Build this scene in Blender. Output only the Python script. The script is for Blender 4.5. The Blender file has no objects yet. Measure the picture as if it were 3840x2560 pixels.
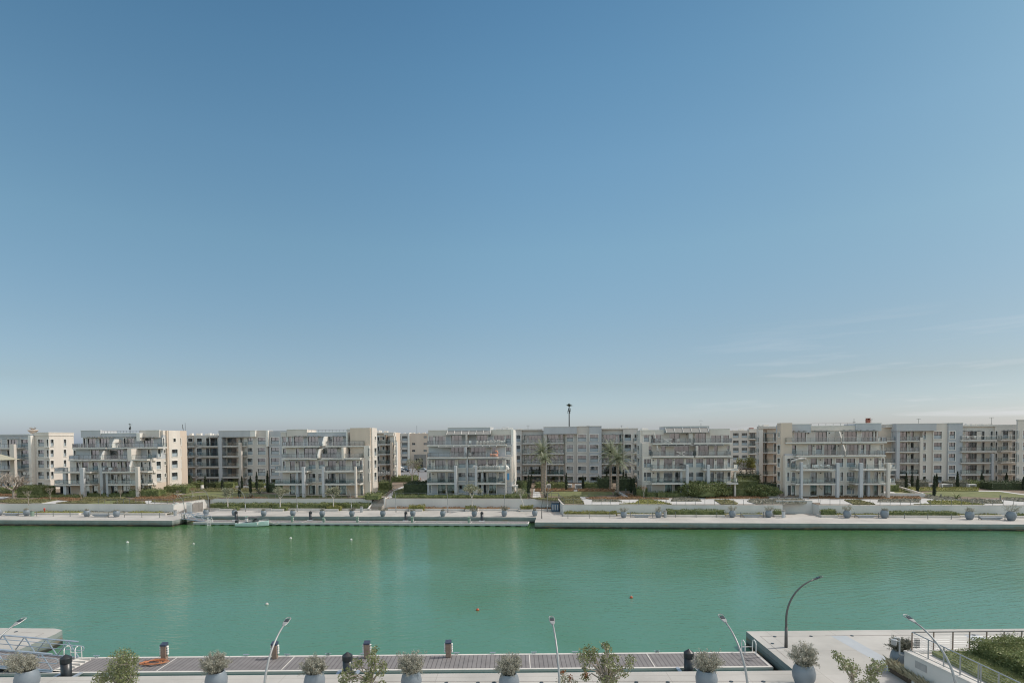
import bpy, math, random
import numpy as np
from mathutils import Vector, Matrix
R = math.radians
SC = bpy.context.scene
COL = SC.collection
# ------------------------------------------------------------------ camera
FPX = 2133.0; PITCH = R(2.0); ROLL = 0.0085; CAMZ = 17.2
AY = 1645 + FPX*math.tan(PITCH)
f0 = Vector((0, math.cos(PITCH), -math.sin(PITCH))); u0_ = Vector((0, math.sin(PITCH), math.cos(PITCH))); r0 = Vector((1, 0, 0))
RT = r0*math.cos(ROLL) - u0_*math.sin(ROLL); UP = u0_*math.cos(ROLL) + r0*math.sin(ROLL)
cam = bpy.data.cameras.new('camera'); co = bpy.data.objects.new('camera', cam); COL.objects.link(co)
m = Matrix((RT, UP, -f0)).transposed().to_4x4(); m.translation = (0, 0, CAMZ); co.matrix_world = m
cam.sensor_width = 36; cam.lens = 36*FPX/3840; cam.shift_y = (AY-1280)/3840; cam.clip_end = 6000; cam.clip_start = 0.5
SC.camera = co
# ------------------------------------------------------------------ world / sun / exposure
SUN_EL = 46.0; SUN_AZ = 80.0     # azimuth clockwise from +Y
w = bpy.data.worlds.new("World"); SC.world = w; w.use_nodes = True
nt = w.node_tree; nt.nodes.clear()
N = nt.nodes.new; L = nt.links.new
out = N('ShaderNodeOutputWorld'); bg = N('ShaderNodeBackground'); sky = N('ShaderNodeTexSky')
sky.sky_type = 'NISHITA'; sky.sun_disc = False; sky.sun_elevation = R(SUN_EL); sky.sun_rotation = R(SUN_AZ)
sky.air_density = 1.0; sky.dust_density = 1.2; sky.ozone_density = 2.0; sky.altitude = 0
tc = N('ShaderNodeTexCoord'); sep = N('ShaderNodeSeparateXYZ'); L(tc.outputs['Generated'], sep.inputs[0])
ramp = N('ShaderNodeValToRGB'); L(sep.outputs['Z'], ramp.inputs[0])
SKYTINT = [(0.0, (1.06, 1.19, 1.64)), (.02, (.91, 1.01, 1.31)), (.06, (.81, .88, 1.01)), (.091, (.775, .80, .825)), (.169, (.80, .86, .815)), (.306, (.84, 1.015, .905)), (.426, (.77, 1.025, .95)), (.527, (.65, .96, .925)), (.604, (.55, .87, .875)), (.72, (1.15, 1.15, .95)), (.85, (2.3, 1.8, 1.25)), (1.0, (2.8, 2.1, 1.4))]  # top stops brighten and warm the unseen zenith, added as fill
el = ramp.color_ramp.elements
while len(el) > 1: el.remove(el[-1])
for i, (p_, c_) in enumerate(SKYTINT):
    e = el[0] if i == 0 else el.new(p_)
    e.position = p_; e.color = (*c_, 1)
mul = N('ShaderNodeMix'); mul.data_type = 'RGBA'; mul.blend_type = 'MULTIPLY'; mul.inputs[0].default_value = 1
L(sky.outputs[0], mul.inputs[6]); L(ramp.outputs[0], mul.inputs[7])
# thin wisps of cloud low in the right of the sky
mp = N('ShaderNodeMapping'); mp.inputs['Scale'].default_value = (2.2, 2.2, 26); mp.inputs['Rotation'].default_value = (0, R(5), 0)
L(tc.outputs['Generated'], mp.inputs[0])
no = N('ShaderNodeTexNoise'); no.inputs['Scale'].default_value = 2.3; no.inputs['Detail'].default_value = 6; no.inputs['Roughness'].default_value = .55
L(mp.outputs[0], no.inputs[0])
cr = N('ShaderNodeMapRange'); cr.inputs[1].default_value = .54; cr.inputs[2].default_value = .8; L(no.outputs[0], cr.inputs[0])
mx = N('ShaderNodeMapRange'); mx.inputs[1].default_value = .22; mx.inputs[2].default_value = .6; L(sep.outputs['X'], mx.inputs[0])
mz = N('ShaderNodeMapRange'); mz.inputs[1].default_value = .19; mz.inputs[2].default_value = .06; L(sep.outputs['Z'], mz.inputs[0])
m1 = N('ShaderNodeMath'); m1.operation = 'MULTIPLY'; L(cr.outputs[0], m1.inputs[0]); L(mx.outputs[0], m1.inputs[1])
m2 = N('ShaderNodeMath'); m2.operation = 'MULTIPLY'; L(m1.outputs[0], m2.inputs[0]); L(mz.outputs[0], m2.inputs[1])
m3 = N('ShaderNodeMath'); m3.operation = 'MULTIPLY'; L(m2.outputs[0], m3.inputs[0]); m3.inputs[1].default_value = .75
cm = N('ShaderNodeMix'); cm.data_type = 'RGBA'; L(m3.outputs[0], cm.inputs[0]); L(mul.outputs[2], cm.inputs[6]); cm.inputs[7].default_value = (7.5, 7.6, 7.8, 1)
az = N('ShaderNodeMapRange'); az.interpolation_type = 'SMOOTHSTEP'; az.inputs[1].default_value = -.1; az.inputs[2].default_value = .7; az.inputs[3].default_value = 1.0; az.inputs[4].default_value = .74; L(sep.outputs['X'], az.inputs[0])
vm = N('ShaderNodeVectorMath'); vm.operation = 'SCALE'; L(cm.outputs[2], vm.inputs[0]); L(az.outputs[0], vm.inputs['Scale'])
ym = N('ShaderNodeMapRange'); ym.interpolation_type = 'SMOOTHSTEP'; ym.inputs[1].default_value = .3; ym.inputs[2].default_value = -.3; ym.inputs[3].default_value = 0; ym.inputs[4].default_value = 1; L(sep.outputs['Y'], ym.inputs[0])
yx = N('ShaderNodeMix'); yx.data_type = 'RGBA'; L(ym.outputs[0], yx.inputs[0]); yx.inputs[6].default_value = (1, 1, 1, 1); yx.inputs[7].default_value = (3.1, 2.38, 1.92, 1)  # added warm boost of the unseen sky behind the camera, fills shaded fronts
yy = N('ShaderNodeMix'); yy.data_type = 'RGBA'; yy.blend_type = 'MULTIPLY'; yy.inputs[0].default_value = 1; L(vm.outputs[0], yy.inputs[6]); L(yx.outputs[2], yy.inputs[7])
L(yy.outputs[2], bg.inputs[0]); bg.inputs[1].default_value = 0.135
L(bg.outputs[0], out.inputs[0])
sl = bpy.data.lights.new('sun', 'SUN'); sl.energy = 2.9; sl.angle = R(.55); sl.color = (1, .95, .88)
so = bpy.data.objects.new('sun', sl); COL.objects.link(so)
sv = Vector((math.sin(R(SUN_AZ))*math.cos(R(SUN_EL)), math.cos(R(SUN_AZ))*math.cos(R(SUN_EL)), math.sin(R(SUN_EL))))
so.rotation_euler = (-sv).to_track_quat('-Z', 'Y').to_euler()
SC.view_settings.view_transform = 'Standard'; SC.view_settings.look = 'None'; SC.view_settings.exposure = 0.0; SC.view_settings.gamma = 1
SC.render.engine = 'CYCLES'; SC.cycles.pixel_filter_type = 'BLACKMAN_HARRIS'; SC.cycles.filter_width = 1.1; SC.cycles.max_bounces = 7; SC.cycles.transparent_max_bounces = 10
SC.cycles.caustics_reflective = False; SC.cycles.caustics_refractive = False

# ------------------------------------------------------------------ pixel -> place
TH = R(5.0); OX, OY = 0.0, 109.0
UD = Vector((math.cos(TH), -math.sin(TH), 0)); VD = Vector((math.sin(TH), math.cos(TH), 0))
def W(u, v, z=0): return Vector((OX, OY, 0)) + UD*u + VD*v + Vector((0, 0, z))
def toUV(p): q = Vector((p[0]-OX, p[1]-OY, 0)); return q.dot(UD), q.dot(VD)
def ray(px, py): return f0*FPX + RT*(px-1920) - UP*(py-AY)
CR = {1: (0, 1560), 2: (600, 1560), 3: (1200, 1560), 4: (1800, 1500), 5: (2300, 1560), 6: (2800, 1560), 7: (3140, 1560),
      11: (0, 2110), 12: (600, 2110), 13: (1200, 2110), 14: (1800, 2110), 15: (2400, 2110), 16: (2800, 2110), 17: (3140, 2110)}
def C(k, x, y):
    if k == 0: return x, y
    o = CR[k]; return o[0]+x/3.36, o[1]+y/3.36
def G(k, x, y, z):             # point on the level z, world
    d = ray(*C(k, x, y)); t = (z-CAMZ)/d.z
    return Vector((d.x*t, d.y*t, z))
def PD(k, x, y, D):            # point at distance D along the view
    d = ray(*C(k, x, y)); t = D/d.y
    return Vector((d.x*t, D, CAMZ+d.z*t))
def GU(k, x, y, z): p = G(k, x, y, z); a = toUV(p); return a[0], a[1], z
SL = 0.03
def gz(v): return 3.3+SL*(min(v, 62)-11)
def GG(k, x, y, dz=0):         # point on the sloping garden plane, (u,v,z)
    d = ray(*C(k, x, y)); o = Vector((0, 0, CAMZ))
    z = 3.8
    for _ in range(30):
        t = (z-CAMZ)/d.z; p = o+d*t; u, v = toUV(p); z = .5*z+.5*(gz(v)+dz)
    return u, v, z
def FV(px, py, v):             # hit plane v
    d = ray(px, py); o = Vector((0, 0, CAMZ))
    num = v - (o-Vector((OX, OY, 0))).dot(VD); t = num/d.dot(VD); p = o+d*t
    return toUV(p)[0], p.z
def FU(px, py, u):
    d = ray(px, py); o = Vector((0, 0, CAMZ))
    num = u - (o-Vector((OX, OY, 0))).dot(UD); t = num/d.dot(UD); p = o+d*t
    return toUV(p)[1], p.z
def U(k, x, v, z=10):          # u of crop column x on plane v at height z
    px = C(k, x, 0)[0]; py = 1700
    for _ in range(6):
        u, zz = FV(px, py, v); py += (zz-z)*FPX/140
    return u
def V(k, x, u, z=10):
    px = C(k, x, 0)[0]; py = 1700
    for _ in range(8):
        v, zz = FU(px, py, u); py += (zz-z)*FPX/150
    return v
def ZV(k, x, y, v): return FV(*C(k, x, y), v)[1]

# ------------------------------------------------------------------ materials
def mat(name, col, rough=.7, var=.12, scale=2.0, metal=0, bump=0, bscale=20, spec=.4, col2=None, trans=0, coat=0, streak=False):
    m = bpy.data.materials.new(name); m.use_nodes = True; t = m.node_tree; b = t.nodes['Principled BSDF']
    b.inputs['Roughness'].default_value = rough; b.inputs['Metallic'].default_value = metal
    b.inputs['Specular IOR Level'].default_value = spec
    if coat: b.inputs['Coat Weight'].default_value = coat
    geo = t.nodes.new('ShaderNodeNewGeometry')
    n = t.nodes.new('ShaderNodeTexNoise'); n.inputs['Scale'].default_value = scale; n.inputs['Detail'].default_value = 5; n.inputs['Roughness'].default_value = .6
    src = geo.outputs['Position']
    if streak:
        mpp = t.nodes.new('ShaderNodeMapping'); mpp.inputs['Scale'].default_value = (1, 1, .12); t.links.new(src, mpp.inputs[0]); src = mpp.outputs[0]
    t.links.new(src, n.inputs[0])
    r = t.nodes.new('ShaderNodeValToRGB'); r.color_ramp.elements[0].position = .32; r.color_ramp.elements[1].position = .68
    c2 = col2 or tuple(min(1, c*(1+var)) for c in col); c1 = col if col2 else tuple(c*(1-var) for c in col)
    r.color_ramp.elements[0].color = (*c1, 1); r.color_ramp.elements[1].color = (*c2, 1)
    t.links.new(n.outputs[0], r.inputs[0]); t.links.new(r.outputs[0], b.inputs['Base Color'])
    if bump:
        n2 = t.nodes.new('ShaderNodeTexNoise'); n2.inputs['Scale'].default_value = bscale; n2.inputs['Detail'].default_value = 4; t.links.new(geo.outputs['Position'], n2.inputs[0])
        bp = t.nodes.new('ShaderNodeBump'); bp.inputs['Strength'].default_value = bump; bp.inputs['Distance'].default_value = .03
        t.links.new(n2.outputs[0], bp.inputs['Height']); t.links.new(bp.outputs[0], b.inputs['Normal'])
    if trans:
        tr = t.nodes.new('ShaderNodeBsdfTranslucent'); t.links.new(r.outputs[0], tr.inputs[0]); ms = t.nodes.new('ShaderNodeMixShader'); ms.inputs[0].default_value = trans
        o = t.nodes['Material Output']; t.links.new(b.outputs[0], ms.inputs[1]); t.links.new(tr.outputs[0], ms.inputs[2]); t.links.new(ms.outputs[0], o.inputs[0])
    return m
M = {}
M['cream'] = mat('stucco_cream', (.64, .585, .525), .85, .06, .35, bump=.2, bscale=8, streak=True)
M['tan'] = mat('stucco_tan', (.58, .48, .395), .85, .06, .35, streak=True)
M['grey'] = mat('stucco_grey_blue', (.45, .46, .475), .85, .07, .4, streak=True)
M['mid'] = mat('stucco_light_grey', (.56, .515, .47), .85, .06, .4, streak=True)
M['trim'] = mat('trim_cream', (.70, .675, .63), .7, .05, 1)
M['slab'] = mat('balcony_slab', (.57, .55, .515), .8, .06, 1)
M['frame'] = mat('window_metal', (.075, .085, .09), .4, .1, 3, spec=.5)
M['rail'] = mat('rail_metal', (.16, .17, .165), .4, .1, 3, metal=.3)
M['curtain'] = mat('curtain_cloth', (.66, .66, .63), .9, .1, 6)
M['frost'] = mat('frosted_pane', (.33, .38, .41), .18, .12, .7, spec=.6)
M['blind'] = mat('blind_slats', (.20, .195, .185), .7, .08, 4)
M['shutter'] = mat('roller_shutter', (.40, .41, .41), .6, .05, 4)
M['awn'] = mat('awning_metal', (.23, .23, .22), .6, .1, 2)
M['white'] = mat('white_paint', (.72, .71, .68), .5, .04, 3)
M['wallwhite'] = mat('render_wall', (.62, .60, .57), .85, .07, .3, bump=.15, bscale=10, streak=True)
M['pave'] = mat('paving', (.46, .435, .40), .85, .08, .25, bump=.2, bscale=12)
M['path'] = mat('path_paving', (.46, .46, .45), .85, .06, .5)
M['kerb'] = mat('kerb_stone', (.52, .49, .45), .8, .08, 1)
M['pot'] = mat('glazed_pot', (.185, .215, .245), .42, .06, 1.2, spec=.5)
M['soil'] = mat('soil', (.10, .075, .055), .95, .3, 8)
M['earth'] = mat('garden_earth', (.19, .15, .115), .95, .3, .8, bump=.6, bscale=6)
M['black'] = mat('black_plastic', (.025, .028, .032), .35, .2, 3, spec=.5, streak=True)
M['steel'] = mat('painted_steel', (.36, .375, .385), .4, .08, 3, metal=.35)
M['alu'] = mat('aluminium', (.45, .49, .54), .38, .08, 2, metal=.5)
M['lamp'] = mat('lamp_grey', (.30, .31, .31), .4, .08, 3, metal=.2)
M['lampdark'] = mat('lamp_bronze', (.12, .115, .11), .4, .12, 3, metal=.3)
M['lens'] = mat('lamp_lens', (.05, .06, .065), .15, .3, 8)
M['wood'] = mat('pedestal_wood', (.28, .20, .155), .7, .2, 6)
M['navy'] = mat('navy_cap', (.05, .065, .10), .35, .15, 5)
M['pedgreen'] = mat('pedestal_green', (.20, .27, .22), .5, .1, 5)
M['orange'] = mat('orange_hose', (.46, .19, .09), .5, .15, 10)
M['red'] = mat('red_paint', (.5, .06, .04), .5, .15, 6)
M['buoyred'] = mat('buoy_red', (.45, .10, .04), .5, .3, 8)
M['bark'] = mat('pale_bark', (.34, .29, .245), .9, .25, 6, bump=.5, bscale=20)
M['barkwhite'] = mat('white_bark', (.52, .48, .43), .9, .15, 6)
M['bark2'] = mat('palm_bark', (.25, .205, .165), .95, .3, 5, bump=.6, bscale=12)
M['hedge'] = mat('hedge_leaf', (.08, .11, .036), .6, .2, 1.4, col2=(.24, .265, .11), trans=.15)
M['hedgenear'] = mat('clipped_hedge_leaf', (.115, .145, .05), .5, .2, 2.2, col2=(.31, .34, .15), trans=.25)
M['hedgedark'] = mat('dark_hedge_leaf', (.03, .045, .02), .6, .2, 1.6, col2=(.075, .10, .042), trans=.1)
M['bed'] = mat('bed_olive', (.11, .112, .05), .8, .2, .9, col2=(.24, .225, .11), trans=.15)
M['bedred'] = mat('bed_rust', (.20, .105, .05), .8, .2, .9, col2=(.27, .19, .11), trans=.15)
M['bedyel'] = mat('bed_yellow_green', (.13, .14, .04), .8, .2, .9, col2=(.28, .27, .09), trans=.15)
M['bedgrey'] = mat('bed_silver', (.12, .12, .085), .8, .2, 1.2, col2=(.30, .29, .24), trans=.15)
M['cyp'] = mat('cypress_leaf', (.016, .026, .015), .8, .3, 2.5, col2=(.045, .06, .03))
M['palm'] = mat('palm_leaf', (.12, .15, .08), .5, .2, 1, col2=(.32, .34, .23), trans=.25)
M['olive'] = mat('olive_leaf', (.17, .18, .11), .6, .2, 3, col2=(.40, .40, .29), trans=.25)
M['silver'] = mat('silver_leaf', (.21, .205, .155), .6, .2, 5, col2=(.50, .485, .41), trans=.25)
M['nearleaf'] = mat('glossy_leaf', (.09, .115, .035), .4, .2, 3, col2=(.30, .32, .15), trans=.25, spec=.6)
M['redleaf'] = mat('new_red_leaf', (.33, .13, .06), .5, .2, 4, trans=.25)
M['straw'] = mat('dry_grass', (.44, .40, .28), .8, .25, 5, trans=.3)
M['lawn'] = mat('lawn_grass', (.105, .125, .045), .9, .2, .6, col2=(.175, .185, .085), bump=.5, bscale=8)
M['asphalt'] = mat('asphalt', (.20, .20, .205), .9, .1, .4)
M['ground'] = mat('soil_ground', (.26, .22, .17), .95, .2, .2)
M['brick'] = mat('chimney_brick', (.30, .12, .085), .9, .25, 5)
M['stone'] = mat('grey_stone', (.23, .215, .20), .85, .15, 1)
M['fabric'] = mat('canvas', (.48, .46, .43), .9, .08, 3)
M['pink'] = mat('pink_vinyl', (.75, .34, .22), .4, .1, 3)
M['teal'] = mat('boat_hull', (.68, .80, .79), .25, .04, 2, coat=.5)
M['buoywhite'] = mat('buoy_white', (.5, .5, .48), .5, .1, 4)
M['olivecloth'] = mat('olive_canvas', (.33, .32, .25), .9, .1, 2)
M['blue'] = mat('blue_plastic', (.04, .09, .15), .4, .15, 5)
M['bluepost'] = mat('blue_post', (.12, .24, .42), .5, .1, 5)
M['carwhite'] = mat('car_silver', (.45, .46, .47), .3, .05, 3, metal=.4, coat=.5)
M['carblue'] = mat('car_blue_grey', (.12, .15, .2), .3, .05, 3, metal=.4, coat=.5)
M['tyre'] = mat('tyre', (.03, .03, .03), .8, .2, 8)
M['bluepave'] = mat('blue_grey_paving', (.37, .40, .425), .85, .06, .6, bump=.2, bscale=12)
M['joint'] = mat('paving_joint', (.27, .25, .23), .9, .2, 3)
def glassmat(name, tint, refl, rough=.02):
    m = bpy.data.materials.new(name); m.use_nodes = True; t = m.node_tree; t.nodes.clear()
    o = t.nodes.new('ShaderNodeOutputMaterial'); a = t.nodes.new('ShaderNodeBsdfTransparent'); g = t.nodes.new('ShaderNodeBsdfGlossy'); f = t.nodes.new('ShaderNodeFresnel'); f.inputs[0].default_value = 1.5
    a.inputs[0].default_value = (*tint, 1); g.inputs['Roughness'].default_value = rough; g.inputs[0].default_value = (.9, .95, 1, 1)
    n = t.nodes.new('ShaderNodeTexNoise'); n.inputs['Scale'].default_value = .8; ge = t.nodes.new('ShaderNodeNewGeometry'); t.links.new(ge.outputs['Position'], n.inputs[0])
    bp = t.nodes.new('ShaderNodeBump'); bp.inputs['Strength'].default_value = .05; t.links.new(n.outputs[0], bp.inputs['Height']); t.links.new(bp.outputs[0], g.inputs['Normal'])
    ad = t.nodes.new('ShaderNodeMath'); ad.operation = 'ADD'; ad.inputs[1].default_value = refl; t.links.new(f.outputs[0], ad.inputs[0])
    ms = t.nodes.new('ShaderNodeMixShader'); t.links.new(ad.outputs[0], ms.inputs[0]); t.links.new(a.outputs[0], ms.inputs[1]); t.links.new(g.outputs[0], ms.inputs[2]); t.links.new(ms.outputs[0], o.inputs[0])
    return m
M['glass'] = glassmat('window_glass', (.55, .6, .63), .16)
M['railglass'] = glassmat('railing_glass', (.80, .87, .87), .05)

# quay face: courses and a dark tide band (wear by height above water)
def quaymat():
    m = mat('quay_face', (.235, .258, .25), .8, .12, .8, streak=True); t = m.node_tree; b = t.nodes['Principled BSDF']
    src = b.inputs['Base Color'].links[0].from_socket; g = t.nodes.new('ShaderNodeNewGeometry'); s = t.nodes.new('ShaderNodeSeparateXYZ'); t.links.new(g.outputs['Position'], s.inputs[0])
    n = t.nodes.new('ShaderNodeTexNoise'); n.inputs['Scale'].default_value = 1.5; t.links.new(g.outputs['Position'], n.inputs[0])
    a = t.nodes.new('ShaderNodeMath'); a.operation = 'MULTIPLY_ADD'; a.inputs[1].default_value = -.25; t.links.new(n.outputs[0], a.inputs[0]); t.links.new(s.outputs['Z'], a.inputs[2])
    r = t.nodes.new('ShaderNodeValToRGB'); r.color_ramp.interpolation = 'LINEAR'
    for i, (p, c) in enumerate([(0.0, (.10, .10, .08)), (.16, (.16, .15, .12)), (.24, (.5, .52, .5)), (.45, (.75, .78, .76)), (.58, (.82, .86, .85)), (.62, (.55, .57, .56)), (.66, (1.05, 1.05, 1.05))]):
        e = r.color_ramp.elements[i] if i < 2 else r.color_ramp.elements.new(p); e.position = p; e.color = (*c, 1)
    t.links.new(a.outputs[0], r.inputs[0])
    x = t.nodes.new('ShaderNodeMix'); x.data_type = 'RGBA'; x.blend_type = 'MULTIPLY'; x.inputs[0].default_value = 1
    t.links.new(src, x.inputs[6]); t.links.new(r.outputs[0], x.inputs[7])
    mq = t.nodes.new('ShaderNodeMapping'); mq.inputs['Scale'].default_value = (.22, .22, 3.2); t.links.new(g.outputs['Position'], mq.inputs[0]); nq = t.nodes.new('ShaderNodeTexNoise'); nq.inputs['Scale'].default_value = 1.6; nq.inputs['Detail'].default_value = 4; t.links.new(mq.outputs[0], nq.inputs[0])
    rq = t.nodes.new('ShaderNodeMapRange'); rq.inputs[1].default_value = .57; rq.inputs[2].default_value = .68; rq.inputs[4].default_value = .75; t.links.new(nq.outputs[0], rq.inputs[0])
    zq = t.nodes.new('ShaderNodeMapRange'); zq.inputs[1].default_value = 1.0; zq.inputs[2].default_value = .7; t.links.new(s.outputs['Z'], zq.inputs[0]); mm = t.nodes.new('ShaderNodeMath'); mm.operation = 'MULTIPLY'; t.links.new(rq.outputs[0], mm.inputs[0]); t.links.new(zq.outputs[0], mm.inputs[1])
    y = t.nodes.new('ShaderNodeMix'); y.data_type = 'RGBA'; t.links.new(mm.outputs[0], y.inputs[0]); t.links.new(x.outputs[2], y.inputs[6]); y.inputs[7].default_value = (.24, .15, .08, 1); t.links.new(y.outputs[2], b.inputs['Base Color']); return m
M['quay'] = quaymat()
def paver(name, c, c2, sx, sy, rot, mortar=(.33, .31, .29)):
    m = mat(name, c, .85, .13, .22, bump=.15, bscale=14); t = m.node_tree; b = t.nodes['Principled BSDF']
    src = b.inputs['Base Color'].links[0].from_socket; g = t.nodes.new('ShaderNodeNewGeometry'); mp = t.nodes.new('ShaderNodeMapping'); mp.inputs['Rotation'].default_value = (0, 0, rot)
    t.links.new(g.outputs['Position'], mp.inputs[0]); br = t.nodes.new('ShaderNodeTexBrick'); br.inputs['Scale'].default_value = 1; br.inputs['Brick Width'].default_value = sx; br.inputs['Row Height'].default_value = sy
    br.inputs['Mortar Size'].default_value = .02; br.inputs['Color1'].default_value = (1, 1, 1, 1); br.inputs['Color2'].default_value = (.94, .94, .93, 1); br.inputs['Mortar'].default_value = (.72, .7, .68, 1); br.offset = 0
    t.links.new(mp.outputs[0], br.inputs[0])
    x = t.nodes.new('ShaderNodeMix'); x.data_type = 'RGBA'; x.blend_type = 'MULTIPLY'; x.inputs[0].default_value = 1
    t.links.new(src, x.inputs[6]); t.links.new(br.outputs[0], x.inputs[7]); t.links.new(x.outputs[2], b.inputs['Base Color']); return m
M['pavefar'] = paver('promenade_paving', (.42, .405, .38), None, 6, 3.0, TH)
M['pavenear'] = paver('promenade_paving_near', (.43, .42, .395), None, 5.2, 4.2, 0)
M['planks'] = None
def plankmat():
    m = mat('deck_planks', (.20, .19, .19), .8, .12, 1.2); t = m.node_tree; b = t.nodes['Principled BSDF']
    src = b.inputs['Base Color'].links[0].from_socket; tc = t.nodes.new('ShaderNodeTexCoord'); w = t.nodes.new('ShaderNodeTexWave')
    w.wave_type = 'BANDS'; w.bands_direction = 'X'; w.inputs['Scale'].default_value = .95; w.inputs['Distortion'].default_value = 0; w.wave_profile = 'SAW'
    t.links.new(tc.outputs['Object'], w.inputs[0]); r = t.nodes.new('ShaderNodeValToRGB'); r.color_ramp.elements[0].position = .0; r.color_ramp.elements[0].color = (.12, .12, .12, 1); r.color_ramp.elements[1].position = .2; r.color_ramp.elements[1].color = (1, 1, 1, 1)
    t.links.new(w.outputs['Fac'], r.inputs[0])
    x = t.nodes.new('ShaderNodeMix'); x.data_type = 'RGBA'; x.blend_type = 'MULTIPLY'; x.inputs[0].default_value = 1
    t.links.new(src, x.inputs[6]); t.links.new(r.outputs[0], x.inputs[7]); t.links.new(x.outputs[2], b.inputs['Base Color']); return m
M['planks'] = plankmat()
def watermat():
    m = bpy.data.materials.new('canal_water'); m.use_nodes = True; t = m.node_tree; b = t.nodes['Principled BSDF']
    b.inputs['Roughness'].default_value = .03; b.inputs['IOR'].default_value = 1.33
    g = t.nodes.new('ShaderNodeNewGeometry')
    def ns(scale, sx, sy, rot, det, rough=.5):
        m1 = t.nodes.new('ShaderNodeMapping'); m1.inputs['Rotation'].default_value = (0, 0, rot); t.links.new(g.outputs['Position'], m1.inputs[0])
        m2 = t.nodes.new('ShaderNodeMapping'); m2.inputs['Scale'].default_value = (sx, sy, 1); t.links.new(m1.outputs[0], m2.inputs[0])
        q = t.nodes.new('ShaderNodeTexNoise'); q.inputs['Scale'].default_value = scale; q.inputs['Detail'].default_value = det; q.inputs['Roughness'].default_value = rough; t.links.new(m2.outputs[0], q.inputs[0]); return q
    def mth(op, a, b_, c=None):
        x = t.nodes.new('ShaderNodeMath'); x.operation = op
        for i_, v_ in enumerate((a, b_, c)):
            if v_ is None: continue
            if isinstance(v_, (int, float)): x.inputs[i_].default_value = v_
            else: t.links.new(v_, x.inputs[i_])
        return x.outputs[0]
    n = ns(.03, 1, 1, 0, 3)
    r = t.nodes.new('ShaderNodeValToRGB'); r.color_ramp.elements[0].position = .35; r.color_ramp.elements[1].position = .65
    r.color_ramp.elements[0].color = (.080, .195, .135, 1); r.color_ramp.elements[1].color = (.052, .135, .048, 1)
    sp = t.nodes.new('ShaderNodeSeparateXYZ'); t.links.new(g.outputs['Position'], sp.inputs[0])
    dy = t.nodes.new('ShaderNodeMapRange'); dy.inputs[1].default_value = 45; dy.inputs[2].default_value = 112; dy.inputs[3].default_value = -.22; dy.inputs[4].default_value = .22; t.links.new(sp.outputs['Y'], dy.inputs[0])  # bluer near, dark green far: reflection contrast painted into the base colour
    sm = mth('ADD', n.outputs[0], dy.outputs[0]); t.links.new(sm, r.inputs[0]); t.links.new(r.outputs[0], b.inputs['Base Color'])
    a = ns(1.7, .2, 1, R(-17), 4).outputs[0]; a2 = ns(1.9, .26, 1, R(9), 4).outputs[0]; c = ns(.3, .35, 1, R(-12), 2).outputs[0]; e = ns(4.5, .35, 1, R(-14), 2).outputs[0]
    w1 = t.nodes.new('ShaderNodeMapRange'); w1.inputs[1].default_value = .42; w1.inputs[2].default_value = .58; t.links.new(ns(.022, 1, 1, 0, 1).outputs[0], w1.inputs[0])
    mix = t.nodes.new('ShaderNodeMix'); mix.data_type = 'FLOAT'; t.links.new(w1.outputs[0], mix.inputs[0]); t.links.new(a, mix.inputs[2]); t.links.new(a2, mix.inputs[3])
    h = mth('MULTIPLY_ADD', c, .55, mix.outputs[0]); h = mth('MULTIPLY_ADD', e, .28, h)
    bp = t.nodes.new('ShaderNodeBump'); bp.inputs['Strength'].default_value = 1.0; bp.inputs['Distance'].default_value = .085
    t.links.new(h, bp.inputs['Height']); t.links.new(bp.outputs[0], b.inputs['Normal']); return m
M['water'] = watermat()

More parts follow.
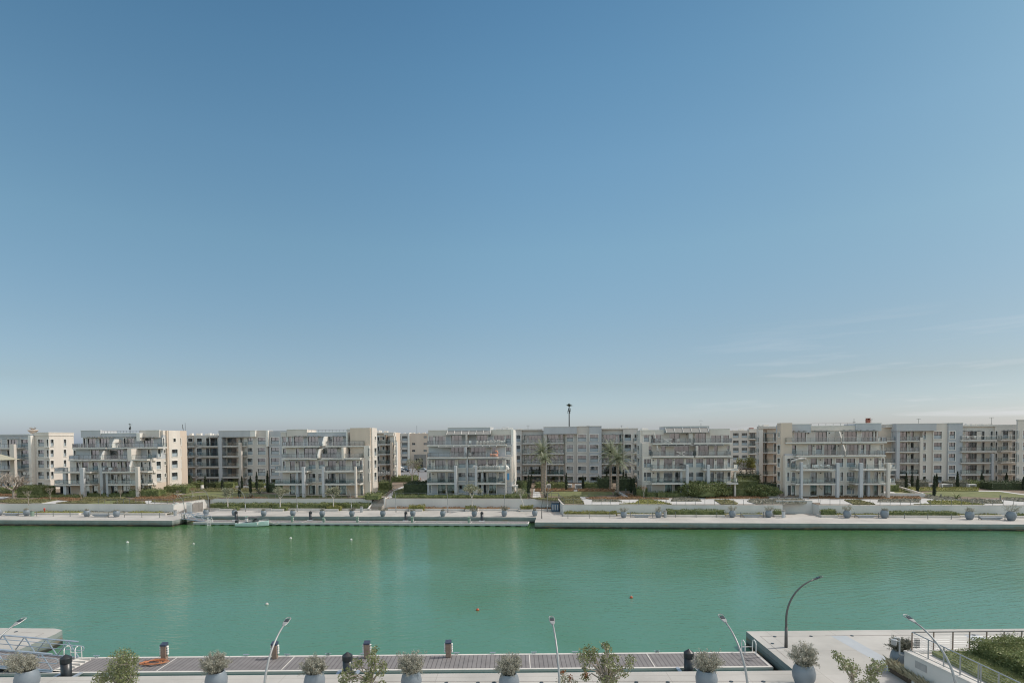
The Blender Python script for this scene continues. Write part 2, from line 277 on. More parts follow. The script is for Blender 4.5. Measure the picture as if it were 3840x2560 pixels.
# ------------------------------------------------------------------ object helpers
ORG = {}
def props(o, label=None, cat=None, group=None, kind=None):
    if label: o['label'] = label
    if cat: o['category'] = cat
    if group: o['group'] = group
    if kind: o['kind'] = kind
    return o
def thing(name, label, cat, org, frame='b', group=None):
    o = bpy.data.objects.new(name, None); COL.objects.link(o); o.empty_display_size = .3
    place(o, org, frame); ORG[o.name] = (tuple(org), frame)
    return props(o, label, cat, group)
def place(o, org, frame, rz=0):
    if frame == 'b': o.location = W(*org); o.rotation_euler = (0, 0, -TH+rz)
    else: o.location = org; o.rotation_euler = (0, 0, rz)
class MB:
    def __init__(s): s.v = []; s.f = []
    def quad(s, a, b, c, d): n = len(s.v); s.v += [a, b, c, d]; s.f.append((n, n+1, n+2, n+3))
    def poly(s, pts): n = len(s.v); s.v += list(pts); s.f.append(tuple(range(n, n+len(pts))))
    def box(s, x0, x1, y0, y1, z0, z1):
        if x0 > x1: x0, x1 = x1, x0
        if y0 > y1: y0, y1 = y1, y0
        n = len(s.v); s.v += [(x, y, z) for z in (z0, z1) for (x, y) in ((x0, y0), (x1, y0), (x1, y1), (x0, y1))]
        s.f += [(n, n+3, n+2, n+1), (n+4, n+5, n+6, n+7), (n, n+1, n+5, n+4), (n+1, n+2, n+6, n+5), (n+2, n+3, n+7, n+6), (n+3, n, n+4, n+7)]
        return s
    def bbox(s, x0, x1, y0, y1, z0, z1, b=.03):   # chamfered box (top & vertical edges)
        if x0 > x1: x0, x1 = x1, x0
        if y0 > y1: y0, y1 = y1, y0
        def ring(i, z):
            return [(x0+b, y0+i, z), (x1-b, y0+i, z), (x1-i, y0+b, z), (x1-i, y1-b, z), (x1-b, y1-i, z), (x0+b, y1-i, z), (x0+i, y1-b, z), (x0+i, y0+b, z)]
        rs = [ring(0, z0), ring(0, z1-b), [(x0+b, y0+b, z1), (x1-b, y0+b, z1), (x1-b, y0+b, z1), (x1-b, y1-b, z1), (x1-b, y1-b, z1), (x0+b, y1-b, z1), (x0+b, y1-b, z1), (x0+b, y0+b, z1)]]
        n = len(s.v)
        for r in rs: s.v += r
        for k in range(2):
            for i in range(8):
                j = (i+1) % 8; s.f.append((n+k*8+i, n+k*8+j, n+k*8+8+j, n+k*8+8+i))
        s.f.append((n+16, n+17, n+19, n+21)); s.f.append(tuple(n+7-i for i in range(8)))
        return s
    def prism(s, pts, z0, z1, zf=None):
        n = len(s.v); k = len(pts)
        ar = sum(pts[i][0]*pts[(i+1) % k][1]-pts[(i+1) % k][0]*pts[i][1] for i in range(k))
        if ar < 0: pts = pts[::-1]
        s.v += [(p[0], p[1], z0 if not callable(z0) else z0(p)) for p in pts]+[(p[0], p[1], z1 if not callable(z1) else z1(p)) for p in pts]
        s.f.append(tuple(n+k+i for i in range(k))); s.f.append(tuple(n+k-1-i for i in range(k)))
        for i in range(k): j = (i+1) % k; s.f.append((n+i, n+j, n+k+j, n+k+i))
        return s
    def tube(s, pts, rad, seg=6, cap=True):
        pts = [Vector(p) for p in pts]; n0 = len(s.v)
        rad = rad if hasattr(rad, '__len__') else [rad]*len(pts)
        prev = None
        for i, p in enumerate(pts):
            d = (pts[min(i+1, len(pts)-1)]-pts[max(i-1, 0)]).normalized()
            a = Vector((0, 0, 1)) if abs(d.z) < .9 else Vector((1, 0, 0))
            x = d.cross(a).normalized() if prev is None else (prev-d*prev.dot(d)).normalized(); prev = x; y = d.cross(x)
            for k in range(seg):
                t = 2*math.pi*k/seg; q = p+(x*math.cos(t)+y*math.sin(t))*rad[i]; s.v.append(tuple(q))
        for i in range(len(pts)-1):
            for k in range(seg):
                j = (k+1) % seg; a = n0+i*seg; s.f.append((a+k, a+j, a+seg+j, a+seg+k))
        if cap: s.f.append(tuple(n0+seg-1-k for k in range(seg))); e = n0+(len(pts)-1)*seg; s.f.append(tuple(e+k for k in range(seg)))
        return s
    def lathe(s, prof, c=(0, 0, 0), seg=20):
        n = len(s.v)
        for r, z in prof:
            for k in range(seg): t = 2*math.pi*k/seg; s.v.append((c[0]+r*math.cos(t), c[1]+r*math.sin(t), c[2]+z))
        for i in range(len(prof)-1):
            for k in range(seg): j = (k+1) % seg; a = n+i*seg; s.f.append((a+k, a+j, a+seg+j, a+seg+k))
        if prof[-1][0] > 1e-3: e = n+(len(prof)-1)*seg; s.f.append(tuple(e+k for k in range(seg)))
        if prof[0][0] > 1e-3: s.f.append(tuple(n+seg-1-k for k in range(seg)))
        return s
    def mesh(s, name, m, org=(0, 0, 0), smooth=False):
        me = bpy.data.meshes.new(name); me.from_pydata([(a[0]-org[0], a[1]-org[1], a[2]-org[2]) for a in s.v], [], s.f)
        me.materials.append(m)
        if smooth: me.shade_smooth()
        me.update(); return me
    def part(s, name, m, root, smooth=False, label=None):
        r = root
        while r.parent: r = r.parent
        org = ORG[r.name][0]
        o = bpy.data.objects.new(name, s.mesh(name, m, org, smooth)); COL.objects.link(o); o.parent = root
        if label: o['label'] = label
        return o
    def top(s, name, m, label, cat, org, frame='b', group=None, kind=None, smooth=False):
        o = bpy.data.objects.new(name, s.mesh(name, m, org, smooth)); COL.objects.link(o); place(o, org, frame); ORG[o.name] = (tuple(org), frame)
        return props(o, label, cat, group, kind)
def clone(o, parent=None):
    c = o.copy(); COL.objects.link(c); c.parent = parent
    for ch in [x for x in bpy.data.objects if x.parent == o] if False else list(o.children): clone(ch, c)
    return c
# leaves : arrays of small quads
def leafmesh(name, pts, size, m, org=(0, 0, 0), seed=0, asp=.55, extra=None, upb=.0):
    rng = np.random.default_rng(seed); pts = np.asarray(pts, float)-np.array(org); n = len(pts)
    a = rng.normal(size=(n, 3)); a /= np.linalg.norm(a, axis=1)[:, None]
    b = rng.normal(size=(n, 3)); b[:, 2] *= (1-upb); b -= a*(a*b).sum(1)[:, None]; b /= np.linalg.norm(b, axis=1)[:, None]
    s = (size*rng.uniform(.6, 1.3, n))[:, None]
    v = np.empty((n, 4, 3)); v[:, 0] = pts-a*s*.5; v[:, 1] = pts+b*s*asp*.5; v[:, 2] = pts+a*s*.5; v[:, 3] = pts-b*s*asp*.5
    v = v.reshape(-1, 3); nf = n
    ev, ef = (extra.v, extra.f) if extra else ([], [])
    me = bpy.data.meshes.new(name)
    if extra:
        faces = [tuple(range(i*4, i*4+4)) for i in range(n)]+[tuple(x+n*4 for x in f) for f in ef]
        vv = [tuple(p) for p in v]+[(p[0]-org[0], p[1]-org[1], p[2]-org[2]) for p in ev]
        me.from_pydata(vv, [], faces)
    else:
        me.vertices.add(len(v)); me.vertices.foreach_set('co', v.ravel()); me.loops.add(n*4); me.loops.foreach_set('vertex_index', np.arange(n*4, dtype=np.int32))
        me.polygons.add(n); me.polygons.foreach_set('loop_start', np.arange(0, n*4, 4, dtype=np.int32)); me.update(calc_edges=True)
    me.materials.append(m); return me
def leafpart(name, pts, size, m, root, seed=0, asp=.55, extra=None):
    org = ORG[root.name][0]; o = bpy.data.objects.new(name, leafmesh(name, pts, size, m, org, seed, asp, extra)); COL.objects.link(o); o.parent = root; return o
def leaftop(name, pts, size, m, label, cat, org, frame='b', group=None, kind=None, seed=0, asp=.55, extra=None):
    o = bpy.data.objects.new(name, leafmesh(name, pts, size, m, org, seed, asp, extra)); COL.objects.link(o); place(o, org, frame); ORG[o.name] = (tuple(org), frame)
    return props(o, label, cat, group, kind)
def boxpts(rng, x0, x1, y0, y1, z0, z1, n, j=.12):
    # points over the surface of a box, a little uneven
    A = [(x1-x0)*(z1-z0), (x1-x0)*(z1-z0), (y1-y0)*(z1-z0), (y1-y0)*(z1-z0), (x1-x0)*(y1-y0)*1.3]; A = np.array(A)/sum(A)
    k = rng.choice(5, n, p=A); p = rng.uniform(size=(n, 3)); p[:, 0] = x0+p[:, 0]*(x1-x0); p[:, 1] = y0+p[:, 1]*(y1-y0); p[:, 2] = z0+p[:, 2]*(z1-z0)
    p[k == 0, 1] = y0; p[k == 1, 1] = y1; p[k == 2, 0] = x0; p[k == 3, 0] = x1; p[k == 4, 2] = z1
    ph = rng.uniform(0, 6, 3); wob = .5*j*(np.sin(p[:, 0]*2.1+ph[0])+np.sin(p[:, 1]*2.7+p[:, 0]*.7+ph[1]))
    p[:, 2] += np.where(k == 4, wob, wob*(p[:, 2]-z0)/(z1-z0)); p += rng.normal(size=p.shape)*j*.5
    p[:, 2] = np.maximum(p[:, 2], z0); return p
SEED = [1]
def sd(): SEED[0] += 1; return SEED[0]

# ================================================================== SETTING
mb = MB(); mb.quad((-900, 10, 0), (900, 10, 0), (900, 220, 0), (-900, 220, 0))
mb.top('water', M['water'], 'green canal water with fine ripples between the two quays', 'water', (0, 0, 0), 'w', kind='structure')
uL = U(1, 2170, 0, 1.2); uR = U(4, 690, 0, 1.2); RV = 7.0
WG = U(2, 615, 20, 2); WH = U(4, 975, 20, 2); WI = U(4, 1045, 11, 2); WF = U(1, 2190, 11, 2)
S0 = U(3, 668, 20, 2); S1 = U(3, 812, 20, 2)
far = [(-260, 0), (uL, 0), (uL, RV), (uR, RV), (uR, 0), (320, 0), (320, 24), (-260, 24)]
mb = MB(); mb.prism(far, -2, 1.19); mb.top('quay', M['quay'], 'far quay of grey concrete courses above the water', 'quay', (0, 0, 0), kind='structure')
mb = MB(); mb.prism(far, 1.192, 1.2); mb.top('promenade', M['pavefar'], 'pale paved promenade along the far quay', 'promenade', (0, 0, 0), kind='structure')
XN0, XN1, YN0, YN1 = -38.4, 19.2, 38.45, 47.0
near = [(-140, -60), (160, -60), (160, 46.9), (XN1, 46.4), (XN1, YN0), (XN0, YN0), (XN0, 47.2), (XN0-.25, 48.2), (XN0-1.2, 48.6), (-140, 54)]
mb = MB(); mb.prism(near, -2, 1.19); mb.top('quay', M['quay'], 'near quay edge dropping to the water', 'quay', (0, 0, 0), 'w', kind='structure')
mb = MB(); mb.prism(near, 1.192, 1.2); mb.top('promenade', M['pavenear'], 'pale paved near promenade beside the canal', 'promenade', (0, 0, 0), 'w', kind='structure')
WR = U(5, 2132, 11, 2); WR2 = U(6, 915, 11, 2)
gp = [(-260, 11.3), (WF-.2, 11.3), (WG-.2, 20.3), (S0-.3, 20.3), (S0-.3, 24.5), (S1+.3, 24.5), (S1+.3, 20.3), (WH+.3, 20.3), (WI+.25, 11.35), (WR-.02, 11.3), (WR-.02, 14.5), (WR2+.02, 14.5), (WR2+.02, 11.3), (320, 11.3), (320, 62), (-260, 62)]
mb = MB(); mb.prism(gp, 0.5, lambda p: gz(p[1])); mb.top('ground', M['earth'], 'planted garden ground in front of the far buildings', 'ground', (0, 0, 0), kind='structure')
mb = MB(); mb.quad((-1500, 62, gz(62)), (1500, 62, gz(62)), (1500, 3500, gz(62)), (-1500, 3500, gz(62)))
mb.top('terrain', M['ground'], 'flat dry ground reaching away behind the buildings', 'terrain', (0, 0, 0), kind='structure')

def wallpoly(pts, z0, z1, label, cap=True, th=.3):
    """retaining wall following (u,v) points, top at z1(v)"""
    t = thing('retaining_wall', label, 'wall', (pts[0][0], pts[0][1], z0))
    a = MB(); c = MB()
    for i in range(len(pts)-1):
        (xa, ya), (xb, yb) = pts[i], pts[i+1]; d = Vector((xb-xa, yb-ya, 0)).normalized(); n = Vector((-d.y, d.x, 0))
        if n.y < 0: n = -n
        q = [(xa, ya), (xb, yb), (xb+n.x*th, yb+n.y*th), (xa+n.x*th, ya+n.y*th)]
        zt = z1 if not callable(z1) else (lambda p: z1(p[1]))
        a.prism(q, z0, zt)
        e = .05; q2 = [(xa-n.x*e, ya-n.y*e), (xb-n.x*e, yb-n.y*e), (xb+n.x*(th+e), yb+n.y*(th+e)), (xa+n.x*(th+e), ya+n.y*(th+e))]
        c.prism(q2, (lambda p: zt(p)+.002) if callable(zt) else z1+.002, (lambda p: zt(p)+.05) if callable(zt) else z1+.05)
    a.part('wall_face', M['wallwhite'], t); c.part('coping', M['kerb'], t); return t
TW = 3.27
WR = U(5, 2132, 11, 2); WR2 = U(6, 915, 11, 2)
wallpoly([(-250, 11), (WF, 11)], 1.2, TW, 'long white retaining wall left of the slatted gate')
wallpoly([(WF+.02, 11.32), (WG, 20)], 1.2, lambda v: TW+.03*(v-11), 'white side wall running back from the quay corner behind the slatted gate')
wallpoly([(WG+.35, 20), (S0-.32, 20)], 1.2, 3.55, 'white retaining wall between the slatted gate and the steps')
wallpoly([(S1+.32, 20), (WH, 20)], 1.2, 3.55, 'white retaining wall right of the garden steps, under the clipped hedge')
wallpoly([(WH+.05, 19.9), (WI, 11.3)], 1.2, lambda v: TW+.03*(v-11), 'short white wall slanting forward beside the blue bin')
wallpoly([(WI, 11), (WR, 11)], 1.2, TW, 'white retaining wall below the paved garden, between the blue bin and the ramp')
wallpoly([(WR-.02, 11.32), (WR-.01, 14.18)], 1.2, TW-.02, 'short return wall at the left of the ramp opening')
wallpoly([(WR2-.01, 14.18), (WR2+.01, 11.32)], 1.2, TW-.02, 'short return wall with a handrail at the right of the ramp opening')
wallpoly([(WR, 14.2), (WR2, 14.2)], 1.2, 3.85, 'plain beige wall at the back of the ramp opening')
wallpoly([(WR2, 11), (250, 11)], 1.2, TW, 'long white retaining wall right of the ramp opening')

# sheets on the garden slope
def sheet(name, k, pts, m, label, cat, h=.02):
    q = [GG(k, x, y, h) for x, y in pts]; vm_ = lambda u: 11.4 if (u < WF-.3 or u > WI+.4) else (24.6 if S0-.5 < u < S1+.5 else (20.7 if WG < u < WH else 13))
    q = [(a[0], max(a[1], vm_(a[0])), gz(max(a[1], vm_(a[0])))+h) for a in q]
    b = MB(); b.poly(q if sum(q[i][0]*q[(i+1) % len(q)][1]-q[(i+1) % len(q)][0]*q[i][1] for i in range(len(q))) > 0 else q[::-1])
    return b.top(name, m, label, cat, q[0], kind='structure')
def inpoly(P, x, y):
    c = np.zeros(len(x), bool); n = len(P)
    for i in range(n):
        (xa, ya), (xb, yb) = P[i], P[i-1]
        if ya != yb: c ^= ((ya > y) != (yb > y)) & (x < (xb-xa)*(y-ya)/(yb-ya)+xa)
    return c
def bed(k, pts, h, m, label, cat='flower bed', dens=26, size=.26, name='planting_bed', zs=None, core='bed'):
    q = [GG(k, x, y, h*.5) for x, y in pts] if zs is None else [GU(k, x, y, zs+h*.5) for x, y in pts]
    if zs is None: q = [(a[0], max(a[1], 11.75 if (a[0] < WF-.3 or a[0] > WI+.4) else (20.6 if WG < a[0] < WH else 12.5)), a[2]) for a in q]
    P = [(a[0], a[1]) for a in q]
    x0 = min(p[0] for p in P); x1 = max(p[0] for p in P); y0 = min(p[1] for p in P); y1 = max(p[1] for p in P)
    rng = np.random.default_rng(sd()); area = abs(sum(P[i][0]*P[i-1][1]-P[i-1][0]*P[i][1] for i in range(len(P))))/2
    n = int(min(9000, max(120, area*dens))); tot = max(n*3, int(n*(x1-x0)*(y1-y0)/max(area, .1)*1.1)); tot = min(tot, 60000)
    x = rng.uniform(x0, x1, tot); y = rng.uniform(y0, y1, tot); ok = inpoly(P, x, y); x = x[ok][:n]; y = y[ok][:n]
    g = 3.3+SL*(np.minimum(y, 62)-11) if zs is None else np.full(len(x), zs)
    ph = rng.uniform(0, 6, 4); hh = h*(.62+.2*np.sin(x*1.3+ph[0])*np.sin(y*1.1+ph[1])+.14*np.sin(x*3.1+ph[2]))
    z = g+hh*rng.uniform(.25, 1.15, len(x))
    ex = MB(); gg = (lambda p: gz(p[1])-.05) if zs is None else zs-.02
    ex.prism(P, gg, (lambda p: gz(p[1])+h*.35) if zs is None else zs+h*.35)
    return leaftop(name, np.stack([x, y, z], 1), size, m, label, cat, (P[0][0], P[0][1], q[0][2]), kind='stuff', seed=sd(), extra=ex)
def hedge(k, x0, x1, yb, yt, depth, m, label, name='hedge', dens=32, size=.24, v=None, cat='hedge', z0=None, group=None, j=.16):
    if v is None: u0, v, z = GG(k, (x0+x1)/2, yb) if z0 is None else GU(k, (x0+x1)/2, yb, z0)
    else: z = gz(v) if z0 is None else z0
    u0 = U(k, x0, v, z+.5); u1 = U(k, x1, v, z+.5); zt = ZV(k, (x0+x1)/2, yt, v)
    zt = max(zt, z+.25)
    rng = np.random.default_rng(sd()); A = 2*(u1-u0)*(zt-z)+2*depth*(zt-z)+(u1-u0)*depth; n = int(min(14000, A*dens))
    pts = boxpts(rng, u0, u1, v, v+depth, z, zt, n, j); c = MB(); i = .12
    c.box(u0+i, u1-i, v+i, v+depth-i, z-.1, zt-.14)
    return leaftop(name, pts, size, m, label, cat, ((u0+u1)/2, v+depth/2, z), seed=sd(), extra=c, group=group)
def bush(uvz, rx, ry, h, m, label, name='bush', n=900, size=.22, cat='bush', group=None, frame='b', core=True):
    rng = np.random.default_rng(sd()); p = rng.normal(size=(n, 3)); p /= np.linalg.norm(p, axis=1)[:, None]
    ph = rng.uniform(0, 6, 3); rr = rng.uniform(.62, 1, n)**.5*(.9+.13*np.sin(p[:, 0]*5+ph[0])*np.sin(p[:, 2]*6+ph[1]))+.05*rng.normal(size=n)
    p *= rr[:, None]; p[:, 2] = np.maximum(p[:, 2], -.7); P = np.stack([uvz[0]+p[:, 0]*rx, uvz[1]+p[:, 1]*ry, uvz[2]+h*.45+p[:, 2]*h*.6], 1)
    ex = None
    if core: ex = MB(); ex.lathe([(.02, 0), (.5*rx, h*.08), (.52*rx, h*.4), (.34*rx, h*.62), (.02, h*.72)], uvz, 12)
    return leaftop(name, P, size, m, label, cat, uvz, frame, group=group, seed=sd(), extra=ex)

# ================================================================== BUILDINGS
LV = [3.9, 6.85, 9.95, 12.95, 15.9]; RF = 18.95
HD = {'w': (.35, 2.28), 'd': (.04, 2.32), 's': (1.3, 2.2), 'n': (.35, 2.28), 'g': (.04, 2.32)}
WC = {}
def winmeshes(w_, h, kind, var):
    key = (round(w_*5)/5, round(h, 1), kind, var)
    if key in WC: return WC[key]
    w2 = w_/2; t = .06; fr = MB(); pn = MB(); cu = MB(); su = MB(); lo = MB()
    # frame: local x along, y outward is -y, z from 0
    fr.box(-w2, -w2+t, -.04, .04, 0, h); fr.box(w2-t, w2, -.04, .04, 0, h); fr.box(-w2+t, w2-t, -.04, .04, 0, t); fr.box(-w2+t, w2-t, -.04, .04, h-t, h)
    rng = random.Random(hash(key) & 0xffff)
    if kind in 'wn':
        zm = h*.5; fr.box(-w2+t, w2-t, -.045, .045, zm-.05, zm+.05)
        lo.quad((-w2+t, -.01, t), (w2-t, -.01, t), (w2-t, -.01, zm-.05), (-w2+t, -.01, zm-.05))
        pn.quad((-w2+t, .0, zm+.05), (w2-t, .0, zm+.05), (w2-t, .0, h-t), (-w2+t, .0, h-t))
        if kind == 'w': fr.box(-.035, .035, -.05, .05, zm+.05, h-t)
    else:
        pn.quad((-w2+t, 0, t), (w2-t, 0, t), (w2-t, 0, h-t), (-w2+t, 0, h-t))
        nm = max(0, round(w_/1.0)-1) if kind == 'd' else 0
        for i in range(nm): x = -w2+w_*(i+1)/(nm+1); fr.box(x-.035, x+.035, -.05, .05, t, h-t)
    # curtains: wavy strips behind the pane
    spans = {0: [(-1, -.45), (.45, 1)], 1: [(-.15, .6)], 2: [(-1, .1)], 3: [(.0, 1)], 4: [(-1, 1)], 5: [(-.95, -.7), (.2, .75)], 6: [(-.6, 0.0)]}[var]
    for a, b in spans:
        x0, x1 = a*(w2-.08), b*(w2-.08); n = max(3, int((x1-x0)/.09))
        for i in range(n):
            xa = x0+(x1-x0)*i/n; xb = x0+(x1-x0)*(i+1)/n; ya = .16+(.05 if i % 2 else 0); yb = .16+(0 if i % 2 else .05)
            cu.quad((xa, ya, .05), (xb, yb, .05), (xb, yb, h-.05), (xa, ya, h-.05))
    bl = MB()
    if var in (2, 3, 6): 
        z0b = h*.52; nb = int((h-t-z0b)/.09)
        for i in range(nb): bl.box(-w2+t+.01, w2-t-.01, .09, .115, z0b+i*.09, z0b+i*.09+.075)
    s = .15; o = -.27
    su.box(-w2-s, -w2+.002, o, -.16, -s if kind in 'wns' else 0, h+s); su.box(w2-.002, w2+s, o, -.16, -s if kind in 'wns' else 0, h+s)
    su.box(-w2+.002, w2-.002, o, -.16, h-.002, h+s)
    if kind in 'wns': su.box(-w2+.002, w2-.002, o-.03, -.16, -s, 0.002)
    r = {'frame': fr.mesh('window', M['frame']), 'pane': pn.mesh('pane', M['glass']), 'curtain': cu.mesh('curtain', M['curtain']), 'surround': su.mesh('surround', M['trim']),
         'lower': lo.mesh('lower_pane', M['frost']) if lo.v else None, 'blind': bl.mesh('blind', M['blind']) if bl.v else None}
    WC[key] = r; return r
RND = random.Random(7)
def win(root, side, pos, a0, a1, z, kind, far_=False, shut=False):
    h0, h1 = HD[kind]; w_ = max(.5, round((a1-a0)*5)/5); h = h1-h0; c = (a0+a1)/2
    org = ORG[root.name][0]; var = RND.choice([0, 0, 1, 2, 3, 4, 5, 5, 6])
    ms = winmeshes(w_, h, kind, var)
    o = bpy.data.objects.new('window', ms['frame']); COL.objects.link(o); o.parent = root
    ins = .2
    if side == 'f': o.location = (c-org[0], pos+ins-org[1], z+h0-org[2])
    elif side == 'r': o.location = (pos-ins-org[0], c-org[1], z+h0-org[2]); o.rotation_euler = (0, 0, math.pi/2)
    else: o.location = (pos+ins-org[0], c-org[1], z+h0-org[2]); o.rotation_euler = (0, 0, -math.pi/2)
    def sub(n, me):
        q = bpy.data.objects.new(n, me); COL.objects.link(q); q.parent = o
    if shut:
        k = ('sh', w_, round(h, 1))
        if k not in WC:
            b = MB(); nn = int(h/.12)
            for i in range(nn): b.box(-w_/2, w_/2, -.06, .05, i*.12, i*.12+.1)
            WC[k] = b.mesh('shutter', M['shutter'])
        sub('shutter', WC[k])
    else:
        if ms['lower']: sub('lower_pane', ms['lower'])
        sub('pane', ms['pane']); sub('curtain', ms['curtain'])
        if ms['blind']: sub('blind', ms['blind'])
    if not far_: sub('surround', ms['surround'])
    return (c-w_/2, c+w_/2, z+h0, z+h1)
def face(mbb, side, pos, a0, a1, z0, z1, holes, dp=.26):
    hs = [(max(a0+.05, h[0]), min(a1-.05, h[1]), max(z0, h[2]), min(z1, h[3])) for h in holes if h[1] > a0+.1 and h[0] < a1-.1]
    A = sorted({a0, a1, *[h[0] for h in hs], *[h[1] for h in hs]}); Z = sorted({z0, z1, *[h[2] for h in hs], *[h[3] for h in hs]})
    def P(a, z, d=0):
        return (a, pos+d, z) if side == 'f' else ((pos-d, a, z) if side == 'r' else (pos+d, a, z))
    flip = side == 'l'
    def q(*p): mbb.quad(*(p[::-1] if flip else p))
    for i in range(len(A)-1):
        for j in range(len(Z)-1):
            ca = (A[i]+A[i+1])/2; cz = (Z[j]+Z[j+1])/2
            if any(h[0] < ca < h[1] and h[2] < cz < h[3] for h in hs): continue
            q(P(A[i], Z[j]), P(A[i+1], Z[j]), P(A[i+1], Z[j+1]), P(A[i], Z[j+1]))
    for h in hs:
        a, b, c, d = h
        q(P(a, c), P(a, d), P(a, d, dp), P(a, c, dp)); q(P(b, c, dp), P(b, d, dp), P(b, d), P(b, c))
        q(P(a, d, dp), P(a, d), P(b, d), P(b, d, dp)); q(P(a, c), P(a, c, dp), P(b, c, dp), P(b, c))
def conv(k, wins): return [(wn if len(wn) == 4 else (k, *wn)) for wn in wins]
def mass(root, m, u0, u1, v0, v1, z0, z1, z=None, front=(), right=(), left=(), k=1, name='wall', top=True, far_=False, shut=(), label=None):
    """box of one storey or section with window openings cut; windows given as crop columns"""
    b = MB(); hf, hr, hl = [], [], []
    for (kk, xa, xb, kd) in conv(k, front):
        a = U(kk, xa, v0, (z or z0)+1.3); c = U(kk, xb, v0, (z or z0)+1.3)
        sh = kd == 'x'; hf.append(win(root, 'f', v0, max(a, u0+.2), min(c, u1-.2), z if z is not None else z0, 'd' if sh else kd, far_, sh))
    for (kk, xa, xb, kd) in conv(k, right):
        a = V(kk, xa, u1, (z or z0)+1.3); c = V(kk, xb, u1, (z or z0)+1.3); a, c = min(a, c), max(a, c)
        hr.append(win(root, 'r', u1, max(a, v0+.2), min(c, v1-.2), z if z is not None else z0, kd, far_))
    for (kk, xa, xb, kd) in conv(k, left):
        a = V(kk, xa, u0, (z or z0)+1.3); c = V(kk, xb, u0, (z or z0)+1.3); a, c = min(a, c), max(a, c)
        hl.append(win(root, 'l', u0, max(a, v0+.2), min(c, v1-.2), z if z is not None else z0, kd, far_))
    face(b, 'f', v0, u0, u1, z0, z1, hf); face(b, 'r', u1, v0, v1, z0, z1, hr); face(b, 'l', u0, v0, v1, z0, z1, hl)
    b.quad((u1, v1, z0), (u0, v1, z0), (u0, v1, z1), (u1, v1, z1))
    if top: b.quad((u0, v0, z1), (u1, v0, z1), (u1, v1, z1), (u0, v1, z1))
    return b.part(name, M[m], root, label=label)
def ubox(root, name, m, u0, u1, v0, v1, z0, z1, cap=False):
    b = MB(); b.bbox(u0, u1, v0, v1, z0, z1, .02)
    o = b.part(name, M[m], root)
    if cap: c = MB(); c.box(u0-.06, u1+.06, v0-.06, v1+.06, z1+.003, z1+.12); c.part('coping', M['trim'], o)
    return o
def rail(mr, mg, pts, z, hgt=1.05, step=1.25, glass=True):
    for i in range(len(pts)-1):
        (xa, ya), (xb, yb) = pts[i], pts[i+1]; L_ = math.hypot(xb-xa, yb-ya)
        if L_ < .15: continue
        n = max(1, round(L_/step)); r_ = .03
        mr.tube([(xa, ya, z+hgt), (xb, yb, z+hgt)], .032, 4)
        for j in range(n+1):
            x = xa+(xb-xa)*j/n; y = ya+(yb-ya)*j/n; mr.box(x-.025, x+.025, y-.025, y+.025, z, z+hgt-.03)
        if glass:
            dx, dy = (xb-xa)/L_*.06, (yb-ya)/L_*.06
            mg.quad((xa+dx, ya+dy, z+.08), (xb-dx, yb-dy, z+.08), (xb-dx, yb-dy, z+hgt-.12), (xa+dx, ya+dy, z+hgt-.12))
def balc(root, k, xl, xr, lv, vf, vb, ends='lr', slab=True, th=.34, uu=None, full=True):
    z = lv; u0, u1 = uu if uu else (U(k, xl, vf, z), U(k, xr, vf, z))
    if slab:
        b = MB(); b.bbox(u0, u1, vf, vb, z-th, z, .02); o = b.part('balcony', M['slab'], root)
    else: o = root
    mr, mg = MB(), MB(); e = .1; pts = [(u0+e, vf+e), (u1-e, vf+e)]
    if 'l' in ends: pts = [(u0+e, vb-.02)]+pts
    if 'r' in ends: pts = pts+[(u1-e, vb-.02)]
    rail(mr, mg, pts, z+.003)
    ro = mr.part('railing', M['rail'], o)
    if slab: mg.part('glass_panel', M['railglass'], o)
    else: mg.part('glass_panel', M['railglass'], ro)
    return u0, u1
def canopy(root, k, xl, xr, y, v, out=1.4, name='awning', slats=True):
    z = ZV(k, (xl+xr)/2, y, v-out); u0, u1 = U(k, xl, v-out, z), U(k, xr, v-out, z); b = MB()
    n = max(4, int((u1-u0)/.28))
    b.box(u0, u1, v-out, v-out+.08, z-.06, z+.06); b.box(u0, u1, v-.1, v-.02, z-.06, z+.06)
    for i in range(n): x = u0+(u1-u0-.08)*i/(n-1); b.box(x, x+.08, v-out+.08, v-.1, z-.05, z+.03)
    for i in range(3): x = u0+(u1-u0)*(.12+.38*i); b.box(x-.15, x+.15, v-.6, v-.2, z+.06, z+.2)
    return b.part(name, M['awn'], root)
def slopecan(root, k, xl, xr, v, z0, z1, out=1.5, nb=7):
    u0, u1 = U(k, xl, v-out, z0), U(k, xr, v-out, z0); b = MB(); o = None
    b.quad((u0, v-out, z0), (u1, v-out, z0), (u1, v-.02, z1), (u0, v-.02, z1)); b.quad((u0, v-.02, z1-.06), (u1, v-.02, z1-.06), (u1, v-out, z0-.06), (u0, v-out, z0-.06)); b.box(u0, u1, v-out-.06, v-out-.002, z0-.1, z0+.02)
    o = b.part('awning', M['awn'], root); c = MB()
    for i in range(nb):
        x = u0+(u1-u0-.12)*i/(nb-1)+.06
        c.tube([(x, v-out-.04, z0+.07), (x, v-.1, z1+.10)], .05, 4)
    c.part('bracket', M['white'], o); return o
def fin(root, u, v0, v1, zb, z_front, z_back, th=.35, name='divider_wall', m='trim'):
    b = MB(); n = len(b.v); pr = [(v0, zb), (v1, zb), (v1, z_back), (v0+(v1-v0)*.35, z_back), (v0, z_front)]
    b.v += [(u, p[0], p[1]) for p in pr]+[(u+th, p[0], p[1]) for p in pr]; k = len(pr)
    b.f += [tuple(range(k)), tuple(range(2*k-1, k-1, -1))]+[(i, i+k, (i+1) % k+k, (i+1) % k) for i in range(k)]
    return b.part(name, M[m], root)
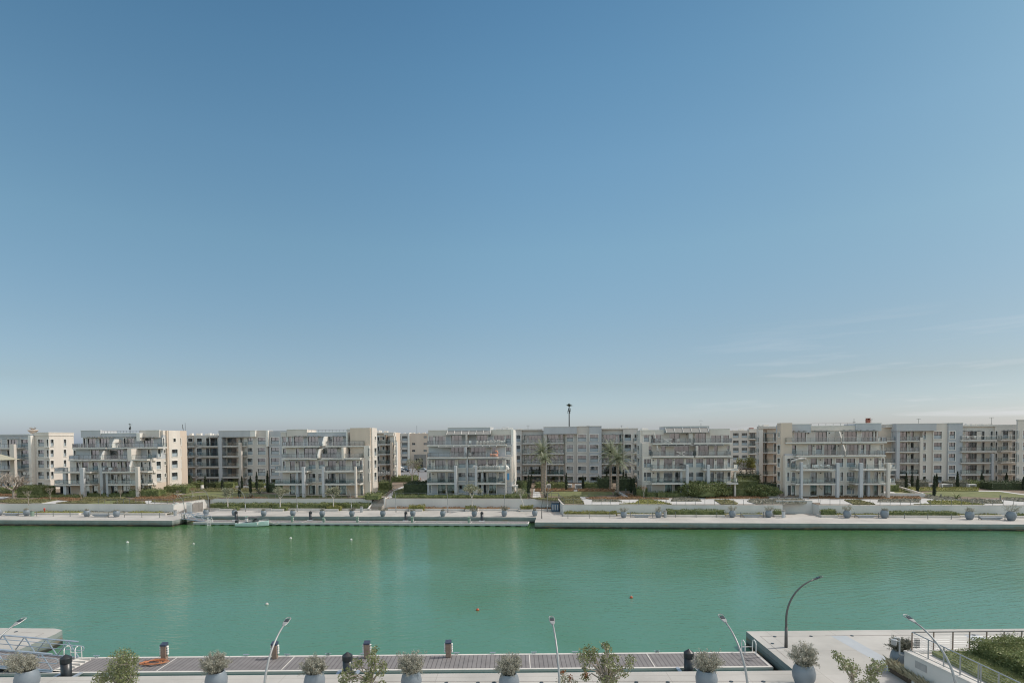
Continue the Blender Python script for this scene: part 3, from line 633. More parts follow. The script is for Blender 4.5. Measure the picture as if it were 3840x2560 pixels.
def parapet(root, k, x0, x1, y0, y1, v, out=.5, m='grey', back=5, name='parapet', cap=True):
    vf = v-out; z1 = ZV(k, (x0+x1)/2, y0, vf); z0 = ZV(k, (x0+x1)/2, y1, vf)
    u0, u1 = U(k, x0, vf, z1), U(k, x1, vf, z1)
    b = MB(); b.bbox(u0, u1, vf, v+back, z0, z1, .02); o = b.part(name, M[m], root)
    if cap: c = MB(); c.box(u0-.07, u1+.07, vf-.07, vf+.35, z1+.003, z1+.12); c.part('coping', M['trim'], o)
    return o
def pillar(root, k, x0, x1, y0, v, zb=3.2, m='grey', d=.8):
    z1 = ZV(k, x0, y0, v); u0, u1 = U(k, x0, v, 10), U(k, x1, v, 10); b = MB(); b.bbox(u0, u1, v, v+d, zb, z1, .03); return b.part('pillar', M[m], root)
def walllamps(root, k, xs, v, z):
    for x in xs: u = U(k, x, v, z); b = MB(); b.box(u-.1, u+.1, v-.16, v-.01, z, z+.28); b.part('wall_lamp', M['frame'], root)
def tops(root, u0, u1, v0, v1, z, n=8, seed=0):
    r = random.Random(seed)
    b = MB()
    for i in range(n):
        u = r.uniform(u0, u1-1.5); v = r.uniform(v0, v1); b.box(u, u+r.uniform(.6, 1.6), v, v+.8, z, z+r.uniform(.25, .7))
    return b.part('roof_unit', M['trim'], root)

# ---- terrace house at the left
def terrace_house_left():
    V0 = 25.4; VF = 22.8; ur = U(1, 1912, V0, 12)
    vb = V(1, 2092, ur, 12); vc = V(1, 2110, ur, 12); vd = V(1, 2256, ur, 12); ve = V(1, 2300, ur, 12)
    ul = U(1, 892, V0, 5)
    t = thing('apartment_building', 'stepped beige terrace block at far left with wooden chairs on a balcony', 'apartment building', (ul, V0, 3.4), group='stepped terrace blocks')
    F = {0: [(1062, 1128, 'd'), (1165, 1232, 'd'), (1292, 1328, 'd'), (1402, 1482, 'd'), (1540, 1640, 'd'), (1780, 1815, 'd'), (1880, 1905, 'n')],
         1: [(962, 998, 'd'), (1072, 1124, 'd'), (1165, 1240, 'w'), (1290, 1326, 'n'), (1400, 1486, 'd'), (1530, 1640, 'd'), (1780, 1815, 'd'), (1880, 1906, 'n')],
         2: [(962, 1000, 'd'), (1036, 1116, 'd'), (1165, 1240, 'w'), (1280, 1352, 'w'), (1395, 1480, 'd'), (1522, 1560, 'd'), (1580, 1645, 'd'), (1775, 1812, 'd'), (1875, 1905, 'n')]}
    S = {0: [], 1: [(1975, 2030, 'w'), (2074, 2089, 's')], 2: [(1970, 2025, 'w'), (2071, 2086, 's')], 3: [(1968, 2024, 'w'), (2068, 2084, 's')], 4: [(2012, 2055, 'n')]}
    for f in range(3): mass(t, 'mid' if f else 'tan', ul, ur, V0, vb, 3.2 if f == 0 else LV[f], LV[f+1], LV[f], front=F[f], right=S[f])
    v3 = 27.5; u3 = U(1, 925, v3, 14); mass(t, 'grey', u3, ur, v3, vb, LV[3], LV[4], LV[3], front=[(930, 956, 'n'), (1148, 1248, 'd'), (1388, 1552, 'd'), (1695, 1735, 'd'), (1866, 1900, 'n')], right=S[3])
    v4 = 29.6; u4 = U(1, 1045, v4, 17); mass(t, 'grey', u4, ur+.1, v4, vb, LV[4], RF, LV[4], front=[(1048, 1080, 'd'), (1104, 1206, 'd'), (1254, 1372, 'd'), (1562, 1686, 'd'), (1815, 1930, 'd')], right=S[4])
    # solid bands hiding the terrace edges
    for (x0, x1, f, vf) in ((898, 1620, 3, 24.2), (1655, 1862, 3, 23.6), (860, 1240, 2.9, 23.8)): pass
    balc(t, 1, 680, 1132, LV[1], VF, V0, 'lr'); balc(t, 1, 680, 1132, LV[2], VF, V0, 'lr')
    balc(t, 1, 1358, 1712, LV[1], VF, V0, 'lr'); balc(t, 1, 1284, 1712, LV[2], VF, V0, 'lr')
    balc(t, 1, 1735, 1865, LV[1], VF+.8, V0, 'lr'); balc(t, 1, 1735, 1862, LV[2], VF+.8, V0, 'lr')
    balc(t, 1, 862, 1600, LV[3], 24.3, v3, 'lr'); balc(t, 1, 1655, 1852, LV[3], 24.3, v3, 'lr')
    balc(t, 1, 905, 1330, LV[4], 26.2, v4, 'l'); balc(t, 1, 1345, 1990, LV[4], 26.2, v4, 'r')
    for a in ((985, 1265, 182, 300), (1755, 2006, 180, 280)): pass
    parapet(t, 1, 1016, 1264, 182, 268, v4, .5); parapet(t, 1, 1264, 1757, 217, 262, v4, .3, 'grey'); parapet(t, 1, 1757, 2006, 180, 268, v4, .5, 'mid')
    parapet(t, 1, 1716, 1760, 212, 312, v4, 1.8, 'trim', 1.5, 'divider_wall', False)
    z20 = 20.15; ubox(t, 'parapet', 'cream', ur-.4, ur+.1, v4, vb, RF+.01, z20)
    ubox(t, 'pilaster', 'tan', ur+.1, ur+.45, vb, vc, 3.4, z20)
    for f in range(5): mass(t, 'cream', ur-4, ur+.55, vc, vd, 3.3 if f == 0 else LV[f], LV[f+1] if f < 4 else z20, LV[f], right=[(1, 2183 if f == 4 else 2166, 2215 if f == 4 else 2236, 's' if f == 4 else 'w')] if f else [], top=f == 4)
    for f in range(5): mass(t, 'tan', ur-4, ur, vd, ve+2, 3.3 if f == 0 else LV[f], LV[f+1] if f < 4 else z20, LV[f], right=[(1, 2261, 2280, 'n')] if f else [], top=f == 4)
    pillar(t, 1, 1003, 1050, 650, VF-.5); pillar(t, 1, 786, 824, 646, VF+.3, m='grey'); pillar(t, 1, 1700, 1738, 640, VF-.5, m='mid'); pillar(t, 1, 1252, 1290, 648, VF+1); pillar(t, 1, 1328, 1356, 715, VF+.6)
    u = U(1, 1405, 26.6, 16); fin(t, u, 26.4, v4, LV[4], LV[4]+.5, LV[4]+2.1, .3); fin(t, U(1, 1262, 24.6, 13), 24.6, v3, LV[3], LV[3]+.5, LV[3]+2.1, .3)
    ubox(t, 'divider_wall', 'cream', U(1, 1605, 24.2, 13), U(1, 1658, 24.2, 13), 24.2, v3, 12.4, LV[4]-.4); fin(t, U(1, 1615, 23, 10), 23.2, V0, LV[2], LV[2]+1.2, LV[3]-.4, .35)
    for a in ((1060, 1230, 268), (1250, 1385, 268), (1520, 1690, 268), (1770, 1940, 268)): canopy(t, 1, *a, v4-.5, 1.2)
    canopy(t, 1, 1070, 1555, 415, v3, 1.5); canopy(t, 1, 890, 1125, 566, 24.6, 1.2); canopy(t, 1, 1320, 1610, 568, 24.6, 1.2)
    walllamps(t, 1, (1512, 1780), v4, 17.8); walllamps(t, 1, (1358, 1672), v3, 14.8); walllamps(t, 1, (1005, 1498, 1835), V0, 11.8); walllamps(t, 1, (1498, 1835), V0, 8.7)
    mr, mg = MB(), MB(); rail(mr, mg, [(U(1, 1270, v4, 19), v4+.2), (U(1, 1750, v4, 19), v4+.2)], ZV(1, 1500, 212, v4), .55, .9, False); mr.part('roof_railing', M['rail'], t)
    # corner bay
    for f in (1, 2, 3): ubox(t, 'bay', 'cream', ur-.02, ur+.35, V0+.2, V(1, 1960, ur, 10), LV[f]-.5, LV[f]+.2)
    return t
TL = terrace_house_left()

# ---- second terrace house
def terrace_house_second():
    V0 = 25.6; VF = 22.9; ur = U(3, 612, V0, 12); vb = V(3, 636, ur, 12); vd = V(3, 722, ur+.4, 12)
    ul = U(2, 1545, V0, 8)
    t = thing('apartment_building', 'stepped beige terrace block left of the garden steps, round wall emblem on its top floor', 'apartment building', (ul, V0, 3.4), group='stepped terrace blocks')
    F = {0: [(2, 1636, 1706, 'd'), (2, 1748, 1784, 'd'), (2, 1876, 1960, 'd'), (2, 2000, 2036, 'd'), (2, 2118, 2220, 'd'), (3, 238, 332, 'd'), (3, 512, 556, 'd')],
         1: [(2, 1638, 1706, 'd'), (2, 1746, 1782, 'd'), (2, 1878, 1962, 'w'), (2, 1998, 2036, 'n'), (2, 2116, 2218, 'd'), (3, 236, 328, 'd'), (3, 508, 556, 'n')],
         2: [(2, 1552, 1582, 'n'), (2, 1634, 1706, 'd'), (2, 1744, 1838, 'd'), (2, 1874, 1960, 'w'), (2, 1996, 2080, 'w'), (2, 2116, 2216, 'd'), (3, 234, 326, 'd'), (3, 410, 456, 'd'), (3, 506, 556, 'n')]}
    S = {0: [(3, 590, 610, 'n')], 1: [(3, 585, 611, 'n')], 2: [(3, 583, 609, 'n')], 3: [(3, 582, 608, 'n')]}
    for f in range(3): mass(t, 'mid' if f else 'tan', ul, ur-1.4, V0, vb+3, 3.2 if f == 0 else LV[f], LV[f+1], LV[f], front=F[f])
    for f in range(4): mass(t, 'cream', ur-1.4, ur, V0+.8, vb, 3.2 if f == 0 else LV[f], LV[f+1], LV[f], right=[(3, 640 - 40, 625, 'n')] if f else [])
    v3 = 27.6; u3 = U(2, 1538, v3, 14); mass(t, 'mid', u3, ur-.2, v3, vd-.1, LV[3], LV[4], LV[3], front=[(2, 1542, 1590, 'n'), (2, 1714, 1750, 'd'), (2, 1814, 1966, 'd'), (2, 2052, 2232, 'd'), (3, 332, 380, 'd'), (3, 503, 550, 'n')])
    v4 = 29.8; u4 = U(2, 1532, v4, 17); mass(t, 'grey', u4, ur-.2, v4, vd-.1, LV[4], RF, LV[4], front=[(2, 1540, 1592, 'd'), (2, 1618, 1656, 'd'), (2, 1688, 1802, 'd'), (2, 1862, 1992, 'd'), (2, 2178, 2304, 'd'), (3, 396, 520, 'd'), (3, 544, 592, 'n')])
    balc(t, 2, 1445, 1856, LV[1], VF, V0); balc(t, 2, 1445, 1856, LV[2], VF, V0)
    u0 = U(2, 2064, VF, 8); balc(t, 3, 0, 0, LV[1], VF, V0, uu=(u0, U(3, 436, VF, 8))); balc(t, 3, 0, 0, LV[2], VF, V0, uu=(u0, U(3, 434, VF, 11)))
    balc(t, 3, 450, 508, LV[1], VF+.6, V0+.8); balc(t, 3, 450, 502, LV[2], VF+.6, V0+.8)
    balc(t, 2, 1530, 1972, LV[3], 24.4, v3); balc(t, 3, 0, 0, LV[3], 24.4, v3, uu=(U(2, 2030, 24.4, 13), U(3, 504, 24.4, 13)))
    balc(t, 2, 1535, 2010, LV[4], 26.4, v4, 'l'); balc(t, 3, 0, 0, LV[4], 26.4, v4, 'r', uu=(U(2, 2086, 26.4, 16), U(3, 556, 26.4, 16)))
    parapet(t, 2, 1594, 1852, 170, 252, v4, .5, 'mid'); parapet(t, 2, 1520, 1592, 205, 260, v4, .2, 'mid', name='parapet')
    u_a = U(2, 1852, v4-.3, 19); u_b = U(3, 336, v4-.3, 19); ubox(t, 'parapet', 'grey', u_a, u_b, v4-.3, v4+5, 18.2, ZV(3, 100, 205, v4-.3), True)
    parapet(t, 3, 338, 612, 165, 250, v4, .5, 'mid')
    parapet(t, 3, 326, 346, 200, 378, v4, 2.2, 'trim', .3, 'divider_wall', False)
    for f in range(5): mass(t, 'tan' if f else 'tan', ur-5, ur, vb, V(3, 640, ur, 12)+.2, 3.3 if f == 0 else LV[f], LV[f+1] if f < 4 else 20.2, LV[f], top=f == 4)
    va = V(3, 640, ur, 12)+.2
    for f in range(5): mass(t, 'cream', ur-5, ur+.4, va, vd, 3.3 if f == 0 else LV[f], LV[f+1] if f < 4 else 20.2, LV[f], right=[(3, 690, 704, 's') if f == 4 else (3, 684, 710, 'w')] if f else [], top=f == 4)
    pillar(t, 2, 1783, 1818, 640, VF-.5); pillar(t, 2, 1708, 1740, 705, VF+.6); pillar(t, 2, 2038, 2066, 642, VF-.3); pillar(t, 3, 432, 452, 634, VF-.5, m='mid')
    fin(t, U(2, 2045, 26.6, 16), 26.4, v4, LV[4], LV[4]+.6, LV[4]+2.3, .32); fin(t, U(2, 1985, 24.8, 13), 24.6, v3, LV[3], LV[3]+.6, LV[3]+2.2, .32)
    ubox(t, 'divider_wall', 'cream', U(3, 272, 24.3, 13), U(3, 300, 24.3, 13), 24.3, v3, 12.5, LV[4]-.4)
    for a in ((2, 1668, 1810, 256), (2, 1845, 1998, 256), (2, 2150, 2312, 256), (3, 380, 530, 253)): canopy(t, *a, v4-.4, 1.2)
    canopy(t, 2, 1780, 1995, 407, v3, 1.4); canopy(t, 2, 2040, 2235, 407, v3, 1.4); canopy(t, 2, 1570, 1845, 563, 24.8, 1.3); canopy(t, 3, 60, 330, 560, 24.8, 1.3)
    walllamps(t, 3, (366,), v4, 17.8); walllamps(t, 3, (318,), v3, 14.9); walllamps(t, 2, (1720, 2228), V0, 11.8); walllamps(t, 3, (478,), V0, 11.8)
    mr, mg = MB(), MB(); rail(mr, mg, [(U(2, 1860, v4, 19), v4+.3), (U(3, 332, v4, 19), v4+.3)], ZV(3, 150, 200, v4), .55, .9, False); mr.part('roof_railing', M['rail'], t)
    # round wrought emblem on the top-floor wall
    b = MB(); uc = U(2, 2127, v4, 17); zc = 17.15
    for r_ in (.78, .55, .3): b.tube([(uc+r_*math.cos(a*math.pi/12), v4-.07, zc+r_*math.sin(a*math.pi/12)) for a in range(25)], .045, 4)
    for a in range(6): x = a*math.pi/3+.3; b.tube([(uc+.3*math.cos(x), v4-.07, zc+.3*math.sin(x)), (uc+.78*math.cos(x), v4-.07, zc+.78*math.sin(x))], .04, 4)
    b.tube([(uc-.2, v4-.07, zc+.78), (uc, v4-.07, zc+1.0), (uc+.2, v4-.07, zc+.78)], .04, 4)
    b.part('wall_emblem', M['frame'], t)
    return t
TS = terrace_house_second()

# ---- wing at the far left edge
def wing_far_left():
    v = 38.0; ur = U(1, 626, v, 12); vb = V(1, 938, ur, 12)
    t = thing('apartment_building', 'beige apartment wing at the left edge behind the big bare tree', 'apartment building', (U(1, 100, v, 8), v, 3.8), group='recessed apartment wings')
    ul = U(1, -160, v, 8); xs = U(1, 448, v, 10)
    for f in range(5):
        zb = 3.3 if f == 0 else LV[f]; zt = LV[f+1] if f < 4 else 19.2
        mass(t, 'grey', ul, xs, v+.6, vb, zb, zt, LV[f], front=[(1, -60, 16, 'w'), (1, 96, 216, 'd'), (1, 270, 374, 'w')], top=f == 4)
        mass(t, 'cream', xs, ur, v, vb, zb, zt, LV[f], front=[(1, 480, 556, 'w'), (1, 590, 622, 'w')] if f else [(1, 480, 556, 'w')], right=[(1, 632, 676, 'n'), (1, 803, 833, 'n')] if f else [], top=f == 4)
        if f: balc(t, 1, -120, 226, LV[f], v-1.6, v+.6, 'r')
        if f: ubox(t, 'bay_sill', 'trim', U(1, 576, v, 10), ur+.25, v-.35, v-.02, LV[f]-.02, LV[f]+.35)
    pillar(t, 1, 128, 184, 352, v-3.2, m='mid'); ubox(t, 'divider_wall', 'trim', U(1, 412, v, 12), U(1, 446, v, 12), v-1.2, v-.02, 3.4, 19.3)
    ubox(t, 'parapet', 'cream', xs+.1, ur+.12, v-.15, vb, 19.21, ZV(1, 600, 207, v), True); ubox(t, 'parapet', 'grey', ul, xs, v+.3, v+1, 19.21, ZV(1, 300, 230, v), True)
    tops(t, ul, xs, v+4, v+10, 19.21, 9, 3)
    canopy(t, 1, 30, 240, 285, v, 1.2)
    return t
wing_far_left()
# ---- wing between the two left terrace houses
def wing_left_centre():
    v = 50.0; a = U(2, 250, v, 12)
    t = thing('apartment_building', 'recessed beige wing between the two left terrace houses, deep framed balconies in its middle', 'apartment building', (U(2, 750, v, 8), v, 4.4), group='recessed apartment wings')
    s = [U(2, x, v, 10) for x in (250, 440, 742, 782, 1078, 1372, 1385, 1660)]
    for f in range(5):
        zb = 4.0 if f == 0 else LV[f]; zt = LV[f+1] if f < 4 else 19.05; tp = f == 4; hi = 20.15 if f == 4 else zt
        mass(t, 'tan', s[0], s[1], v+1, v+14, zb, zt, LV[f], front=[(2, 297, 322, 'd'), (2, 355, 412, 's' if f == 4 else 'n')], top=tp)
        mass(t, 'mid', s[1], s[2], v, v+14, zb, zt, LV[f], front=[(2, 462, 530, 'w'), (2, 582, 622, 'd'), (2, 632, 736, 'd')], top=tp)
        mass(t, 'cream', s[2], s[4], v+.8, v+14, zb, zt, LV[f], front=[(2, 850, 988, 'd'), (2, 1015, 1045, 'd')], top=tp)
        mass(t, 'mid', s[4], s[5], v-.6, v+14, zb, hi, LV[f], front=[(2, 1100, 1170, 'w'), (2, 1230, 1332, 'w')], top=tp)
        mass(t, 'grey', s[6], s[7], v-.2, v+14, zb, hi if f < 4 else 20.1, LV[f], front=[(2, 1400, 1500, 'w')], top=tp)
        if f:
            balc(t, 2, 290, 428, LV[f], v-.8, v+1); balc(t, 2, 480, 745, LV[f], v-1.1, v); balc(t, 2, 786, 1078, LV[f], v-1.6, v+.8, 'r')
    z0 = ZV(2, 950, 268, v-1.4); z1 = ZV(2, 950, 185, v-1.4)
    ubox(t, 'header_beam', 'grey', U(2, 738, v-1.4, 19), U(2, 1135, v-1.4, 19), v-1.4, v+8, 18.4, 20.2, True)
    ubox(t, 'divider_wall', 'trim', U(2, 1135, v-1.4, 19)+.003, U(2, 1200, v-1.4, 19), v-1.4, v-.6, 18.4, 20.2, True)
    ubox(t, 'pillar', 'grey', U(2, 738, v-1.4, 12), U(2, 782, v-1.4, 12), v-1.4, v+.79, 3.8, 18.39)
    ubox(t, 'parapet', 'mid', s[4]+.01, s[5], v-.61, v+3, 20.16, 20.3, False); ubox(t, 'divider_wall', 'trim', s[5]-.15, s[6]+.1, v-1, v-.21, 15.6, 20.3)
    pillar(t, 2, 994, 1020, 335, v-2.4, m='mid'); pillar(t, 2, 1008, 1026, 440, v-3.0, m='mid')
    canopy(t, 2, 290, 395, 270, v-.2, 1); canopy(t, 2, 582, 740, 267, v-.2, 1)
    tops(t, s[0], s[2], v+3, v+10, 19.06, 9, 5)
    u = U(2, 215, v, 20); b = MB(); b.tube([(u, v+3, 19), (u, v+3, 21.3)], .06, 4); b.tube([(u-.3, v+3, 21), (u-.35, v+3, 22.4)], .09, 4); b.tube([(u+.5, v+3, 20), (u+.5, v+3, 22.8)], .06, 4); b.part('antenna', M['frame'], t)
wing_left_centre()
# ---- side wing right of the second house
def wing_side():
    v = 58.0
    t = thing('apartment_building', 'narrow sunlit tan wing of stacked balconies behind the garden steps', 'apartment building', (U(3, 850, v, 8), v, 4.5), group='recessed apartment wings')
    a, b_, c, d = (U(3, x, v, 10) for x in (560, 826, 884, 938))
    for f in range(5):
        zb = 4.0 if f == 0 else LV[f]+.1; zt = LV[f+1]+.1 if f < 4 else 19.5; tp = f == 4
        mass(t, 'tan', a, b_, v+.6, v+16, zb, zt, LV[f]+.1, front=[(3, 728, 745, 'd'), (3, 790, 812, 's')], top=tp)
        mass(t, 'tan', b_, c, v+1.6, v+9, zb, zt, LV[f]+.1, front=[(3, 836, 856, 'd')], top=tp)
        mass(t, 'cream', c, d, v, v+2.2, zb, zt, LV[f]+.1, right=[(3, 944, 952, 'n')] if f else [], top=tp)
        if f: balc(t, 3, 728, 830, LV[f]+.1, v-1.0, v+.6); balc(t, 3, 834, 886, LV[f]+.1, v-.4, v+1.6); balc(t, 3, 920, 962, LV[f]+.1, v-.8, v-.02)
    pillar(t, 3, 886, 916, 330, v-1.2, m='tan'); pillar(t, 3, 962, 972, 325, v-1.2, m='trim')
    ubox(t, 'parapet', 'cream', a, U(3, 800, v, 19), v+.2, v+1.2, 19.51, ZV(3, 760, 215, v), True); ubox(t, 'parapet', 'cream', U(3, 858, v, 19), d, v-.6, v+1, 18.4, ZV(3, 900, 212, v-.6), True); ubox(t, 'divider_wall', 'trim', U(3, 800, v, 19)+.1, U(3, 858, v, 19)-.1, v-.2, v+1, 18.7, ZV(3, 830, 212, v), True)
    canopy(t, 3, 722, 800, 262, v, .8); tops(t, a, c, v+4, v+10, 19.52, 6, 8)
wing_side()
# ---- block across the street
def block_street():
    v = 138.0; z0 = 3.9
    L2 = [4.6, 7.55, 10.6, 13.6, 16.6]
    t = thing('apartment_building', 'distant beige block across the parking street with a dark stone entrance portal', 'apartment building', (U(3, 1140, v, 8), v, 4.8), group='recessed apartment wings')
    s = [U(3, x, v, 10) for x in (860, 1022, 1122, 1142, 1420)]
    for f in range(5):
        zb = 4.2 if f == 0 else L2[f]; zt = L2[f+1] if f < 4 else 20.0; tp = f == 4
        mass(t, 'mid', s[0], s[1], v+.8, v+14, zb, zt, L2[f], front=[(3, 970, 1012, 'd')], far_=True, top=tp)
        mass(t, 'mid', s[1], s[2], v, v+14, zb, zt, L2[f], front=[(3, 1034, 1101, 'w')], far_=True, top=tp)
        mass(t, 'tan', s[3], s[4], v-1, v+14, zb, zt, L2[f], front=([(3, 1160, 1200, 's')] if f in (3, 2) else [])+([(3, 1306, 1345, 's')] if f > 1 else []), far_=True, top=tp)
        if f: balc(t, 3, 935, 1018, L2[f], v-1, v+.8, '')
    ubox(t, 'pilaster', 'trim', s[2]+.05, s[3]-.05, v-1.4, v+2, 4.2, 20.3)
    ubox(t, 'entrance_portal', 'stone', U(3, 1186, v-3, 8), U(3, 1205, v-3, 8), v-3, v-1.02, 4.2, ZV(3, 1250, 482, v-3)); ubox(t, 'entrance_portal', 'stone', U(3, 1296, v-3, 8), U(3, 1342, v-3, 8), v-3, v-1.02, 4.2, ZV(3, 1250, 482, v-3)); ubox(t, 'entrance_portal', 'stone', U(3, 1206, v-3, 8), U(3, 1295, v-3, 8), v-3, v-1.02, ZV(3, 1250, 532, v-3), ZV(3, 1250, 482, v-3))
    ubox(t, 'entrance_glazing', 'lens', U(3, 1206, v-2, 8), U(3, 1295, v-2, 8), v-2, v-1.02, ZV(3, 1250, 606, v-3), ZV(3, 1250, 533, v-3)); ubox(t, 'entrance_door', 'frame', U(3, 1222, v-2, 8), U(3, 1280, v-2, 8), v-1.8, v-1.02, 4.2, ZV(3, 1250, 612, v-3))
    tops(t, s[0], s[4], v+3, v+9, 20.01, 14, 11)
    u = U(3, 1198, v, 20); b = MB(); b.tube([(u, v+3, 20), (u, v+3, 23.5)], .06, 4); b.part('antenna', M['frame'], t)
block_street()
# ---- centre terrace house (lean-to canopies)
def terrace_house_centre():
    V0 = 27.2; VF = 24.3; ul = U(3, 1346, V0, 12); ur = U(4, 398, V0, 12)
    t = thing('apartment_building', 'stepped terrace block in the middle, an orange float on one balcony', 'apartment building', ((ul+ur)/2, V0, 3.4), group='stepped terrace blocks')
    vb = V0+15
    F = {0: [(3, 1382, 1400, 'n'), (3, 1484, 1584, 'd'), (3, 1606, 1694, 'd'), (3, 1744, 1836, 'w'), (3, 1868, 1925, 'd'), (3, 1988, 2030, 'd'), (3, 2058, 2098, 'd'), (3, 2124, 2222, 'd')],
         1: [(3, 1380, 1400, 'n'), (3, 1478, 1582, 'd'), (3, 1606, 1692, 'd'), (3, 1742, 1836, 'w'), (3, 1866, 1950, 'w'), (3, 1986, 2028, 'd'), (3, 2056, 2098, 'd'), (3, 2122, 2222, 'd'), (3, 2252, 2304, 'n')],
         2: [(3, 1368, 1400, 'n'), (3, 1450, 1584, 'd'), (3, 1606, 1702, 'd'), (3, 1742, 1836, 'w'), (3, 1866, 1956, 'w'), (3, 1984, 2096, 'd'), (3, 2118, 2220, 'd'), (3, 2246, 2300, 'n'), (4, 328, 376, 'w')]}
    for f in range(3):
        mass(t, 'mid' if f else 'grey', ul, ur, V0, vb, 3.2 if f == 0 else LV[f], LV[f+1], LV[f], front=F[f])
    v3 = 29.2; mass(t, 'grey', ul, ur, v3, vb, LV[3], LV[4], LV[3], front=[(3, 1648, 1836, 'd'), (3, 1896, 2088, 'd'), (3, 2166, 2224, 'd'), (4, 328, 386, 'w')])
    v4 = 31.2; mass(t, 'grey', U(3, 1362, v4, 17), ur, v4, vb, LV[4], RF, LV[4], front=[(3, 1370, 1430, 'd'), (3, 1450, 1580, 'd'), (3, 1652, 1786, 'd'), (3, 1974, 2108, 'd'), (3, 2192, 2326, 'd'), (4, 328, 385, 'w')])
    balc(t, 3, 1345, 1702, LV[1], VF, V0); balc(t, 3, 1345, 1702, LV[2], VF, V0); balc(t, 3, 1982, 2342, LV[2], VF, V0); balc(t, 3, 1982, 2232, LV[1], VF, V0, '')
    balc(t, 3, 2232, 2336, LV[1], VF, V0); balc(t, 3, 1350, 1842, LV[3], 26, v3); balc(t, 3, 1860, 2240, LV[3], 26, v3, 'l'); balc(t, 3, 1346, 2345, LV[4], 28, v4)
    parapet(t, 3, 1364, 1606, 180, 250, v4, .3, 'mid'); z1 = ZV(3, 1870, 146, v4-.4)
    ubox(t, 'parapet', 'grey', U(3, 1610, v4-.4, 19), U(3, 2146, v4-.4, 19), v4-.4, v4+6, 18.3, z1, True); slopecan(t, 3, 1592, 2146, v4-.42, 18.35, 19.3, 1.5, 7)
    parapet(t, 4, 140, 392, 376, 440, v4, .3, 'cream'); ubox(t, 'parapet', 'trim', U(4, 393, v4, 19), U(4, 424, v4, 19), v4-.8, v4+6, 3.4, ZV(4, 400, 372, v4))
    slopecan(t, 3, 1487, 1866, v3, LV[4]-.55, LV[4]-.15, 1.9, 5); slopecan(t, 3, 1870, 2226, v3, LV[4]-.55, LV[4]-.15, 1.9, 5)
    canopy(t, 3, 1350, 1728, 543, V0, 1.8); canopy(t, 3, 1955, 2335, 541, V0, 2.2, 'pergola')
    ubox(t, 'divider_wall', 'mid', U(3, 1850, v4, 17), U(3, 1874, v4, 17), v4-2, v4-.01, LV[4]+.01, 18.3); ubox(t, 'divider_wall', 'grey', U(3, 1840, v3, 14), U(3, 1866, v3, 14), v3-2.4, v3-.01, LV[3]+.01, 15.3)
    pillar(t, 3, 1690, 1720, 625, VF-.5); pillar(t, 3, 1950, 1978, 625, VF-.5, m='grey'); pillar(t, 3, 2030, 2056, 690, VF+.8, m='grey'); pillar(t, 3, 1845, 1866, 520, V0-.5, m='grey', d=.49)
    pillar(t, 3, 2330, 2345, 560, VF+.1, m='cream', d=.4)
    walllamps(t, 3, (1438, 2140), v4, 17.8); walllamps(t, 3, (1425,), V0, 11.7); walllamps(t, 3, (1425,), V0, 8.7); tops(t, ul, ur, v4+5, vb-2, RF+.01, 9, 14)
    tops(t, U(4, 150, v4, 19), ur, v4+7, vb-2, 19.6, 6, 17)
    return t
TCN = terrace_house_centre()
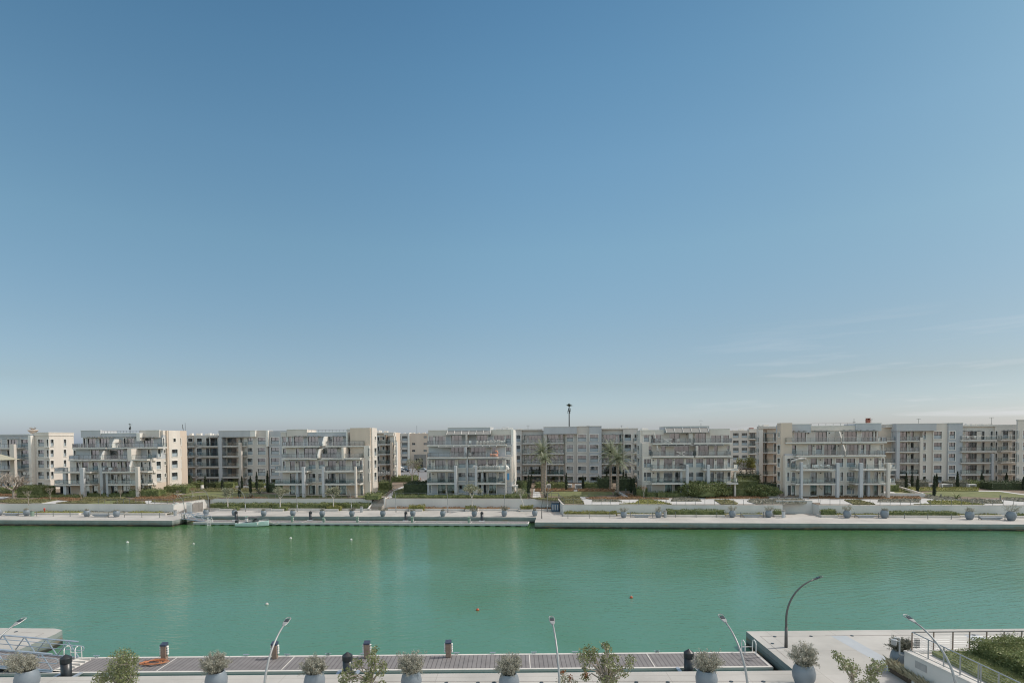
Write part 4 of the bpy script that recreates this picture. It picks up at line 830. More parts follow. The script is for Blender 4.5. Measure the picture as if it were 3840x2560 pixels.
# ---- central recessed wing
def wing_centre():
    v = 55.0; s = [U(4, x, v, 10) for x in (395, 528, 802, 842, 1075, 1222, 1375, 1528, 1800, 1990)]
    t = thing('apartment_building', 'long beige wing behind the two palm pairs with a darker bay', 'apartment building', ((s[0]+s[-1])/2, v, 4.4), group='recessed apartment wings')
    for f in range(5):
        zb = 4.0 if f == 0 else LV[f]+.1; lo = LV[f]+.1; zt = LV[f+1]+.1 if f < 4 else 19.6; tp = f == 4; hi = zt if f < 4 else 20.4
        mass(t, 'mid', s[0], s[1], v, v+14, zb, zt, lo, front=[(4, 430, 506, 'w')], top=tp)
        mass(t, 'mid', s[1], s[2], v+.6, v+14, zb, zt, lo, front=[(4, 553, 592, 'd'), (4, 610, 770, 'd')], top=tp)
        mass(t, 'cream', s[2], s[4], v+1, v+14, zb, zt, lo, front=[(4, 848, 992, 'd'), (4, 1008, 1046, 'd')], top=tp)
        mass(t, 'mid', s[4], s[5], v-.4, v+14, zb, zt, lo, front=[(4, 1092, 1172, 'w')], top=tp)
        mass(t, 'mid', s[5], s[6], v-1, v+14, zb, hi, lo, front=[(4, 1232, 1340, 'w')], top=tp)
        mass(t, 'grey', s[6], s[7], v-1.4, v+14, zb, hi, lo, front=[(4, 1384, 1490, 'w')], top=tp)
        mass(t, 'mid', s[7], s[8], v+.4, v+14, zb, zt, lo, front=[(4, 1556, 1716, 'd'), (4, 1735, 1776, 'd')], top=tp)
        mass(t, 'mid', s[8], s[9], v-.3, v+14, zb, zt, lo, front=[(4, 1822, 1900, 'w'), (4, 1946, 1972, 'n')], top=tp)
        if f: balc(t, 4, 535, 800, lo, v-1.2, v+.6, 'l'); balc(t, 4, 845, 1060, lo, v-1.2, v+1, 'r'); balc(t, 4, 1536, 1796, lo, v-1.4, v+.4); balc(t, 4, 1934, 1990, lo, v-1.2, v-.32, 'l')
    ubox(t, 'header_beam', 'grey', U(4, 800, v-1.8, 19), U(4, 1220, v-1.8, 19), v-1.8, v+8, 18.45, 20.45, True); ubox(t, 'pillar', 'mid', U(4, 802, v-1.4, 10), U(4, 843, v-1.4, 10), v-1.4, v+.98, 3.8, 18.44)
    ubox(t, 'parapet', 'mid', s[5]+.05, s[6]-.05, v-1.05, v+3, 20.42, 20.55, True); ubox(t, 'parapet', 'grey', s[6], s[7], v-1.45, v+3, 20.42, 20.55, True)
    ubox(t, 'parapet', 'mid', s[0], s[2]-.3, v-.1, v+.5, 19.61, 19.85, True); ubox(t, 'parapet', 'mid', s[7]+.1, s[9], v-.35, v+.5, 19.61, 19.85, True)
    canopy(t, 4, 535, 800, 440, v+.2, 1.2); canopy(t, 4, 1535, 1812, 432, v+.2, 1.2)
    ubox(t, 'drainpipe', 'trim', U(4, 412, v-.3, 10), U(4, 422, v-.3, 10), v-.35, v-.05, 4, 19.9)
    tops(t, s[0], s[2]-1, v+3, v+10, 19.6, 10, 21); tops(t, s[7], s[9]-1, v+3, v+10, 19.6, 8, 22)
    for x in (605, 1362, 1785): u = U(4, x, v+4, 20); b = MB(); b.tube([(u, v+4, 19.6), (u, v+4, ZV(4, x, 315, v+4))], .05, 4); b.box(u-.5, u+.5, v+3.97, v+4.03, ZV(4, x, 322, v+4), ZV(4, x, 322, v+4)+.06); b.part('antenna', M['rail'], t)
wing_centre()
# ---- second canopy house, right of the palms
def terrace_house_canopy():
    V0 = 26.6; VF = 23.6; ul = U(5, 365, V0, 12); ur = U(5, 1500, V0, 12)
    vl = V(5, 292, ul, 12)
    t = thing('apartment_building', 'stepped terrace block right of the palms with grey shutters and a folded parasol', 'apartment building', ((ul+ur)/2, V0, 3.4), group='stepped terrace blocks')
    vb = vl
    F = {0: [(415, 478, 'x'), (650, 742, 'd'), (775, 836, 'd'), (954, 1012, 'x'), (1232, 1276, 'x'), (1300, 1412, 'x'), (1438, 1490, 'x')],
         1: [(390, 404, 'n'), (418, 476, 'w'), (552, 580, 'd'), (636, 744, 'd'), (776, 838, 'd'), (954, 1006, 'n'), (1042, 1134, 'w'), (1165, 1180, 'd'), (1222, 1270, 'd'), (1300, 1392, 'd'), (1438, 1482, 'n')],
         2: [(390, 404, 'n'), (418, 476, 'w'), (552, 580, 'd'), (636, 744, 'd'), (774, 886, 'd'), (918, 1004, 'w'), (1042, 1134, 'w'), (1164, 1270, 'd'), (1300, 1392, 'd'), (1438, 1482, 'n')]}
    SL_ = {f: [(5, 303, 326, 'n')] if f else [] for f in range(5)}
    for f in range(3): mass(t, 'cream' if f else 'mid', ul, ur-.3, V0, vb, 3.2 if f == 0 else LV[f], LV[f+1], LV[f], front=F[f], k=5, left=SL_[f])
    v3 = 28.6; mass(t, 'cream', ul, ur, v3, vb, LV[3], LV[4], LV[3], k=5, front=[(390, 406, 'n'), (418, 478, 'w'), (606, 656, 'd'), (768, 952, 'd'), (1036, 1202, 'd'), (1268, 1314, 'd'), (1442, 1482, 'n')], left=SL_[3])
    v4 = 30.6; mass(t, 'cream', ul, U(5, 1470, v4, 17), v4, vb, LV[4], RF, LV[4], k=5, front=[(385, 448, 'w'), (470, 602, 'd'), (704, 838, 'd'), (1028, 1168, 'd'), (1226, 1356, 'd'), (1382, 1462, 'd')], left=[(5, 303, 316, 's')])
    ubox(t, 'wall', 'mid', ul, ul+1.5, V0+.1, v3-.02, LV[3]+.01, LV[4]); 
    balc(t, 5, 488, 922, LV[1], VF, V0); balc(t, 5, 488, 922, LV[2], VF, V0); balc(t, 5, 1215, 1575, LV[1], VF, V0); balc(t, 5, 1145, 1575, LV[2], VF, V0)
    balc(t, 5, 488, 1012, LV[3], 25.2, v3); balc(t, 5, 1035, 1485, LV[3], 25.2, v3); balc(t, 5, 500, 980, LV[4], 27.2, v4); balc(t, 5, 1020, 1500, LV[4], 27.2, v4)
    parapet(t, 5, 365, 640, 178, 236, v4, .3, 'cream', back=10); u0, u1 = U(5, 636, v4-.4, 19), U(5, 1209, v4-.4, 19); z1 = ZV(5, 900, 130, v4-.4)
    ubox(t, 'parapet', 'grey', u0, u1, v4-.4, v4+6, 18.3, z1, True); slopecan(t, 5, 666, 1210, v4-.42, 18.35, 19.5, 1.5, 6); parapet(t, 5, 1211, 1468, 163, 240, v4, .2, 'cream')
    slopecan(t, 5, 600, 1395, v3, LV[4]-.6, LV[4]-.3, 1.9, 9); canopy(t, 5, 500, 945, 525, V0+.6, 1.5); canopy(t, 5, 1145, 1520, 527, V0+.6, 1.5)
    ubox(t, 'divider_wall', 'mid', U(5, 932, v4, 17), U(5, 982, v4, 17), v4-1.6, v4-.01, LV[4]+.01, 18.3); ubox(t, 'divider_wall', 'mid', U(5, 1012, v3, 14), U(5, 1034, v3, 14), v3-2.6, v3-.01, LV[3]+.01, 15.2)
    pillar(t, 5, 846, 872, 676, VF+.4, m='grey'); pillar(t, 5, 920, 951, 612, VF-.5); pillar(t, 5, 1184, 1218, 612, VF-.5); pillar(t, 5, 1526, 1548, 700, VF+.6, m='cream')
    walllamps(t, 5, (458, 918), v4, 17.8); walllamps(t, 5, (505, 762, 1290), V0, 11.8); walllamps(t, 5, (505, 1290), V0, 8.8)
    tops(t, ul+1, u0-1, v4+5, v4+12, RF+.01, 8, 31); b = MB(); u = U(5, 1104, v4+2, 20); b.tube([(u, v4+2, z1), (u, v4+2, ZV(5, 1104, 88, v4+2))], .05, 4); b.box(u-.4, u+.4, v4+1.97, v4+2.03, z1+1.4, z1+1.46); b.part('antenna', M['rail'], t)
    return t
TCP = terrace_house_canopy()
def wing_behind_right():
    v = 130.0; L2 = [4.6, 7.5, 10.5, 13.5, 16.5]; s = [U(5, x, v, 10) for x in (1440, 1705, 1850)]
    t = thing('apartment_building', 'distant beige block seen in the gap above the oleander hedge', 'apartment building', (s[1], v, 4.8), group='recessed apartment wings')
    for f in range(5):
        zb = 4.2 if f == 0 else L2[f]; zt = L2[f+1] if f < 4 else 19.9
        mass(t, 'mid', s[0], s[1], v, v+12, zb, zt, L2[f], front=[(5, 1508, 1579, 'w'), (5, 1617, 1688, 'w')], far_=True, top=f == 4)
        mass(t, 'mid', s[1], s[2], v+.8, v+12, zb, zt, L2[f], front=[(5, 1722, 1788, 'd')], far_=True, top=f == 4)
        if f: balc(t, 5, 1710, 1830, L2[f], v-1, v+.8)
    ubox(t, 'parapet', 'cream', s[1], s[2], v-.6, v+2, 18.9, 20.3, True); u = U(5, 1430, v, 20); tops(t, s[0], s[2], v+3, v+9, 19.91, 7, 33)
    ubox(t, 'roof_tank', 'brick', U(5, 1756, v, 20), U(5, 1800, v, 20), v+3, v+5, 19.9, 20.9)
    v = 53.0; s = [U(5, x, v, 10) for x in (1822, 1885, 1945, 2110)]
    t = thing('apartment_building', 'shaded tan wing of stacked balconies left of the right terrace house', 'apartment building', (s[1], v, 4.4), group='recessed apartment wings')
    for f in range(5):
        zb = 3.9 if f == 0 else LV[f]; zt = LV[f+1] if f < 4 else 19.4
        mass(t, 'cream', s[0], s[1], v, v+1.4, zb, zt, LV[f], front=[(5, 1840, 1866, 'n')] if f == 4 else [], top=f == 4)
        mass(t, 'tan', s[1], s[2], v+1.2, v+4.5, zb, zt, LV[f], front=[(5, 1918, 1938, 'd')], top=f == 4)
        mass(t, 'tan', s[2], s[3], v+.6, v+9, zb, zt, LV[f], front=[(5, 2018, 2050, 'd')], top=f == 4)
        if f: balc(t, 5, 1886, 1944, LV[f], v-.3, v+1.2, ''); balc(t, 5, 1946, 2080, LV[f], v-.9, v+.6, 'l'); balc(t, 5, 1800, 1836, LV[f], v-1, v-.02, 'l')
    pillar(t, 5, 1836, 1884, 190, v-1.2, m='cream'); ubox(t, 'parapet', 'mid', s[0], s[3], v-.3, v+1, 19.41, 19.9, True); canopy(t, 5, 1850, 2060, 212, v, 1); tops(t, s[0]+2, s[3], v+3, v+8, 19.9, 5, 36)
wing_behind_right()
# ---- right terrace house
def terrace_house_right():
    V0 = 24.6; VF = 21.6; ul = U(6, 482, V0, 12); ur = U(6, 1765, V0, 12); vl = V(6, 458, ul, 12)
    t = thing('apartment_building', 'large stepped terrace block right of the oleanders, red brick chimney on its roof', 'apartment building', ((ul+ur)/2, V0, 3.4), group='stepped terrace blocks')
    up = ul-.5; vp = V(6, 381, up, 12); vb = V(6, 384, ul, 12)
    F = {0: [(514, 560, 'd'), (564, 612, 'd'), (800, 882, 'd'), (968, 1072, 'd'), (1118, 1134, 'd'), (1176, 1216, 'd'), (1260, 1360, 'w'), (1408, 1424, 'd'), (1472, 1510, 'd'), (1596, 1654, 'd'), (1698, 1742, 'd')],
         1: [(512, 534, 'n'), (566, 616, 'w'), (804, 880, 'd'), (974, 1072, 'd'), (1178, 1216, 'n'), (1262, 1360, 'w'), (1410, 1424, 'd'), (1474, 1512, 'd'), (1606, 1654, 'd'), (1702, 1745, 'n')],
         2: [(512, 545, 'n'), (560, 614, 'w'), (804, 882, 'd'), (974, 1074, 'd'), (1120, 1218, 'w'), (1262, 1364, 'w'), (1412, 1510, 'd'), (1606, 1660, 'd'), (1702, 1750, 'n')]}
    for f in range(3): mass(t, 'cream', ul, ur-.5, V0, vb, 3.2 if f == 0 else LV[f], LV[f+1], LV[f], front=F[f], k=6)
    v3 = 26.6; mass(t, 'cream', ul, ur, v3, vb, LV[3], LV[4], LV[3], k=6, front=[(508, 620, 'w'), (774, 826, 'd'), (874, 950, 'w'), (974, 1126, 'd'), (1256, 1410, 'd'), (1434, 1482, 'n'), (1502, 1558, 'd'), (1706, 1752, 'n')])
    ubox(t, 'bay', 'grey', U(6, 500, V0, 14), U(6, 622, V0, 14), V0+.6, v3-.3, LV[3]+.01, LV[3]+.3)
    v4 = 28.6; mass(t, 'cream', ul, ur-.2, v4, vb, LV[4], RF, LV[4], k=6, front=[(508, 572, 'w'), (600, 744, 'd'), (862, 1010, 'd'), (1228, 1384, 'd'), (1446, 1598, 'd'), (1630, 1735, 'd')])
    for f in range(5): mass(t, 'tan', up, up+2.5, V0+1.2, vp, 3.3 if f == 0 else LV[f], LV[f+1] if f < 4 else 20.3, LV[f], left=[(6, 400, 415, 's') if f == 4 else (6, 388, 422, 'w')], top=f == 4)
    mass(t, 'cream', ul+6, ur-1, vb+.01, V(6, 386, ul+6, 12), 3.2, RF-.1)
    balc(t, 6, 625, 1135, LV[1], VF, V0); balc(t, 6, 625, 1135, LV[2], VF, V0); balc(t, 6, 1372, 1880, LV[1], VF, V0); balc(t, 6, 1378, 1886, LV[2], VF, V0)
    balc(t, 6, 628, 1232, LV[3], 23.2, v3, 'l'); balc(t, 6, 1254, 1756, LV[3], 23.2, v3, 'r'); balc(t, 6, 494, 1188, LV[4], 25.2, v4, 'l'); balc(t, 6, 1206, 1770, LV[4], 25.2, v4, 'r')
    for c_ in ((3, 24.0, 23.2, 630, 1752), (4, 26, 25.2, 500, 1772)):
        pass
    parapet(t, 6, 484, 810, 103, 208, v4, .5, 'grey'); ubox(t, 'parapet', 'cream', U(6, 811, v4-.2, 19), U(6, 1375, v4-.2, 19), v4-.2, v4+5, 18.5, ZV(6, 1100, 125, v4-.2), True); parapet(t, 6, 1376, 1700, 92, 186, v4, .5, 'grey')
    for a in ((595, 765, 192), (855, 1050, 188), (1222, 1430, 184), (1435, 1655, 184)): canopy(t, 6, *a, v4-.4, 1.1)
    for a in ((965, 1185, 342), (1250, 1465, 342)): canopy(t, 6, *a, v3, 1.2)
    for a in ((815, 1120, 498), (1345, 1700, 498)): canopy(t, 6, *a, V0, .8)
    pillar(t, 6, 684, 712, 580, VF-.3); pillar(t, 6, 1138, 1172, 590, VF-.5, m='grey'); pillar(t, 6, 1430, 1472, 590, VF-.5, m='grey'); pillar(t, 6, 1528, 1560, 662, VF+.9, m='grey'); pillar(t, 6, 1778, 1814, 588, VF-.4, m='cream')
    fin(t, U(6, 1188, 25.8, 16), 25.8, v4, LV[4], LV[4]+.9, LV[4]+2.4, .25, m='cream'); fin(t, U(6, 1238, 23.8, 13), 23.8, v3, LV[3], LV[3]+.9, LV[3]+2.3, .25, m='cream')
    walllamps(t, 6, (775, 1040, 1207), v4, 17.8); walllamps(t, 6, (842, 1158), v3, 14.9); walllamps(t, 6, (928, 1562, 1676), V0, 11.8); walllamps(t, 6, (655, 930, 1670), V0, 8.8)
    mr, mg = MB(), MB(); zt = ZV(6, 1100, 122, v4); rail(mr, mg, [(U(6, 820, v4, 19), v4+.2), (U(6, 1370, v4, 19), v4+.2)], zt, .6, 1.6, False); mr.part('roof_railing', M['rail'], t)
    uc = U(6, 1528, v4+2, 20); zc = ZV(6, 1528, 50, v4+2); zt_ = ZV(6, 1528, 25, v4+2); b = MB(); b.box(uc-.36, uc+.36, v4+1.6, v4+2.4, 18.9, zc); b.box(uc-.44, uc+.44, v4+1.5, v4+2.5, zc+.003, zc+.08)
    for s_ in (-1, 1): b.box(uc+s_*.26-.08, uc+s_*.26+.08, v4+1.65, v4+2.35, zc+.083, zt_-.1)
    b.box(uc-.42, uc+.42, v4+1.55, v4+2.45, zt_-.097, zt_); b.part('chimney', M['brick'], t)
    b = MB(); b.tube([(uc+.8, v4+2, zc-1), (uc+.8, v4+2, zc+.3)], .04, 4)
    for q in (-.4, -.1, .2): b.box(uc+.6, uc+1.1, v4+1.95, v4+2.05, zc+q, zc+q+.15)
    b.part('antenna', M['trim'], t); b = MB(); u = U(6, 1352, v4+2, 20); b.tube([(u, v4+2, 19.4), (u, v4+2, zc+.4)], .05, 4); b.box(u-.3, u+.3, v4+1.9, v4+2, zc-.5, zc-.4); b.part('antenna', M['rail'], t)
    # dark green wall ornament by the ground-floor doors
    b = MB(); u = U(6, 930, V0, 5); b.tube([(u+.3*math.cos(a*.6), V0-.06, 5.2+.16*a) for a in range(8)], .05, 4); b.part('wall_ornament', M['pedgreen'], t)
    return t
TR = terrace_house_right()
# ---- right wing
def wing_right():
    v = 53.5; s = [U(7, x, v, 10) for x in (540, 742, 790, 1062, 1186, 1362, 1540, 1985, 2262)]
    t = thing('apartment_building', 'long pale wing at the right behind the lawn, bluish header over its framed balconies', 'apartment building', ((s[0]+s[-1])/2, v, 4.4), group='recessed apartment wings')
    for f in range(5):
        zb = 3.9 if f == 0 else LV[f]; zt = LV[f+1] if f < 4 else 19.4; tp = f == 4; lo = LV[f]; hi = zt if f < 4 else 20.1
        mass(t, 'tan', s[0], s[1], v+1, v+14, zb, zt, lo, front=[(7, 686, 728, 'n')], top=tp)
        mass(t, 'cream', s[1], s[3], v+.8, v+14, zb, zt, lo, front=[(7, 788, 876, 'd'), (7, 922, 962, 'd')]+([(7, 1028, 1040, 'n')] if f < 4 else []), top=tp)
        mass(t, 'cream', s[3], s[4], v-.2, v+14, zb, hi, lo, front=[(7, 1076, 1114, 'n')], top=tp)
        mass(t, 'cream', s[4], s[5], v-.5, v+14, zb, hi, lo, front=[(7, 1194, 1314, 'w')], top=tp)
        mass(t, 'grey', s[5], s[6], v-1, v+14, zb, hi, lo, front=[(7, 1368, 1484, 'w')], top=tp)
        mass(t, 'cream', s[6], s[7], v+.6, v+14, zb, zt, lo, front=[(7, 1616, 1756, 'd'), (7, 1814, 1854, 'd')]+([(7, 1926, 2014, 'w')] if f > 2 else [(7, 1918, 1940, 'd')]), top=tp)
        mass(t, 'cream', s[7], s[8], v+.2, v+14, zb, zt, lo, front=[(7, 1988, 2012, 'n'), (7, 2080, 2152, 'w'), (7, 2204, 2240, 'd')], top=tp)
        if f:
            balc(t, 7, 560, 738, lo, v-.8, v+1); balc(t, 7, 786, 1042, lo, v-1.2, v+.8, 'r'); balc(t, 7, 1562, 2012 if f > 2 else 1944, lo, v-1.6, v+.2); balc(t, 7, 2066, 2248, lo, v-1.2, v+.2, 'l')
    ubox(t, 'header_beam', 'grey', U(7, 745, v-1.6, 19), U(7, 1250, v-1.6, 19), v-1.6, v+8, 18.4, 20.3, True); ubox(t, 'pillar', 'grey', U(7, 745, v-1.4, 10), U(7, 786, v-1.4, 10), v-1.4, v+.78, 3.8, 18.39)
    ubox(t, 'parapet', 'cream', U(7, 1254, v-.6, 19), s[5]-.03, v-.55, v+3, 20.11, 20.3, True); ubox(t, 'parapet', 'grey', s[5], s[6]+.02, v-1.05, v+3, 20.11, 20.35, True)
    ubox(t, 'parapet', 'mid', U(7, 610, v+.5, 19), U(7, 742, v+.5, 19), v+.3, v+6, 19.41, 20.15, True); ubox(t, 'parapet', 'cream', s[6]+.2, s[8], v+.1, v+1, 19.41, 19.75, True)
    pillar(t, 7, 1950, 1978, 470, v-1.9, m='grey'); pillar(t, 7, 1042, 1078, 266, v-1.5, m='cream'); canopy(t, 7, 1610, 1830, 188, v+.2, 1.1); canopy(t, 7, 2105, 2240, 184, v+.2, 1)
    walllamps(t, 7, (900, 1790, 2182), v+.8, 17.9); walllamps(t, 7, (898, 1788, 2180), v+.8, 14.9); walllamps(t, 7, (896, 1786), v+.8, 11.9)
    tops(t, s[6], s[8]-1, v+3, v+9, 19.7, 10, 41); b = MB(); u = U(7, 1943, v+4, 20); b.tube([(u, v+4, 19.5), (u, v+4, ZV(7, 1943, 15, v+4))], .06, 4); b.box(u-.6, u+.6, v+3.95, v+4.05, ZV(7, 1943, 20, v+4), ZV(7, 1943, 20, v+4)+.08); b.part('antenna', M['rail'], t)
    b = MB(); u = U(7, 1023, v+4, 20); b.tube([(u, v+4, 20), (u, v+4, ZV(7, 1023, 32, v+4))], .06, 4); b.box(u-.5, u+.5, v+3.95, v+4.05, ZV(7, 1023, 36, v+4), ZV(7, 1023, 36, v+4)+.08); b.part('antenna', M['rail'], t)
    v = 46.0; a = U(7, 2262, v, 10); t = thing('apartment_building', 'pale apartment corner cut off by the right edge', 'apartment building', (a, v, 4.3), group='recessed apartment wings'); 
    for f in range(5):
        mass(t, 'cream', a, a+22, v, V(7, 2248, a, 12), 3.8 if f == 0 else LV[f], LV[f+1] if f < 4 else 20.6, LV[f], front=[(7, 2336, 2400, 'w')], left=[(7, 2268, 2290, 'n')], top=f == 4)
    ubox(t, 'parapet', 'cream', a-.03, a+22, v-.05, v+.5, 20.61, 20.85, True)
wing_right()
# ---- things on the roofs and behind them
def antenna_tree(k, x, yb, yt, D, label, big):
    p = PD(k, x, yt, D); q = PD(k, x, yb, D); t = thing('antenna_mast', label, 'antenna mast', (p.x, D, q.z-1), 'w')
    h = p.z; r_ = .5 if big else .12; b = MB(); z0 = 4 if big else q.z-1
    b.tube([(p.x, D, z0), (p.x, D, h-1)], [r_, r_*.55], 8); b.part('mast', M['frame'], t)
    g = random.Random(5); c = MB(); S_ = 3.0 if big else 1.0
    for i in range(26 if big else 12):
        a = i*2.4; e = g.uniform(.55, 1.45); L_ = S_*g.uniform(.7, 1)
        pts = [(p.x+math.cos(a)*L_*s*math.cos(e), D+math.sin(a)*L_*s*math.cos(e), h-S_*.95+L_*(math.sin(e)*s)-.35*L_*s*s) for s in (0, .35, .7, 1)]
        c.tube(pts, [r_*.35, r_*.3, r_*.22, r_*.06], 4)
    c.part('frond', M['cyp'], t); d = MB()
    for i in range(6 if big else 4):
        a = i*1.05; z = h-S_*(1.5+.45*(i % 2)); R_ = r_*1.6; d.box(p.x+math.cos(a)*R_-.16*S_/4, p.x+math.cos(a)*R_+.16*S_/4, D+math.sin(a)*R_-.15, D+math.sin(a)*R_+.15, z-S_*.35, z+S_*.25)
    d.part('antenna_panel', M['frame'], t)
antenna_tree(4, 1123, 352, 18, 330, 'tall mobile mast disguised as a palm above the middle roofs', True)
antenna_tree(1, 1635, 200, 72, 172, 'small palm-topped antenna mast above the left terrace house', False)
def nest():
    v = 48; u = U(1, 417, v, 20); z = ZV(1, 417, 200, v); t = thing('roof_bowl', 'round tan bowl with dry twigs on the far left roof', 'roof ornament', (u, v, z-.5)); b = MB(); b.lathe([(.5, -.6), (.7, -.2), (1.15, .3), (1.3, .45), (1.3, .6), (.9, .65)], (u, v, z), 14); b.part('bowl', M['tan'], t)
    g = random.Random(3); c = MB()
    for i in range(22): a = g.uniform(0, 6.3); c.tube([(u, v, z+.7), (u+math.cos(a)*g.uniform(.3, 1.1), v+math.sin(a)*.7, z+g.uniform(.9, 1.5))], .05, 3)
    c.part('twigs', M['bark'], t)
nest()

# ================================================================== GARDEN SHEETS
sheet('lawn', 1, [(950, 1116), (1340, 1064), (1700, 1056), (1600, 1100), (1380, 1116)], M['lawn'], 'lawn', 'lawn')
sheet('path', 1, [(290, 1112), (520, 1085), (735, 1045), (900, 1065), (700, 1085), (640, 1114)], M['path'], 'pale path', 'path', .03)
sheet('path', 1, [(1690, 1128), (1830, 1062), (1910, 1060), (2110, 1082), (2110, 1128)], M['path'], 'pale path', 'path', .03)
sheet('path', 1, [(-40, 1040), (-40, 1000), (160, 1000), (100, 1020), (40, 1040)], M['path'], 'pale path', 'path', .03)
sheet('lawn', 2, [(215, 1005), (400, 968), (640, 952), (1130, 955), (1440, 985), (2352, 1006), (2352, 1030), (1450, 1024), (690, 1040)], M['lawn'], 'lawn', 'lawn')
sheet('path', 2, [(40, 1010), (400, 942), (800, 938), (1450, 948), (1450, 956), (800, 948), (420, 954), (80, 1016)], M['path'], 'pale path', 'path', .045)
sheet('path', 3, [(940, 925), (1120, 850), (1300, 800), (1330, 812), (1140, 870), (985, 925), (905, 1052), (830, 1052), (850, 1000)], M['path'], 'pale path', 'path', .03)
sheet('lawn', 3, [(420, 1012), (690, 960), (860, 960), (830, 1002), (560, 1024)], M['lawn'], 'lawn', 'lawn')
sheet('lawn', 3, [(915, 992), (985, 925), (1140, 872), (1345, 812), (1345, 992)], M['lawn'], 'lawn', 'lawn')
sheet('patio', 3, [(1290, 992), (1345, 975), (2230, 972), (2230, 992)], M['path'], 'patio', 'patio', .035)
sheet('lawn', 4, [(250, 1192), (300, 1150), (640, 1150), (640, 1192)], M['lawn'], 'lawn', 'lawn')
sheet('lawn', 4, [(760, 1162), (1000, 1148), (1650, 1146), (1690, 1190), (1350, 1216), (830, 1205)], M['lawn'], 'lawn', 'lawn')
sheet('path', 4, [(662, 1226), (676, 1118), (690, 1118), (700, 1140), (755, 1160), (768, 1226)], M['path'], 'pale path', 'path', .03)
sheet('path', 4, [(700, 1136), (1180, 1128), (1640, 1132), (1760, 1150), (1890, 1222), (1830, 1222), (1700, 1150), (1640, 1142), (700, 1148)], M['path'], 'pale path', 'path', .045)
sheet('path', 4, [(1255, 1213), (1340, 1213), (1430, 1238), (2352, 1234), (2352, 1312), (1318, 1314)], M['path'], 'pale path', 'path', .03)
sheet('path', 5, [(655, 1034), (2352, 1020), (2352, 1098), (2132, 1106), (655, 1108)], M['path'], 'pale path', 'path', .03)
sheet('path', 5, [(1960, 1034), (1990, 960), (2070, 965), (2110, 1034)], M['path'], 'pale path', 'path', .06)
sheet('path', 6, [(680, 1030), (2352, 1036), (2352, 1118), (925, 1106), (925, 1088), (680, 1088)], M['path'], 'pale path', 'path', .03)
sheet('path', 7, [(1210, 1036), (2500, 1052), (2500, 1142), (1210, 1118)], M['path'], 'pale path', 'path', .03)
sheet('lawn', 7, [(1065, 965), (1300, 945), (2050, 948), (2500, 1000), (2500, 1034), (1900, 1022), (1250, 1006)], M['lawn'], 'lawn', 'lawn')
sheet('path', 7, [(960, 936), (1400, 930), (2050, 938), (2500, 1000), (2500, 1012), (2040, 948), (1400, 942), (980, 944)], M['path'], 'pale path', 'path', .045)
sheet('lawn', 6, [(1815, 975), (1815, 945), (1950, 955), (2150, 980)], M['lawn'], 'lawn', 'lawn')
sheet('patio', 6, [(590, 955), (700, 930), (1830, 940), (1900, 978), (600, 970)], M['path'], 'patio', 'patio', .035)
b = MB(); a0 = W(-70, 62); q = [GG(3, *p) for p in ((960, 700), (1420, 700), (1420, 790), (1190, 760), (960, 742))]
q = [(U(3, 900, 85, 4.9), 62.5, gz(62)+.012), (U(3, 1500, 62.5, 4.9), 62.5, gz(62)+.012), (U(3, 1500, 62.5, 4.9)+10, 134, gz(62)+.012), (U(3, 900, 134, 4.9), 134, gz(62)+.012)]
b.poly(q); b.top('road', M['asphalt'], 'grey parking street between the blocks', 'road', q[0], kind='structure')

